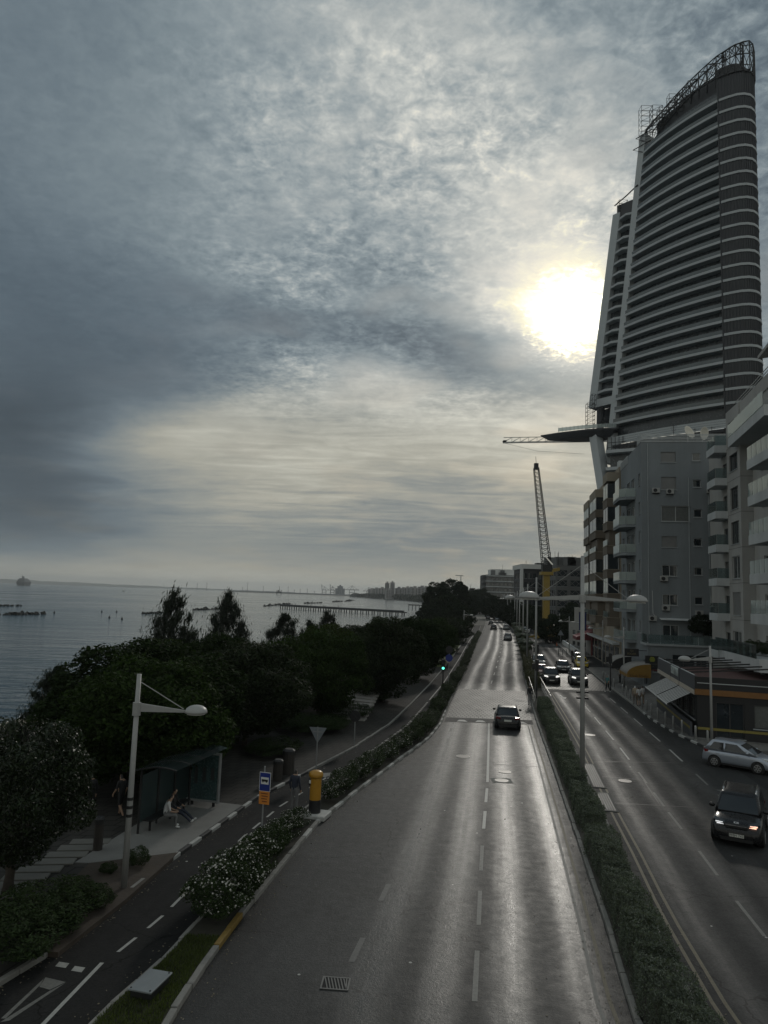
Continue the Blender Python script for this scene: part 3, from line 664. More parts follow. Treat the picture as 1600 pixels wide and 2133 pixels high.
for px, Y, tp, rad, rz, lab in (
    (915, 255, 1216, 5.5, 6.5, 'left dome of the big dark pine clump above the cycle path'),
    (945, 270, 1211, 6.0, 7.5, 'right dome of the big dark pine clump above the cycle path'),
    (930, 240, 1243, 6.5, 5.0, 'lower dark tree in front of the pine clump'),
    (957, 200, 1260, 3.8, 3.8, 'dark tree below the pine clump at the end of the ficus row'),
    (975, 300, 1240, 5.0, 5.0, 'dark tree just right of the pine clump'),
    (898, 230, 1262, 4.5, 3.5, 'low dark tree at the left foot of the pine clump'),
    (985, 420, 1232, 8, 7, 'far tree left of the far apartment block'), (1000, 430, 1228, 9, 7, 'far tree under the left edge of the far apartment block'),
    (1030, 330, 1243, 6, 6, 'dark tree below the far apartment block balconies'), (1055, 300, 1246, 5, 5.5, 'dark tree below the far apartment block, right of centre'),
    (1075, 240, 1256, 4.5, 4.5, 'dark tree left of the foot of the black glass office'), (1100, 215, 1262, 4.0, 4.2, 'dark tree at the foot of the black glass office'),
    (1120, 195, 1266, 3.2, 3.8, 'dark tree just left of the yellow crane base'), (1193, 205, 1258, 3.5, 3.8, 'dark tree in front of the lattice fronted office'), (1215, 190, 1268, 2.8, 3.2, 'dark tree right of the lattice fronted office foot'),
    (1160, 160, 1283, 4.6, 3.5, 'broad dark tree behind the warning sign at the junction')):
    tree2(px, Y, tp, rad, rz, lab, pine_cr if rad > 4 else bush_cr)
# shaggy palms along the median
def palm_meshes():
    rd = random.Random(3); mb = MB()
    for k in range(34):
        a = rd.uniform(0, 6.283); el0 = rd.uniform(-.5, 1.2); L = rd.uniform(1.3, 1.8); pts = []
        for s in range(6):
            u = s / 5; e = el0 - 1.5 * u * u; pts.append((u * L * math.cos(a) * math.cos(e * .6), u * L * math.sin(a) * math.cos(e * .6), u * L * math.sin(el0) * .8 - .75 * u * u * L))
        for s in range(5):
            p0, p1 = Vector(pts[s]), Vector(pts[s + 1]); sd = Vector((-math.sin(a), math.cos(a), 0)); w0 = .34 * math.sin(math.pi * (s + .3) / 5.6); w1 = .34 * math.sin(math.pi * (s + 1.3) / 5.6) if s < 4 else .02
            mb.add([p0 - sd * w0 - Vector((0, 0, w0 * .6)), p0, p1, p1 - sd * w1 - Vector((0, 0, w1 * .6))], [(0, 1, 2, 3)]); mb.add([p0 + sd * w0 - Vector((0, 0, w0 * .6)), p0, p1, p1 + sd * w1 - Vector((0, 0, w1 * .6))], [(0, 3, 2, 1)])
    return mb.mesh('fronds', m_palm, False, False)
palm_fr = palm_meshes(); palm_tr = tub([(0, 0, 0), (.05, 0, 1.2), (0, .04, 2.6)], [.24, .19, .16], 8).mesh('trunk', m_bark, True)
for i, y in enumerate((118, 128, 138, 150, 163, 176, 190, 205, 222, 240, 260, 282, 305)):
    t = thing('palm_tree', ((medL(y) + medR(y)) / 2, y, .1), i, ['short shaggy palm in the median, nearest the camera', None][0] if i == 0 else f'short shaggy median palm, {["second","third","fourth","fifth","sixth","seventh","eighth","ninth","tenth","eleventh","twelfth","thirteenth"][i-1]} from the near end', 'palm', 'palms along the median')
    k = random.uniform(.8, 1.15); a = link('trunk', palm_tr, t); a.scale = (1, 1, k); b = link('fronds', palm_fr, t); b.location = (0, 0, 2.55 * k)
# clipped median hedge
def hedge_mesh(name, L, w, h, n, size, m, seed):
    r = np.random.default_rng(seed); area = np.array([L * w, L * h, L * h, w * h, w * h]); pick = r.choice(5, n, p=area / area.sum()); u, v = r.uniform(-.5, .5, n), r.uniform(0, 1, n)
    P = np.zeros((n, 3)); N_ = np.zeros((n, 3))
    for f, (fx, nr) in enumerate(((None, (0, 0, 1)), (-1, (-1, 0, .3)), (1, (1, 0, .3)), (-2, (0, -1, .3)), (2, (0, 1, .3)))):
        k = pick == f; q = k.sum()
        if f == 0: P[k] = np.stack([(v[k] - .5) * w, u[k] * L, np.full(q, h)], 1)
        elif f < 3: P[k] = np.stack([np.full(q, fx * w / 2), u[k] * L, v[k] * h], 1)
        else: P[k] = np.stack([u[k] * w, np.full(q, fx * L / 4), v[k] * h], 1)
        N_[k] = nr
    lump = .07 * np.sin(P[:, 1] * 3.1 + seed) + .05 * np.sin(P[:, 1] * 7.3 + P[:, 0] * 4) + r.normal(0, .035, n); P += N_ * lump[:, None]
    P[:, 0] *= 1 - .12 * (P[:, 2] / h - .5)
    C_ = np.stack([r.uniform(-.38, .38, n // 5) * w, r.uniform(-.5, .5, n // 5) * L, r.uniform(.1, .85, n // 5) * h], 1)
    return leaf_mesh(name, np.concatenate([P, C_]), size, m, np.concatenate([N_, r.normal(size=(n // 5, 3))]), .42, .9, seed)
hm = [hedge_mesh('foliage', 2.1, 1.15, .95, 9000, .062, m_hedge, 70 + i) for i in range(3)]
hm2 = [hedge_mesh('foliage', 3.3, 1.1, 1.0, 4200, .10, m_hedge2, 80 + i) for i in range(2)]
def hedge(y0, y1, st, ms, label, wz=1.0, hz=1.0, name='hedge', off=0.0):
    ym = y0; a = (medL(y0) + medR(y0)) / 2; t = thing(name, (a, y0, .1), 0, label, 'hedge', 'clipped hedges on the median')
    i = 0; y = y0 + st / 2
    while y < y1:
        x = (medL(y) + medR(y)) / 2 + off; dx = ((medL(y + 1) + medR(y + 1)) - (medL(y - 1) + medR(y - 1))) / 4
        c = link('foliage', ms[i % len(ms)], t); c.location = (x - a, y - y0, -.02); c.rotation_euler = (0, 0, -math.atan(dx)); c.scale = (wz * random.uniform(.84, 1.08), 1.05, hz * random.uniform(.80, 1.12)); i += 1; y += st
    return t
hedge(12.5, 29.3, 2.0, hm, 'long grey green clipped hedge filling the median nearest the camera', .9, .95)
hedge(29.9, 47.0, 2.0, hm, 'clipped median hedge around the foot of the tall double lamp post', .85, .88)
hedge(47.2, 62.5, 2.0, hm, 'clipped median hedge stretch beside the dark sedan, up to the crossing rail', .85, .95)
hedge(76.5, 106, 3.2, hm2, 'rusty brown median hedge just beyond the pedestrian crossing', 1.1, 1.05)
hedge(106.5, 150, 3.2, hm2, 'middle brown median hedge under the shaggy palms', 1.0, .9)
hedge(150.5, 300, 3.2, hm2, 'far end of the brown median hedge under the palms', 1.0, .8)
# flowering shrubs in the verge between cycle path and road
def shrub_pair(seed, fl):
    P_, N_ = crown_pts(seed, 46, 130, 1.0, 1.0, .85, .28, .6); f = leaf_mesh('foliage', P_, .10, m_ole, N_, .34, .9, seed)
    r = np.random.default_rng(seed); k = r.choice(len(P_), fl, replace=False); k = k[N_[k][:, 2] > -.25]
    return f, leaf_mesh('blossom', P_[k] * 1.035, .075, m_petal, N_[k], .85, .5, seed)
shr = [shrub_pair(90, 850), shrub_pair(91, 750), shrub_pair(92, 260)]
def shrub(x, y, w, l, h, i, label, z0=.08, name='flowering_shrub', grp='white flowering shrubs in the verge', bl=True):
    t = thing(name, (x, y, z0), 0, label, 'shrub', grp); f, b = shr[i]
    c = link('foliage', f, t); c.location = (0, 0, h * .52); c.scale = (w, l, h * .6); c.rotation_euler = (0, 0, R(-9) + math.pi * (int(y * 7) % 2))
    if bl: d = link('blossom', b, t); d.location = c.location; d.scale = c.scale; d.rotation_euler = c.rotation_euler
    return t
vm_ = lambda y: (cycR(y) + kerbL(y)) / 2
for y, w, l, h, i, lab in (
    (21.3, .95, .95, 1.35, 0, 'nearest and largest bush covered in white flowers, by the yellow kerb'),
    (22.9, .85, .9, 1.3, 0, 'white flowering bush right behind the largest one'),
    (24.3, .75, .85, 1.2, 1, 'white flowering bush third from the near end of the verge'),
    (26.1, .6, .8, 1.0, 2, 'green bush at the foot of the bus stop sign, few flowers'),
    (27.6, .6, .8, .8, 1, 'flowering bush just beyond the bus stop sign pole'),
    (29.1, .55, .7, .7, 1, 'flowering bush right in front of the yellow pillar'),
    (33.4, .55, .9, .75, 1, 'flowering bush just behind the yellow pillar'), (34.9, .6, 1.1, .95, 2, 'sparse bush second behind the yellow pillar'),
    (37.0, .55, 1.1, .95, 2, 'verge bush third behind the yellow pillar'), (39.2, .6, 1.2, .9, 2, 'verge bush level with the first manhole cover'), (41.6, .6, 1.2, .85, 2, 'verge bush where the kerb starts to bend'), (44.2, .65, 1.4, .9, 2, 'verge bush in the kerb bend')):
    shrub(vm_(y) - .05, y, w, l, h, i, lab)
OR_ = ['first', 'second', 'third', 'fourth', 'fifth', 'sixth', 'seventh', 'eighth', 'ninth', 'tenth', 'eleventh', 'twelfth', 'thirteenth', 'fourteenth', 'fifteenth', 'sixteenth']
VC = {}
def vlabel(y):
    z = ["right after the kerb bend", "beside the paved speed table", "past the green traffic light", "beside the blue path sign", "on the far narrow verge"][min(4, int((y - 46) / 16))]; VC[z] = VC.get(z, -1) + 1
    return f'{OR_[VC[z]]} dark verge shrub {z}, counted away from the camera'
yy = 46.8; i = 0
while yy < 190:
    st = 2.6 + (yy - 46) * .03; wv = max(.55, (kerbL(yy) - cycR(yy)) * .42)
    shrub(vm_(yy), yy, wv, st * .62, (.95 + .25 * math.sin(i * 2.1)) * random.uniform(.75, 1.2), 2, vlabel(yy), name='verge_shrub', grp='dark shrubs along the far verge', bl=False); yy += st; i += 1
# bed in front of the bus stop, low shrubs by the promenade
for px, py, w, h, lab in ((90, 1930, 1.3, 1.0, 'dark shrub mass under the nearest ficus at the left edge'), (190, 1890, .55, .55, 'small shrub left of the white lamp post foot'), (20, 1985, 1.4, 1.0, 'dark shrub at the left edge above the cycle path'), (285, 1805, .35, .6, 'little leafy shrub right of the white lamp post'), (225, 1820, .25, .35, 'tiny shrub left of the white lamp post in the bare bed'), (150, 1870, .6, .5, 'low shrub between the pale slabs and the bare bed')):
    g_ = G(px, py, .1); shrub(g_.x, g_.y, w, w, h, 2, lab, name='bed_shrub', grp='shrubs in the bed by the cycle path', bl=False)
for px, py, w, h, lab in ((640, 1530, 2.0, 1.1, 'low dark hedge bush left of the no dogs sign'), (790, 1535, 1.6, 1.0, 'low dark bush right of the no dogs sign'), (860, 1470, 1.6, 1.3, 'low dark bush under the ficus at the cycle path bend'), (560, 1585, 1.4, .9, 'low dark bush behind the two bins'), (720, 1500, 1.8, 1.0, 'dark bush in front of the park steps'), (900, 1405, 2.0, 1.5, 'dark bush left of the traffic light')):
    g_ = G(px, py, .1); shrub(min(g_.x, cycL(g_.y) - w - 1.6), g_.y + 2.0, w, w * 1.4, h * .8, 2, lab, name='park_shrub', grp='low shrubs in the park', bl=False)
# grass: near verge end and the small bright green lawn
r_ = np.random.default_rng(4); ys = r_.uniform(15.5, 20.2, 9000); xs = np.array([random.uniform(cycR(a) + .14, kerbL(a) - .16) for a in ys]); 
gm = leaf_mesh('grass', np.stack([xs, ys, np.full(9000, .13)], 1), .10, leafmat('grass blade', (.060, .075, .022), .6, .3, .3), None, .14, 1, 5, up=(0, 0, 1)); tag(link('grass', gm), 'short grass at the near end of the verge beside the cycle path', 'grass', kind='stuff')
strip('lawn', lambda y: cycL(y) - 4.0, lambda y: cycL(y) - .15, rng_(96, 140, 4), .10, mat('bright green lawn', (.075, .095, .022), .9, var=.3, vscale=1.0))

# fallen leaves and grit in the gutters
r_ = np.random.default_rng(14); Q = []
for fn_, o0, o1, y0, y1, n_ in ((kerbL, .05, .7, 15, 50, 420), (cycL, .03, .4, 16, 45, 300), (medL, -.9, -.1, 15, 60, 360), (medR, .1, .8, 15, 60, 260), (cycR, -.5, -.05, 16, 45, 220), (medL, -5.5, -.9, 15, 50, 120)):
    for k in range(n_): y = r_.uniform(y0, y1); Q.append((fn_(y) + r_.uniform(o0, o1), y, .012))
lm = leaf_mesh('leaf_litter', np.array(Q), .055, mat('dry leaf', (.13, .11, .075), .8, var=.4, vscale=2), np.tile(np.array([0, 0, 1.0]), (len(Q), 1)), .6, .25, 6); tag(link('leaf_litter', lm), 'dry leaves and grit lying along the kerbs', 'litter', kind='stuff')
# ================================================================== street furniture
m_pole = mat('white painted steel', (.30, .30, .29), .45, var=.10, vscale=4)
m_galv = mat('galvanised steel', (.30, .31, .31), .45, .5, var=.15, vscale=5)
m_dark = mat('dark metal', (.012, .0125, .013), .6, .0, var=.2)
m_black = mat('black plastic', (.012, .012, .013), .5, var=.2)
m_lens = mat('lamp diffuser', (.55, .55, .52), .3, var=.05)
def lamp_head(t, x, y, z, sx, s=1.0):
    """dome lamp head hanging at the arm end; sx = direction of the arm"""
    r = .42 * s; prof = [(r, 0), (r * .98, .07 * s), (r * .86, .16 * s), (r * .62, .235 * s), (r * .3, .275 * s), (.02, .285 * s)]
    h = MB().lathe(prof, n=16).build('lamp_shade', m_pole, t, smooth=True); h.location = (x, y, z); 
    b = MB().lathe([(r * .80, -.05 * s), (r * .8, 0), (.02, .01)], n=14).build('lamp_glass', m_lens, h); return h
def lamp_post(name, loc, rz, h, arm_h, arms, label, grp, r=.085, droop=.25, stay=True, hs=1.0):
    t = thing(name, loc, rz, label, 'lamp post', grp)
    tub([(0, 0, 0), (0, 0, h * .5), (0, 0, h)], [r * 1.15, r, r * .8], 10).build('pole', m_pole, t, smooth=True)
    MB().cyl((0, 0, arm_h - .18), (0, 0, arm_h + .22), r * 1.5, n=10).build('collar', m_pole, t)
    for L in arms:
        d = 1 if L > 0 else -1
        a = MB(); a.add([(d * r, -.035, arm_h + .2), (d * r, .035, arm_h + .2), (d * r, .035, arm_h - .06), (d * r, -.035, arm_h - .06), (L - d * .35, -.03, arm_h + .01), (L - d * .35, .03, arm_h + .01), (L - d * .35, .03, arm_h - .06), (L - d * .35, -.03, arm_h - .06)], [(0, 1, 2, 3), (4, 7, 6, 5), (0, 4, 5, 1), (1, 5, 6, 2), (2, 6, 7, 3), (3, 7, 4, 0)])
        a.build('arm', m_pole, t); lamp_head(t, L, 0, arm_h - .06, d, hs)
        if stay: MB().cyl((d * r * .9, 0, min(h - .25, arm_h + abs(L) * .62)), (L - d * .4, 0, arm_h + .05), .016, n=6).build('stay_rod', m_pole, t)
    return t
t = lamp_post('lamp_post', (*G(258, 1850, .1)[:2], .1), R(4), 6.45, 5.35, [1.85], 'near white lamp post with one dome lamp, in the bed by the cycle path', 'single arm lamp posts', .085, hs=.85)
for z in (2.6, 2.35, 2.1): MB().cyl((.0, 0, z), (0, 0, z + .09), .099, n=10).build('sticker', m_dark, t)
p = G(1213, 1635, .1)
tall = lamp_post('tall_lamp_post', (p.x, p.y, .1), R(-6), 11.6, 9.35, [-2.75, 2.75], 'tallest double armed lamp post rising from the median hedge', 'double lamp posts on the median', .115, hs=1.3)
for z in (4.55, 4.25): MB().bb(-.3, .3, -.06, .06, z, z + .09).build('bracket', m_dark, tall)
for i, y in enumerate((75, 108, 141, 172, 202, 232, 262, 292, 330, 370)):
    c = copies(tall, ((medL(y) + medR(y)) / 2, y, .1), R(-8), f'double armed median lamp post, {["second","third","fourth","fifth","sixth","seventh","eighth","ninth","tenth","eleventh"][i]} from the camera')
    c.scale = (1, 1, 1)
lamp_post('lamp_post', (*G(1483, 1550, .12)[:2], .12), R(0), 6.5, 5.55, [-1.75], 'single dome lamp post in front of the black corner restaurant', 'single arm lamp posts', .08)
lamp_post('lamp_post', (*G(1300, 1433, .12)[:2], .12), R(-4), 6.6, 5.4, [-1.75], 'single dome lamp post beside the kiosk sign', 'single arm lamp posts', .08)
for px, py, lab in ((1256, 1388, 'single dome lamp post by the yellow car'), (1238, 1368, 'single dome lamp post by the red awning')): lamp_post('lamp_post', (*G(px, py, .12)[:2], .12), R(-6), 6.6, 5.4, [-1.75], lab, 'single arm lamp posts', .08)
for y, lab in ((135, 'short double lamp on the far pavement nearest the crane'), (160, 'short lamp on the far pavement beyond the crane'), (195, 'farthest short lamp on the far pavement')): lamp_post('lamp_post', (kerbR(y) + .8, y, .12), R(-6), 6.4, 5.4, [-1.6], lab, 'single arm lamp posts', .08)
lamp_post('lamp_post', (cycL(165) - .6, 165, .1), 0, 6.4, 5.3, [1.7], 'pale twin lamp by the far end of the cycle path', 'single arm lamp posts', .08)

# bus stop sign
m_blue = mat('sign blue', (.015, .03, .19), .4, var=.05); m_white = mat('sign white', (.62, .62, .6), .4, var=.05); m_orange = mat('sign orange', (.55, .20, .03), .5, var=.1)
p = G(543, 1775, .1); t = thing('bus_stop_sign', (p.x, p.y, .1), R(-18), 'blue and orange bus stop sign on a thin pole in the verge', 'sign')
MB().cyl((0, 0, 0), (0, 0, 2.95), .028, n=8).build('pole', m_galv, t)
pl = MB().box(.05, -.04, 2.42, .40, .02, .62).build('blue_plate', m_blue, t); MB().box(.05, -.053, 2.42, .44, .006, .66).build('border', m_white, pl).location = (0, .016, 0)
MB().box(.05, -.055, 2.46, .30, .01, .24).build('white_panel', m_white, pl)
b_ = MB(); b_.box(.05, -.063, 2.47, .24, .006, .075); b_.cyl((-.02, -.067, 2.425), (-.02, -.06, 2.425), .024, n=10); b_.cyl((.12, -.067, 2.425), (.12, -.06, 2.425), .024, n=10); b_.build('bus_symbol', m_black, pl)
op = MB().box(.05, -.04, 1.87, .40, .02, .44).build('orange_plate', m_orange, t)
for k in range(4): MB().box(.05 + .02 * (k % 2), -.054, 2.02 - k * .09, .28 - .03 * k, .006, .03).build('route_line', mat('dark print', (.12, .03, .01), .6), op)
# yellow pillar box on a white plinth
m_yel = mat('postal yellow', (.36, .18, .014), .4, var=.12, vscale=5)
p = G(655, 1697, .12); t = thing('pillar_box', (p.x, p.y, .02), R(-15), 'yellow pillar post box with black base on a white plinth', 'post box')
MB().lathe([(.25, .2), (.25, .72), (.24, .72)], n=20).build('base', m_black, t, smooth=False)
bd = MB().lathe([(.235, .70), (.235, 1.62), (.20, 1.66)], n=20).build('body', m_yel, t, smooth=False)
MB().lathe([(.26, 1.60), (.30, 1.66), (.30, 1.74), (.27, 1.82), (.16, 1.88), (.01, 1.9)], n=20).build('cap', m_yel, t, smooth=True)
o = MB().box(-.12, -.205, 1.42, .18, .03, .26).build('poster', m_black, t); o.rotation_euler = (0, 0, R(-25))
MB().box(-.12, -.225, 1.44, .1, .008, .13).build('slot', m_white, o)
MB().box(.1, 0, .1, 1.0, 1.0, .2).build('plinth', m_kwhite, t, bevel=.04)
# signs
def round_sign(name, loc, h, r, rz, label, face, backm=m_galv):
    t = thing(name, loc, rz, label, 'sign'); MB().cyl((0, 0, 0), (0, 0, h + r), .03, n=8).build('pole', m_galv, t)
    d = MB().cyl((0, -.035, h), (0, -.05, h), r, n=24).build('disc', face, t); return t, d
p = G(735, 1552, .1); t, d = round_sign('prohibition_sign', (cycL(p.y) - .2, p.y, .1), 1.75, .34, R(-8), 'round white no dogs sign on a short post by the cycle path', m_white)
MB().lathe([(.31, -.008), (.345, -.008), (.345, .01), (.31, .01)], n=28).build('rim', m_black, d); d.children[0].rotation_euler = (R(90), 0, 0); d.children[0].location = (0, -.052, 1.75)
MB().bar((-.22, -.058, 1.97), (.22, -.058, 1.53), .055, .01).build('slash', m_black, d)
dg_ = MB(); dg_.box(.1, -.06, 1.86, .12, .006, .05); dg_.bar((.15, -.06, 1.88), (.2, -.06, 1.95), .04, .006); dg_.bar((.05, -.06, 1.85), (.02, -.06, 1.78), .025, .006); dg_.bar((.14, -.06, 1.85), (.12, -.06, 1.78), .025, .006); dg_.build('dog_symbol', m_black, d)
dp = MB(); dp.box(-.15, -.06, 1.67, .11, .006, .09); dp.box(-.05, -.06, 1.62, .05, .006, .06); dp.bar((-.12, -.06, 1.62), (-.05, -.06, 1.60), .03, .006); dp.build('dropping_symbol', m_black, d)
p = G(658, 1612, .05); t = thing('give_way_sign', (p.x, p.y, .05), R(-10), 'grey back of a give way triangle sign beside the cycle path', 'sign')
MB().cyl((0, 0, 0), (0, 0, 2.35), .03, n=8).build('pole', m_galv, t); MB().slab([(-.46, .03, 2.32), (.46, .03, 2.32), (0, .03, 1.52)], (0, 1, 0), .015).build('triangle', mat('sign back', (.22, .24, .26), .45, .4, var=.1), t); MB().box(0, .02, 2.1, .5, .03, .04).build('clamp', m_galv, t)
p = G(934, 1440, .05); t, d = round_sign('path_sign', (p.x, p.y, .1), 4.0, .36, R(-8), 'round sign over a blue round sign on a pole by the cycle path', mat('sign grey', (.2, .21, .21), .5))
MB().cyl((0, -.035, 3.2), (0, -.05, 3.2), .36, n=24).build('blue_disc', m_blue, t)
MB().lathe([(.33, -.01), (.37, -.01), (.37, .01), (.33, .01)], n=28).build('rim', m_black, d); d.children[0].rotation_euler = (R(90), 0, 0); d.children[0].location = (0, -.052, 4.0)
p = G(1168, 1350, .12); t = thing('warning_sign', (p.x, p.y, .12), R(-8), 'triangular warning sign at the far junction corner', 'sign'); MB().cyl((0, 0, 0), (0, 0, 3.4), .04, n=8).build('pole', m_galv, t); MB().slab([(-.6, -.03, 2.5), (.6, -.03, 2.5), (0, -.03, 3.55)], (0, -1, 0), .015).build('triangle', mat('sign back', (.22, .24, .26)), t)
# traffic lights
m_green = mat('green signal', (.02, .3, .2), .3, var=0, emit=(.1, .9, .6), estr=3.0); m_off = mat('unlit lens', (.02, .02, .02), .2, var=0)
def traffic_light(loc, rz, label, h=3.0, lit=2, back=False, ped=False):
    t = thing('traffic_light', loc, rz, label, 'traffic light', 'signals at the crossing')
    MB().cyl((0, 0, 0), (0, 0, h + .4), .06, n=10).build('pole', m_black, t); MB().box(0, 0, h, .34, .22, 1.05).build('signal_box', m_black, t, bevel=.03)
    for k in range(3):
        l = MB().cyl((0, -.115, h + .32 - k * .32), (0, -.135, h + .32 - k * .32), .115, n=14).build('lens', m_green if (k == lit and not back) else m_off, t)
        tub([(-.12, -.12, h + .36 - k * .32), (-.1, -.28, h + .42 - k * .32), (.1, -.28, h + .42 - k * .32), (.12, -.12, h + .36 - k * .32)], .012, 5).build('visor', m_black, l)
    if ped: MB().box(.32, 0, h - .1, .26, .2, .55).build('pedestrian_signal', m_black, t, bevel=.02)
    return t
p = G(922, 1448, .05); traffic_light((p.x, p.y, .05), R(-6), 'traffic light showing green beside the cycle path', 2.85)
p = G(1110, 1418, .1); traffic_light((p.x + .5, p.y, .1), R(172), 'black traffic light seen from behind on the median, farther one', 3.6, back=True, ped=True)
p = G(1118, 1455, .1); traffic_light((p.x, p.y, .1), R(172), 'black traffic light seen from behind on the median, nearer one', 3.1, back=True, ped=True)
p = G(1272, 1441, .12); traffic_light((p.x, p.y, .12), R(172), 'dark traffic light on the right pavement beside the person in teal', 3.4, back=True, ped=True)
# bollards
bl = None
for i, (px, py) in enumerate(((1441, 1552), (1404, 1540), (1377, 1527), (1360, 1517), (1348, 1508), (1337, 1499), (1328, 1490), (1319, 1482), (1310, 1474))):
    p = G(px, py, .13); q = kerbR(p.y) + .35
    if bl is None:
        bl = thing('bollard', (q, p.y, .12), 0, '', 'bollard', 'white bollards along the right kerb'); MB().lathe([(.075, 0), (.07, .9), (.055, .97), (.01, 1.0)], n=10).build('post', m_pole, bl, smooth=True); MB().lathe([(.1, 0), (.1, .06), (.08, .07)], n=10).build('foot', m_galv, bl); b0 = bl
    else: b0 = copies(bl, (q, p.y, .12))
    b0['label'] = f'white bollard on the right kerb, {["nearest","second","third","fourth","fifth","sixth","seventh","eighth","ninth"][i]} from the corner'
for i, yy in enumerate((70, 72, 74, 79, 81, 83, 85, 87)): 
    b0 = copies(bl, (kerbR(yy) + .35, yy, .12)); b0['group'] = 'far bollards along the right kerb'; b0['label'] = f'small bollard on the far right kerb, {["first","second","third","fourth","fifth","sixth","seventh","eighth"][i]} beyond the tourists'
for i in range(13):
    x = 30.8 + i * .75; b0 = copies(bl, (x, 124 + .15 * i, .12)); b0['group'] = 'posts round the far junction corner'; b0['label'] = f'{OR_[i]} pale post from the left in the row at the far junction corner'
# drain grate, manholes, utility cover, gutter gratings
t = thing('drain_grate', (-.78, 18.25, 0), R(-4), 'square iron drain grate with slanting bars in the road', 'drain')
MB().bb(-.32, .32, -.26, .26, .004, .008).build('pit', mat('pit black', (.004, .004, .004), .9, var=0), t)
f_ = MB(); [f_.bb(*q, .006, .022) for q in ((-.34, .34, -.28, -.24), (-.34, .34, .24, .28), (-.34, -.30, -.24, .24), (.30, .34, -.24, .24))]; f_.build('frame', mat('worn grate iron', (.10, .10, .095), .5, .2, var=.2), t)
for k in range(8):
    x = -.30 + k * .076; MB().add([(x, .24, .02), (x + .03, .24, .02), (min(.3, x + .15), -.24, .02), (min(.27, x + .12), -.24, .02)], [(0, 1, 2, 3)]).build('bar', mat('worn grate iron', (.10, .10, .095)), t)
m_iron = mat('cast iron', (.035, .033, .03), .4, .6, var=.3, vscale=8)
for px, py, r, sq, lab in ((965, 1576, .42, 0, 'round manhole cover in the left lane'), (1045, 1626, .36, 1, 'round manhole cover in a pale square patch, right lane'), (1052, 1608, .34, 0, 'worn manhole with a bright rim, right lane'), (1302, 1627, .34, 0, 'manhole cover on the right carriageway'), (1228, 1531, .4, 0, 'manhole ring beyond the tall lamp post on the right carriageway')):
    p = G(px, py); t = thing('manhole_cover', (p.x, p.y, 0), 0, lab, 'manhole', 'manhole covers in the road')
    if sq: MB().bb(-.52, .52, -.5, .5, .003, .010).build('surround', m_conc, t)
    MB().lathe([(r, .008), (r, .018), (r - .06, .018), (r - .06, .008)], n=24).build('ring', mat('worn steel', (.16, .155, .145), .45, .4, var=.25, vscale=9), t); MB().lathe([(r - .05, .010), (r - .055, .014), (.01, .014)], n=24).build('lid', m_iron, t)
p = G(312, 2065, .1); t = thing('utility_cover', (p.x, p.y, .08), R(-14), 'white metal cover plate on a low box in the grass', 'cover')
MB().bb(-.26, .26, -.38, .38, 0, .22).build('box', m_dark, t); MB().bb(-.30, .30, -.46, .46, .22, .26).build('plate', mat('pale plate', (.17, .185, .19), .4, var=.15, vscale=3), t, bevel=.01)
for sx, sy in ((-1, -1), (1, 1), (1, -1)): MB().cyl((sx * .24, sy * .40, .26), (sx * .24, sy * .4, .275), .02, n=8).build('bolt', m_dark, t)
for y0, y1, lab in ((33.2, 36.4, 'long slotted gutter grating beside the median, nearer one'), (37.2, 42.6, 'long slotted gutter grating beside the median, farther one')):
    t = thing('gutter_grating', (medR(y0), y0, 0), -math.atan2(medR(y1) - medR(y0), y1 - y0), lab, 'drain', 'gutter gratings'); L = y1 - y0
    MB().bb(.05, .75, 0, L, .003, .03).build('slab', mat('worn concrete slab', (.07, .07, .066), .85, var=.2), t)
    for k in range(5): MB().bb(.16 + k * .11, .20 + k * .11, .15, L - .15, .031, .036).build('slot', m_seam, t)
# crossing barrier rails on the median
m_rail = mat('steel rail', (.45, .45, .44), .3, .6, var=.1)
for fn, o, lab in ((medL, .22, 'steel guard rail on the road side of the median crossing'), (medR, -.22, 'steel guard rail on the far side of the median crossing')):
    t = thing('guard_rail', (fn(62.8) + o, 62.8, .1), 0, lab, 'railing', 'rails at the median crossing'); P0 = Vector((0, 0, 0)); dx = fn(78) - fn(62.8)
    tub([(0, 0, 0), (0, 0, 1.0), (dx, 15.2, 1.0), (dx, 15.2, 0)], .03, 6).build('rail', m_rail, t); MB().cyl((0, 0, .5), (dx, 15.2, .5), .02, n=6).build('mid_rail', m_rail, t)
    for k in range(1, 6): MB().cyl((dx * k / 6, 15.2 * k / 6, 0), (dx * k / 6, 15.2 * k / 6, 1.0), .022, n=6).build('post', m_rail, t)
# bins and bollards on the promenade
for px, py, hh, r, lab in ((203, 1772, 1.15, .16, 'dark wooden bollard post by the bus stop platform'), (578, 1625, 1.0, .24, 'dark litter bin left of a pair beside the cycle path'), (600, 1612, 1.25, .3, 'taller dark litter bin of the pair beside the cycle path')):
    p = G(px, py, .08); t = thing('litter_bin' if 'bin' in lab else 'wooden_post', (p.x, p.y, .08), 0, lab, 'bin' if 'bin' in lab else 'post'); MB().lathe([(r, 0), (r, hh * .8), (r * .97, hh * .8)], n=12).build('body', mat('dark timber', (.03, .026, .022), .8, var=.3), t); MB().lathe([(r * 1.08, hh * .8), (r * 1.08, hh * .93), (r * .7, hh), (.01, hh)], n=12).build('cap', m_dark, t)
# pale slabs beside the nearest ficus
t = tag(link('slab_path', None), kind='structure')
for k in range(9):
    q = MB().box(0, 0, 0, 1.35, .52, .06).build('slab', mat('pale slab', (.13, .128, .115), .85, var=.15, vscale=3), t, bevel=.02); q.location = (-11.3 + .14 * k, 21.6 + k * .66, .11); q.rotation_euler = (0, 0, R(8))
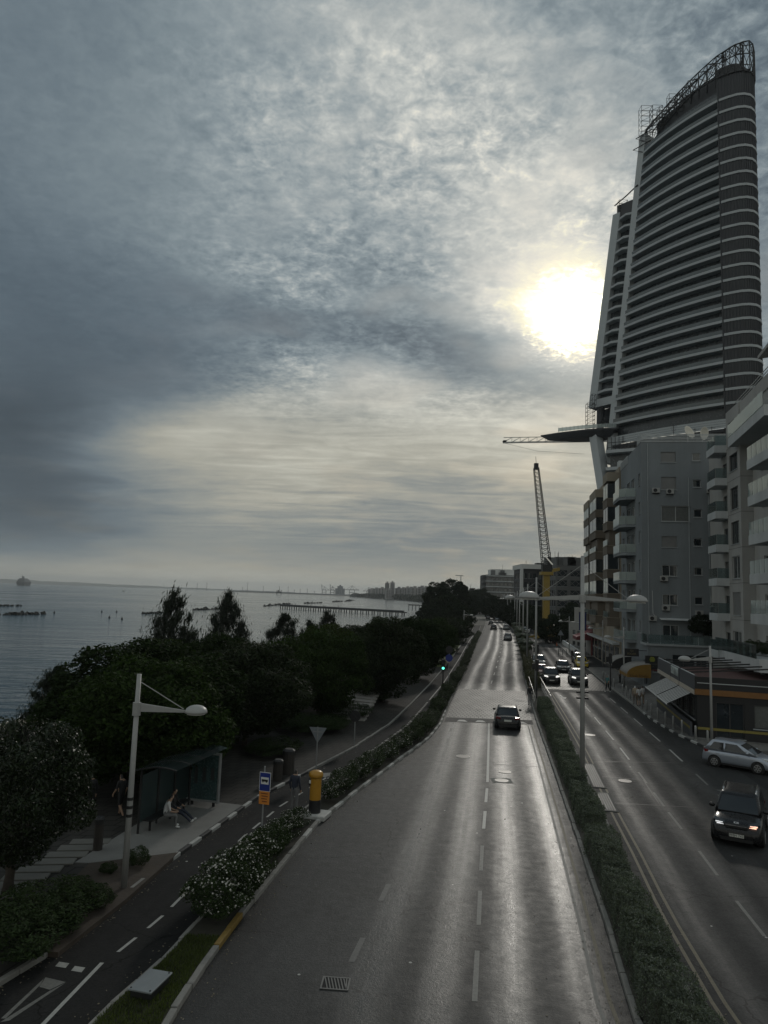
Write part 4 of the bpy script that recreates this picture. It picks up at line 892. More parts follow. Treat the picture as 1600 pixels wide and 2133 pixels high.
# planting bed soil and bus platform
MB().prism([tuple(G(x, y)[:2]) for x, y in ((120, 1995), (262, 1882), (372, 1783), (185, 1806), (90, 1900), (40, 1990))], .0, .13).build('planting_bed', m_soil)['kind'] = 'structure'
MB().prism([(cycL(24.9) - .16, 24.9), (cycL(28) - .16, 28), (cycL(31.9) - .16, 31.9), (-8.6, 32.6), (-9.9, 24.9)], .0, .118).build('bus_platform', mat('platform concrete', (.16, .158, .148), .85, var=.18, vscale=1.2))['kind'] = 'structure'
# park steps: pale curving terraces
t = tag(link('park_steps', None), kind='structure'); p = G(735, 1505)
for k in range(9):
    a0 = R(-25 + k * 2); cx, cy = p.x - .6 + k * .16, p.y + 1 + k * 1.15
    MB().box(cx, cy, .12 + k * .09, 3.1 - k * .08, .95, .18, R(-12 - k * 3)).build('step', mat('pale stone step', (.28, .27, .25), .85, var=.15), t, bevel=.02)
# bus shelter
p = G(395, 1722, .1); t = thing('bus_shelter', (-7.85, 29.6, .1), R(-13), 'bus shelter with curved smoky glass roof and poster panel', 'bus shelter')
m_sh = glassy('smoked glass', (.18, .28, .30), .20, .15)
for sx in (-.55,):
    for yy in (-1.9, -.6, .7, 2.0): MB().cyl((sx, yy, 0), (sx, yy, 2.35), .045, n=8).build('post', m_dark, t)
for k in range(4):
    y0, y1 = -2.1 + k * 1.08, -2.1 + (k + 1) * 1.08 - .03; rings = []
    for s in range(7):
        u = s / 6; x = -.75 + u * 1.75; z = 2.32 + .28 * math.sin(u * 2.2) - .1 * u; rings.append([(x, y0, z), (x, y1, z), (x, y1, z + .02), (x, y0, z + .02)])
    MB().loft(rings).build('roof_panel', m_sh, t)
    MB().loft([[(x_, y0 - .04, z_), (x_, y0, z_), (x_, y0, z_ + .05), (x_, y0 - .04, z_ + .05)] for x_, z_ in [(-.75 + u * 1.75, 2.3 + .28 * math.sin(u * 2.2) - .1 * u) for u in (0, .2, .4, .6, .8, 1)]]).build('roof_rib', m_dark, t)
for k in range(3): MB().bb(-.60, -.58, -1.85 + k * 1.3, -.65 + k * 1.3, .35, 2.1).build('back_pane', m_sh, t)
be = MB().bb(-.5, -.1, -1.7, 1.3, .42, .47).build('bench', m_dark, t)
for yy in (-1.5, 0, 1.1): MB().bb(-.35, -.28, yy, yy + .06, 0, .42).build('bench_leg', m_dark, be)
pp = MB().bb(-.62, .72, 2.05, 2.17, .28, 2.15).build('poster_panel', mat('teal poster', (.05, .085, .085), .25, var=.5, vscale=1.3), t)
fr_ = MB(); [fr_.bb(*q) for q in ((-.68, -.62, 2.02, 2.2, .15, 2.22), (.72, .78, 2.02, 2.2, .15, 2.22), (-.62, .72, 2.02, 2.2, 2.15, 2.22), (-.62, .72, 2.02, 2.2, .2, .28))]; fr_.build('frame', m_galv, pp)
for k in range(3): MB().box(-.3 + k * .38, 2.045, 1.25 + .05 * k, .16, .006, .7 - .1 * k).build('poster_figure', mat('poster ink', (.03, .035, .035), .5), pp)
for sx in (-.5, .5): MB().bb(sx, sx + .1, 2.08, 2.15, 0, .2).build('foot', m_dark, pp)

# ================================================================== buildings
ORD = ['first', 'second', 'third', 'fourth', 'fifth', 'sixth', 'seventh', 'eighth', 'ninth', 'tenth', 'eleventh', 'twelfth', 'thirteenth', 'fourteenth', 'fifteenth', 'sixteenth', 'seventeenth', 'eighteenth', 'nineteenth', 'twentieth']
m_pane = mat('window glass', (.020, .026, .030), .06, var=.2, vscale=.7, spec=.8)
m_frame = mat('aluminium frame', (.40, .41, .41), .4, .3, var=.08)
m_fdark = mat('dark frame', (.05, .05, .052), .4, .3, var=.1)
m_shut = mat('roller shutter', (.17, .17, .165), .6, var=.1, vscale=2)
m_gl = glassy('balcony glass', (.75, .8, .8), .72, .04)  # milky translucent share raised in place of bright sky reflected in the panes
m_gl2 = glassy('clear balcony glass', (.55, .62, .62), .18, .04)
m_wgrey = mat('blue grey render', (.185, .203, .212), .85, var=.10, streak=.2, vscale=.35, bump=.15, bscale=20)
m_wgrey2 = mat('blue grey trim', (.30, .32, .325), .8, var=.1)
m_beige = mat('beige render', (.27, .235, .18), .85, var=.13, streak=.25, vscale=.4, bump=.15, bscale=20)
m_beige2 = mat('brown render', (.125, .105, .082), .85, var=.12, vscale=.5)
m_taupe = mat('taupe render', (.34, .335, .32), .8, var=.08, streak=.2, vscale=.4)
m_lt = mat('pale grey slab edge', (.46, .48, .48), .7, var=.10, streak=.2, vscale=.6)
m_wh = mat('white render', (.55, .55, .53), .75, var=.08)
WR = random.Random(21); m_curt = mat('curtain behind glass', (.10, .105, .10), .25, var=.2, vscale=4, spec=.8)
def wall(b, name, o, u, n, U, Z, openings, m, depth=.22):
    """wall face at o along u (unit xy) outward n, with real openings [(u0,u1,z0,z1)] and reveals"""
    o, u, n = Vector(o), Vector(u), Vector(n); us = sorted({0.0, U, *[x for q in openings for x in q[:2]]}); zs = sorted({Z[0], Z[1], *[x for q in openings for x in q[2:4]]})
    mb = MB(); pt = lambda a, z, d=0: o + u * a + Vector((0, 0, z)) - n * d
    for i in range(len(us) - 1):
        for j in range(len(zs) - 1):
            cu, cz = (us[i] + us[i + 1]) / 2, (zs[j] + zs[j + 1]) / 2
            if any(q[0] < cu < q[1] and q[2] < cz < q[3] for q in openings): continue
            mb.add([pt(us[i], zs[j]), pt(us[i + 1], zs[j]), pt(us[i + 1], zs[j + 1]), pt(us[i], zs[j + 1])], [(0, 1, 2, 3)])
    for a, c, z0, z1 in [q[:4] for q in openings]:
        for (p1, q1), (p2, q2) in (((a, z0), (c, z0)), ((c, z0), (c, z1)), ((c, z1), (a, z1)), ((a, z1), (a, z0))):
            mb.add([pt(p1, q1), pt(p2, q2), pt(p2, q2, depth), pt(p1, q1, depth)], [(0, 1, 2, 3)])
    return link(name, mb.mesh(name, m, False, False), b)
def window(b, o, u, n, a, c, z0, z1, kind='sash', depth=.2, fm=None, pm=None):
    """recessed window in an opening: frame (part) > pane, sill"""
    o, u, n = Vector(o), Vector(u), Vector(n); fm = fm or m_frame; pm = pm or m_pane
    P = lambda x, z, d: o + u * x + Vector((0, 0, z)) - n * d
    def bx(mb, x0, x1, q0, q1, d0, d1): mb.add([P(x0, q0, d0), P(x1, q0, d0), P(x1, q1, d0), P(x0, q1, d0), P(x0, q0, d1), P(x1, q0, d1), P(x1, q1, d1), P(x0, q1, d1)], [(0, 1, 2, 3), (7, 6, 5, 4), (0, 4, 5, 1), (1, 5, 6, 2), (2, 6, 7, 3), (3, 7, 4, 0)])
    mb = MB(); t = .07
    if kind == 'shutter':
        bx(mb, a, c, z0, z1, depth * .5, depth * .6); w = mb.build('shutter', m_shut, b)
        s = MB(); k = z0 + .18
        while k < z1 - .05: bx(s, a + .02, c - .02, k, k + .02, depth * .5 - .012, depth * .5); k += .18
        s.build('slat_ridge', m_shut, w)
    else:
        for q in ((a, c, z0, z0 + t), (a, c, z1 - t, z1), (a, a + t, z0 + t, z1 - t), (c - t, c, z0 + t, z1 - t)): bx(mb, *q, depth * .6, depth)
        if kind == 'sash' and c - a > .9: m_ = (a + c) / 2; bx(mb, m_ - t / 2, m_ + t / 2, z0 + t, z1 - t, depth * .6, depth)
        w = mb.build('window', fm, b); g = MB(); bx(g, a + t * .5, c - t * .5, z0 + t * .5, z1 - t * .5, depth * .85, depth * .9); g.build('pane', pm, w)
        if WR.random() < .45 and pm is m_pane and c - a < 3.0:
            k_ = WR.choice((.35, .5, 1.0)); cu = MB(); bx(cu, a + t, a + t + (c - a - 2 * t) * k_, z0 + t, z1 - t, depth * .835, depth * .845); cu.build('curtain', m_curt, w)
    s = MB(); bx(s, a - .08, c + .08, z0 - .07, z0 - .005, -.08, depth * .5); s.build('sill', m_wgrey2, w); return w
def ac_unit(b, loc, rz=0):
    t = MB().bb(-.42, .42, -.3, 0, 0, .58).build('air_conditioner', mat('ac casing', (.30, .30, .285), .6, var=.12), b, bevel=.03); t.location = loc; t.rotation_euler = (0, 0, rz)
    MB().cyl((-.1, -.305, .29), (-.1, -.32, .29), .22, n=16).build('fan', m_dark, t); MB().bb(-.35, .35, -.25, 0, -.07, -.003).build('bracket', m_dark, t); return t
HD = R(9.3); FW = Vector((math.sin(HD), math.cos(HD), 0)); RT = Vector((math.cos(HD), -math.sin(HD), 0))
NX, NY, UX, UY = Vector((-1, 0, 0)), Vector((0, -1, 0)), Vector((1, 0, 0)), Vector((0, 1, 0))
# ---------------------------------------------------------------- grey block
g0 = AT(1337, 1150, 82); B = thing('apartment_block', (g0.x, 82, .1), -HD, 'dark blue grey apartment block with small windows and air conditioners', 'building')
SC = 1480 / 82.0; zz = lambda py: H - .1 + (1256 - py) / SC; ux = lambda px: (px - 1337) / SC
rows = [(947, 22), (1003, 27), (1067, 33), (1126, 23), (1186, 23), (1246, 22)]
ops = []; kinds = []
for i, (cy, hh) in enumerate(rows):
    z0, z1 = zz(cy + hh / 2), zz(cy - hh / 2)
    wA = (ux(1377), ux(1434 if i == 2 else 1407), z0, z1); ops.append(wA); kinds.append('shutter' if i in (0, 1, 3) else 'sash')
    ops.append((ux(1440), ux(1456), zz(cy + 8), zz(cy - 8))) if i != 2 else ops.append((ux(1441), ux(1457), zz(1074), zz(1057))); kinds.append('single')
    ops.append((ux(1483), ux(1514), z0, z1)); kinds.append('shutter' if i in (0, 2) else 'sash')
ops.append((ux(1377), ux(1408), zz(1330), zz(1297))); kinds.append('sash'); ops.append((ux(1483), ux(1514), zz(1332), zz(1301))); kinds.append('shutter')
Wd, Dp, Ht = 17.0, 14.0, zz(915)
wall(B, 'wall', (0, 0, 0), UX, NY, Wd, (0, Ht), ops, m_wgrey)
for i, (q, k) in enumerate(zip(ops, kinds)): window(B, (0, 0, 0), UX, NY, *q, kind=k, pm=m_curt if i == 6 else m_pane)
# street side
fl = [zz(y) for y in (1335, 1270, 1208, 1147, 1085, 1024, 962)]; ops2 = []; k2 = []
for i, z in enumerate(fl[:-1]):
    for a, c, k in ((.7, 1.7, 'sash'), (4.3, 6.2, 'sash'), (7.2, 9.4, 'sash'), (11.2, 12.6, 'sash')): ops2.append((a, c, z + .25 + (.8 if a in (.7, 11.2) else 0), z + 2.45)); k2.append(k)
wall(B, 'wall', (0, 0, 0), UY, NX, Dp, (0, Ht), ops2, m_wgrey)
for q, k in zip(ops2, k2): window(B, (0, 0, 0), UY, NX, *q, kind=k)
for i, z in enumerate(fl[:-1]):
    s = MB().prism([(0.01, 3.6), (-1.1, 3.9), (-1.75, 4.6), (-1.75, 9.2), (-1.2, 10.0), (0.01, 10.2)], z - .25, z + .05).build('balcony', m_wgrey, B)
    MB().bb(-1.8, -1.7, 4.55, 9.25, z + .05, z + .16).build('upstand', m_wgrey2, s)
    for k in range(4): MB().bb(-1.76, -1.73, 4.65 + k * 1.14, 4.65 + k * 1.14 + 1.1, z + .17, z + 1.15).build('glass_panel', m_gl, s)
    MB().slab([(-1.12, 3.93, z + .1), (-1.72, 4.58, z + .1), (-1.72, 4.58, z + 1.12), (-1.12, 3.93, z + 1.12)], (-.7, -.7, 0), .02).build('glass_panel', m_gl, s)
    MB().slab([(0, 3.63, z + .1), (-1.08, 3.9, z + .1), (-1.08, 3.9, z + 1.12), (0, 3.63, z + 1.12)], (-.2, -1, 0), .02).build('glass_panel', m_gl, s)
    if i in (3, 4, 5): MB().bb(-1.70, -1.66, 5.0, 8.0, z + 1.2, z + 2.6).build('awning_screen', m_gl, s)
MB().add([(0, 0, Ht), (Wd, 0, Ht), (Wd, Dp, Ht), (0, Dp, Ht)], [(0, 1, 2, 3)]).build('roof', m_wgrey2, B)
for k in range(6):   # slatted roof rail
    z = Ht + .02 + k * .17; MB().bb(-.02, Wd, -.05, .0, z, z + .09).build('rail_slat', m_lt, B); MB().bb(-.06, -.02, .0, 2.2, z, z + .09).build('rail_slat', m_lt, B); MB().bb(-.06, -.02, 8.5, Dp, z - .9, z - .81).build('rail_slat', m_lt, B)
for px, py in ((1366, 1024), (1394, 1026), (1474, 1024), (1380, 1208), (1487, 1212), (1383, 1268), (1448, 1276), (1357, 1290)): ac_unit(B, (ux(px), -.001, zz(py)))
# drain pipes, cables, curtains on the long wall
for px_, y0_, y1_ in ((1350, 1335, 918), (1470, 1335, 1010), (1431, 1330, 990)): MB().cyl((ux(px_), -.06, zz(y0_)), (ux(px_), -.06, zz(y1_)), .045, n=6).build('drain_pipe', m_wgrey2, B)
for px_, y0_, y1_ in ((1357, 1283, 1228), (1471, 1275, 1235)): tub([(ux(px_), -.03, zz(y1_)), (ux(px_ + 1), -.03, zz(y0_ - 8)), (ux(px_ + 8), -.03, zz(y0_))], .025, 5).build('cable', m_wh, B)
# podium with terrace
pz = zz(1337); pw = 17.0; pd = 3.0
o3 = [(.5, 1.9, pz - 2.9, pz - 1.3), (ux(1383), ux(1424), pz - 2.4, pz - .9), (ux(1427), ux(1446), pz - 2.4, pz - .9), (ux(1449), ux(1467), pz - 2.4, pz - .9)]
wall(B, 'podium_wall', (0, -pd, 0), UX, NY, pw, (0, pz), o3, m_wgrey); [window(B, (0, -pd, 0), UX, NY, *q, kind='sash', fm=m_frame if i == 0 else m_fdark) for i, q in enumerate(o3)]
wall(B, 'podium_wall', (0, -pd, 0), UY, NX, pd, (0, pz), [(.5, 2.4, .3, 3.0)], m_wgrey)
tr_ = MB().bb(-.25, pw, -pd - .2, -.002, pz, pz + .22).build('terrace', m_wgrey2, B)
for k in range(12): MB().bb(.02 + k * 1.3, .02 + k * 1.3 + 1.26, -pd - .12, -pd - .09, pz + .22, pz + 1.2).build('glass_panel', m_gl2, tr_)
MB().bb(-.17, -.14, -pd, -.3, pz + .22, pz + 1.2).build('glass_panel', m_gl2, tr_)
for a, c in ((ux(1370), ux(1433)), (ux(1436), ux(1488))): MB().slab([(a, -.02, zz(1284)), (c, -.02, zz(1284)), (c, -1.1, zz(1287)), (a, -1.1, zz(1287))], (0, 0, 1), .06).build('rolled_awning', m_lt, B)
for a in (ux(1432), ux(1464)): MB().bb(a, a + .9, -1.6, -.9, pz + .22, pz + .95).build('planter', m_wh, B)
rf = thing('potted_tree', tuple(B.matrix_basis @ Vector((ux(1450), -1.3, pz + .95))), 0, 'dark leafy potted tree on the grey block terrace', 'plant'); c_ = link('crown', bush_cr, rf); c_.location = (0, 0, 1.3); c_.scale = (1.4, 1.0, 1.3); MB().cyl((0, 0, -.4), (0, 0, 1.0), .05, n=6).build('stem', m_bark, rf)
# dishes and aerials on the roof
for px, rr, lab in ((1445, .85, 'left white satellite dish on the grey block roof'), (1475, .78, 'right satellite dish on the grey block roof')):
    q = B.matrix_basis @ Vector((ux(px), 3.0, Ht)); t = thing('satellite_dish', q, R(20), lab, 'dish', 'roof satellite dishes')
    d = MB().lathe([(.05, 0), (rr * .5, .06), (rr * .85, .2), (rr, .3), (rr * .97, .31), (rr * .8, .2), (.06, .03)], n=20).build('bowl', mat('dish white', (.62, .58, .5), .6, var=.06), t, smooth=True); d.location = (0, 0, 1.75); d.rotation_euler = (R(70 if px < 1460 else 100), 0, R(10)); MB().cyl((0, 0, 0), (0, 0, 1.7), .05, n=8).build('mast', m_galv, t)
for px, hh, lab in ((1420, 3.0, 'spindly roof aerial left of the dishes'), (1465, 2.6, 'roof aerial between the dishes'), (1500, 2.8, 'roof aerial right of the dishes')):
    q = B.matrix_basis @ Vector((ux(px), 4.0, Ht)); t = thing('roof_aerial', q, 0, lab, 'aerial', 'roof aerials'); MB().cyl((0, 0, 0), (0, 0, hh), .035, n=6).build('mast', m_dark, t)
    for k in range(4): MB().bar((-.45 + .06 * k, 0, hh - .15 - k * .2), (.45 - .06 * k, 0, hh - .1 - k * .2), .03).build('element', m_dark, t)
# ---------------------------------------------------------------- beige block behind it
q = Vector((g0.x, 82, .1)) + FW * 14.6 - RT * .1; B2 = thing('apartment_block', q, -HD, 'beige apartment block with brown parapets and stacked bays', 'building'); H2 = AT(1280, 975, 97).z
fz = [H2 - 2.2 - 3.25 * k for k in range(8)]
ob = [(a, a + w_, z + .9, z + 2.2) for z in fz[:7] for a, w_ in ((4.6, .9), (6.8, 1.2), (9.6, .9), (21.5, 1.3), (25.5, 1.5))]
wall(B2, 'wall', (0, 0, 0), UY, NX, 31.0, (0, H2), ob, m_beige); [window(B2, (0, 0, 0), UY, NX, *k) for k in ob]
wall(B2, 'wall', (0, 0, 0), UX, NY, 12.0, (0, H2), [], m_beige)
MB().bb(0, 12, 0, 31, H2 - .02, H2).build('roof', m_beige2, B2)
def bay(y0, y1, xd, zs, top):
    for i, z in enumerate(zs):
        s = MB().bb(-xd, -.01, y0, y1, z - .1, z + 1.0).build('parapet', m_beige2, B2); MB().bb(-xd - .06, .02, y0 - .06, y1 + .06, z + 1.0, z + 1.08).build('ledge', m_beige, s)
        if i % 3 == 2: 
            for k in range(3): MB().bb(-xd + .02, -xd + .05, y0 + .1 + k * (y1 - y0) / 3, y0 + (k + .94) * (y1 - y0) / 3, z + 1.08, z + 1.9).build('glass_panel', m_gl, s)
        else:
            w_ = MB(); w_.bb(-xd + .05, -xd + .12, y0 + .05, y0 + .12, z + 1.08, z + 3.1); w_.bb(-xd + .05, -xd + .12, y1 - .12, y1 - .05, z + 1.08, z + 3.1); w_.bb(-xd + .04, -xd + .13, (y0 + y1) / 2 - .05, (y0 + y1) / 2 + .05, z + 1.08, z + 3.1); w_.bb(-.2, -.1, y0 + .04, y0 + .13, z + 1.08, z + 3.1); fr = w_.build('window', m_frame, B2)
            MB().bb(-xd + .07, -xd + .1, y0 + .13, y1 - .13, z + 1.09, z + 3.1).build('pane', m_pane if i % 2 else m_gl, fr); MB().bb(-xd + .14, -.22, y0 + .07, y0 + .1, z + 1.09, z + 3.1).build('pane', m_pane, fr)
        MB().bb(-xd + .35, -.012, y0 + .4, y1 - .1, z + 1.01, z + 3.12).build('bay_room', m_beige2, s)
    MB().bb(-xd, -.01, y0, y1, top - .7, top + .55).build('bay_head', m_beige, B2)
bay(0.02, 4.0, 1.65, fz[1:7], fz[0] + .9); bay(13, 20.5, 1.5, fz[1:7], fz[0] + .5); bay(24, 30.5, 1.3, fz[1:7], fz[0] + .3)
for a, z in ((5.5, 3), (8.5, 4), (11.5, 5), (5.6, 5), (22, 4)): ac_unit(B2, (-.01, a, fz[z] + .1), R(-90))
MB().bb(-.9, -.01, .5, 30, 3.6, 3.85).build('shop_canopy', m_lt, B2); 
for k in range(7): s = MB().bb(-.05, -.012, 1 + k * 4.2, 4.2 + k * 4.2, .15, 3.2).build('shop_front', m_pane, B2)
t = MB().bb(-.03, .6, .2, 1.6, H2, H2 + .9).build('water_tank', m_lt, B2)
# red fronted shop at the end with a red awning
q = q + FW * 31.2; B3 = thing('corner_shop', q, -HD, 'low red fronted corner shop with red awning beyond the beige block', 'building'); H3 = 9.5
m_b3 = mat('dull cream render', (.26, .25, .23), .8, var=.12); wall(B3, 'wall', (0, 0, 0), UX, NY, 9, (0, H3), [(1, 3, 5.5, 7)], m_b3); wall(B3, 'wall', (0, 0, 0), UY, NX, 7, (0, H3), [(1, 2.6, 5.6, 7.2), (4, 6, 5.6, 7.2)], m_b3); [window(B3, (0, 0, 0), UY, NX, *k) for k in ((1, 2.6, 5.6, 7.2), (4, 6, 5.6, 7.2))]
m_red = mat('red paint', (.13, .02, .024), .6, var=.12); m_redc = mat('red canvas', (.20, .055, .06), .8, var=.12)
MB().bb(-.12, -.01, -3, 7, 2.6, 5.0).build('red_fascia', m_red, B3); MB().bb(-.2, -.03, -2.6, -2.2, 0, 2.6).build('red_pier', m_red, B3)
MB().slab([(-.13, -2.5, 4.0), (-.13, 4, 4.0), (-2.6, 4, 3.1), (-2.6, -2.5, 3.1)], (0, 0, 1), .05).build('awning', m_redc, B3); MB().bb(-2.65, -2.6, -2.5, 4, 2.55, 3.15).build('awning_valance', m_red, B3)
MB().slab([(-.13, -2.5, 4.0), (-2.6, -2.5, 3.1), (-2.6, -2.5, 2.6), (-.13, -2.5, 2.6)], (0, -1, 0), .03).build('awning_side', m_red, B3)
q = G(1222, 1372, .1) if False else AT(1228, 1310, 118); t = thing('blue_banner', (q.x, 122, 6.0), -HD, 'blue banner panel hanging beside the red corner shop', 'banner'); MB().bb(-.6, .6, -.05, .05, -1.5, 1.5).build('panel', mat('faded blue', (.012, .02, .09), .6, var=.1), t); MB().bb(-.65, .65, -.06, .06, 1.5, 1.6).build('batten', m_dark, t)
# ---------------------------------------------------------------- right hand block with glass balconies
HB = R(11); RB0 = AT(1518, 1150, 70); B4 = thing('apartment_block', (RB0.x, 70, .1), -HB, 'taupe apartment block with glass balconies at the right picture edge', 'building')
zb = lambda py, Y=71.5: H - .1 + (1261 - py) * Y / 1480.0
lev = [zb(y) for y in (1365, 1290, 1219, 1150, 1081, 1012, 943)]; H4 = lev[-1] + 4.0
op4 = [(.75, 3.5, z + 1.1, z + 2.75) if i in (0, 5, 6) else (.75, 3.3, z + .65, z + 2.8) for i, z in enumerate(lev)]
wall(B4, 'wall', (0, -4.3, 0), UY, NX, 4.3, (0, H4), op4, m_taupe); [window(B4, (0, -4.3, 0), UY, NX, *k, kind='shutter' if i in (1, 6) else 'sash', fm=m_fdark if i > 2 else m_frame) for i, k in enumerate(op4)]
wall(B4, 'wall', (0, -4.3, 0), UX, NY, 1.1, (0, H4), [], m_taupe)
op5 = [(7.6, 9.2, z + .3, z + 2.6) for z in lev] + [(3.0, 6.4, z + .3, z + 2.6) for z in lev]
wall(B4, 'wall', (1.1, -16, 0), UY, NX, 11.7, (0, H4), op5, m_taupe); [window(B4, (1.1, -16, 0), UY, NX, *k, fm=m_frame) for k in op5]
wall(B4, 'wall', (.3, 0, 0), UY, NX, 8, (0, H4 - 3), [(.4, 2.6, z + .3, z + 2.5) for z in lev[:-1]], m_taupe); [window(B4, (.3, 0, 0), UY, NX, .4, 2.6, z + .3, z + 2.5, fm=m_fdark) for z in lev[:-1]]
wall(B4, 'wall', (.3, 8, 0), UX, Vector((0, 1, 0)), 10, (0, H4 - 3), [], m_taupe)
for z in lev: MB().bb(-.012, .0, -4.3, 0, z + .2, z + .23).build('joint', m_seam, B4); MB().bb(0, 1.1, -4.312, -4.3, z + .2, z + .23).build('joint', m_seam, B4)
for i, z in enumerate(lev):
    s = MB().bb(-1.15, .29, .02, 3.1, z, z + .75).build('balcony', m_lt, B4, bevel=.02)
    for k in range(3): MB().bb(-1.10, -1.07, .1 + k * 1.0, 1.06 + k * 1.0, z + .75, z + 1.75).build('glass_panel', m_gl2, s)
    MB().bb(-1.05, .25, .06, .09, z + .75, z + 1.75).build('glass_panel', m_gl2, s)
lev2 = [H - .1 + (1263 - y) * 59.5 / 1480 for y in (1297, 1214, 1131, 1047, 967)]
for i, z in enumerate(lev2):
    s = MB().bb(-.85, 1.09, -15.5, -9.2, z, z + .85).build('balcony', m_lt, B4, bevel=.02)
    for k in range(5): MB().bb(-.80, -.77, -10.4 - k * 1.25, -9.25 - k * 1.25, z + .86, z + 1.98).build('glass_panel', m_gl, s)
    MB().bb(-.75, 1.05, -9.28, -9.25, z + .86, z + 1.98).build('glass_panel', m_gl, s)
# penthouse: big cantilevered slab with long glass rail, parapet and roof canopy
z = lev2[-1] + 3.3
s = MB().prism([(1.1, -4.0), (-.7, -3.2), (-1.3, -15.5), (1.1, -15.5)], z, z + .9).build('penthouse_slab', m_lt, B4)
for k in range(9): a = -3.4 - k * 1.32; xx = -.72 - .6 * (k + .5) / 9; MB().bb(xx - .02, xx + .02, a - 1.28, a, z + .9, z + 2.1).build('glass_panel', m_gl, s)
MB().prism([(.9, -2.0), (.2, -2.0), (-.4, -16), (.9, -16)], z + 2.9, z + 4.1).build('parapet', m_taupe, B4); MB().prism([(4, -2.1), (.25, -2.1), (-.3, -16), (4, -16)], z + .9, z + 2.9).build('penthouse_wall', m_taupe, B4)
for dz in (4.35, 4.65): tub([(.3, -2.1, z + dz), (-.35, -15.9, z + dz)], .04, 6).build('hand_rail', m_rail, B4)
MB().slab([(.2, -9.5, z + 6.6), (6, -9.5, z + 7.4), (6, -16, z + 7.4), (-.2, -16, z + 6.6)], (0, 0, 1), .3).build('roof_canopy', m_taupe, B4)
for yy in (-10.5, -15.2): MB().bb(1.2, 1.5, yy, yy + .3, z + 4.1, z + 6.7).build('canopy_post', m_taupe, B4)
# first floor terrace and shop windows behind the restaurant
z = 4.25
s = MB().prism([(1.09, -2.0), (-1.6, -2.2), (-2.2, -6), (-2.0, -15), (1.09, -15.5)], z, z + 1.0).build('terrace', m_lt, B4)
for k in range(7): a = -2.6 - k * 1.7; MB().bb(-2.05, -2.02, a - 1.64, a, z + 1.0, z + 2.1).build('glass_panel', m_gl2, s)
for k in range(8): a = -1.5 - k * 1.8; MB().bb(-.02, .25, a - .3, a, .1, z).build('shop_column', m_lt, B4); MB().bb(.3, .34, a - 1.78, a - .32, .5, z - .25).build('shop_window', m_pane, B4)
rf = thing('terrace_plants', tuple(B4.matrix_basis @ Vector((-.9, -9.0, z + 1.0))), 0, 'dark potted plants behind the glass rail of the first floor terrace', 'plants')
for k in range(3): c_ = link('plant', shr[2][0], rf); c_.location = (.1 * k, -1.2 * k, .6); c_.scale = (.5, .6, .7)
# ---------------------------------------------------------------- corner restaurant
A_, Bf, Cf, Df = Vector((22.6, 51.4, 0)), Vector((26.1, 67.2, 0)), Vector((36, 65, 0)), Vector((36, 46.9, 0))
RS = thing('restaurant', (A_.x, A_.y, .12), 0, 'black single storey corner restaurant with striped awning and orange trim', 'restaurant')
m_bk = mat('black cladding', (.012, .012, .013), .5, var=.25, vscale=1); m_char = mat('charcoal fascia', (.055, .058, .065), .6, var=.15); m_cream = mat('cream trim', (.42, .37, .31), .7, var=.1); m_or = mat('orange trim', (.19, .085, .02), .6, var=.15); m_yl = mat('yellow trim', (.22, .18, .04), .6, var=.2)
u1 = (Bf - A_).normalized(); n1 = Vector((-u1.y, u1.x, 0)); L1 = (Bf - A_).length; u2 = (Df - A_).normalized(); n2 = Vector((u2.y, -u2.x, 0)); L2 = (Df - A_).length
Z3 = Vector((0, 0, 0))
wall(RS, 'wall', Z3, u1, n1, L1, (0, 3.0), [(.8 + k * 2.5, 2.9 + k * 2.5, 1.1, 2.6) for k in range(4)], m_bk)
for k in range(4): window(RS, Z3, u1, n1, .8 + k * 2.5, 2.9 + k * 2.5, 1.1, 2.6, fm=m_fdark)
wall(RS, 'wall', Z3, u2, n2, L2, (0, 4.1), [(1.2, 3.0, .1, 2.5), (3.6, 6.2, .9, 2.5)], m_bk); [window(RS, Z3, u2, n2, *k, fm=m_fdark) for k in ((1.2, 3.0, .1, 2.5), (3.6, 6.2, .9, 2.5))]
def plate(name, u, n, a, c, z0, z1, d0, d1, m, par=RS):
    mb = MB(); pts = [(a, d0), (c, d0), (c, d1), (a, d1)]; vs = [tuple(u * x + n * d + Vector((0, 0, z))) for z in (z0, z1) for x, d in pts]
    mb.add(vs, [(3, 2, 1, 0), (4, 5, 6, 7), (0, 1, 5, 4), (1, 2, 6, 5), (2, 3, 7, 6), (3, 0, 4, 7)]); return mb.build(name, m, par)
for a, c in ((0, 5.5), (5.7, 9.4), (9.6, L1)): plate('fascia', u1, n1, a, c, 3.25, 4.25, .01, .16, m_char); plate('cream_band', u1, n1, a + .05, c - .05, 2.92, 3.24, .01, .2, m_cream); plate('fascia_cap', u1, n1, a + .3, c - .3, 4.25, 4.29, .05, .14, m_lt)
plate('fascia', u2, n2, -.15, L2, 3.35, 4.2, .01, .13, m_bk); plate('orange_band', u2, n2, -.15, 9.5, 2.95, 3.34, .012, .17, m_or); plate('pale_band', u2, n2, 0, L2, 3.75, 3.80, .131, .15, m_lt); plate('yellow_band', u2, n2, 0, 5, .55, .72, .01, .04, m_yl)
plate('low_wall', u1, n1, 0, L1 - 1.5, 0, 1.0, .35, .5, m_char); plate('yellow_band', u1, n1, 0.02, L1 - 1.6, .55, .70, .501, .53, m_yl); plate('deck', u1, n1, 0, L1 - 1.5, .05, .12, .02, .35, m_char)
plate('notice', u2, n2, 8.0, 8.7, 1.75, 2.15, .012, .03, m_white); plate('white_lintel', u2, n2, 8.2, 11, 3.0, 3.2, .014, .4, m_lt)
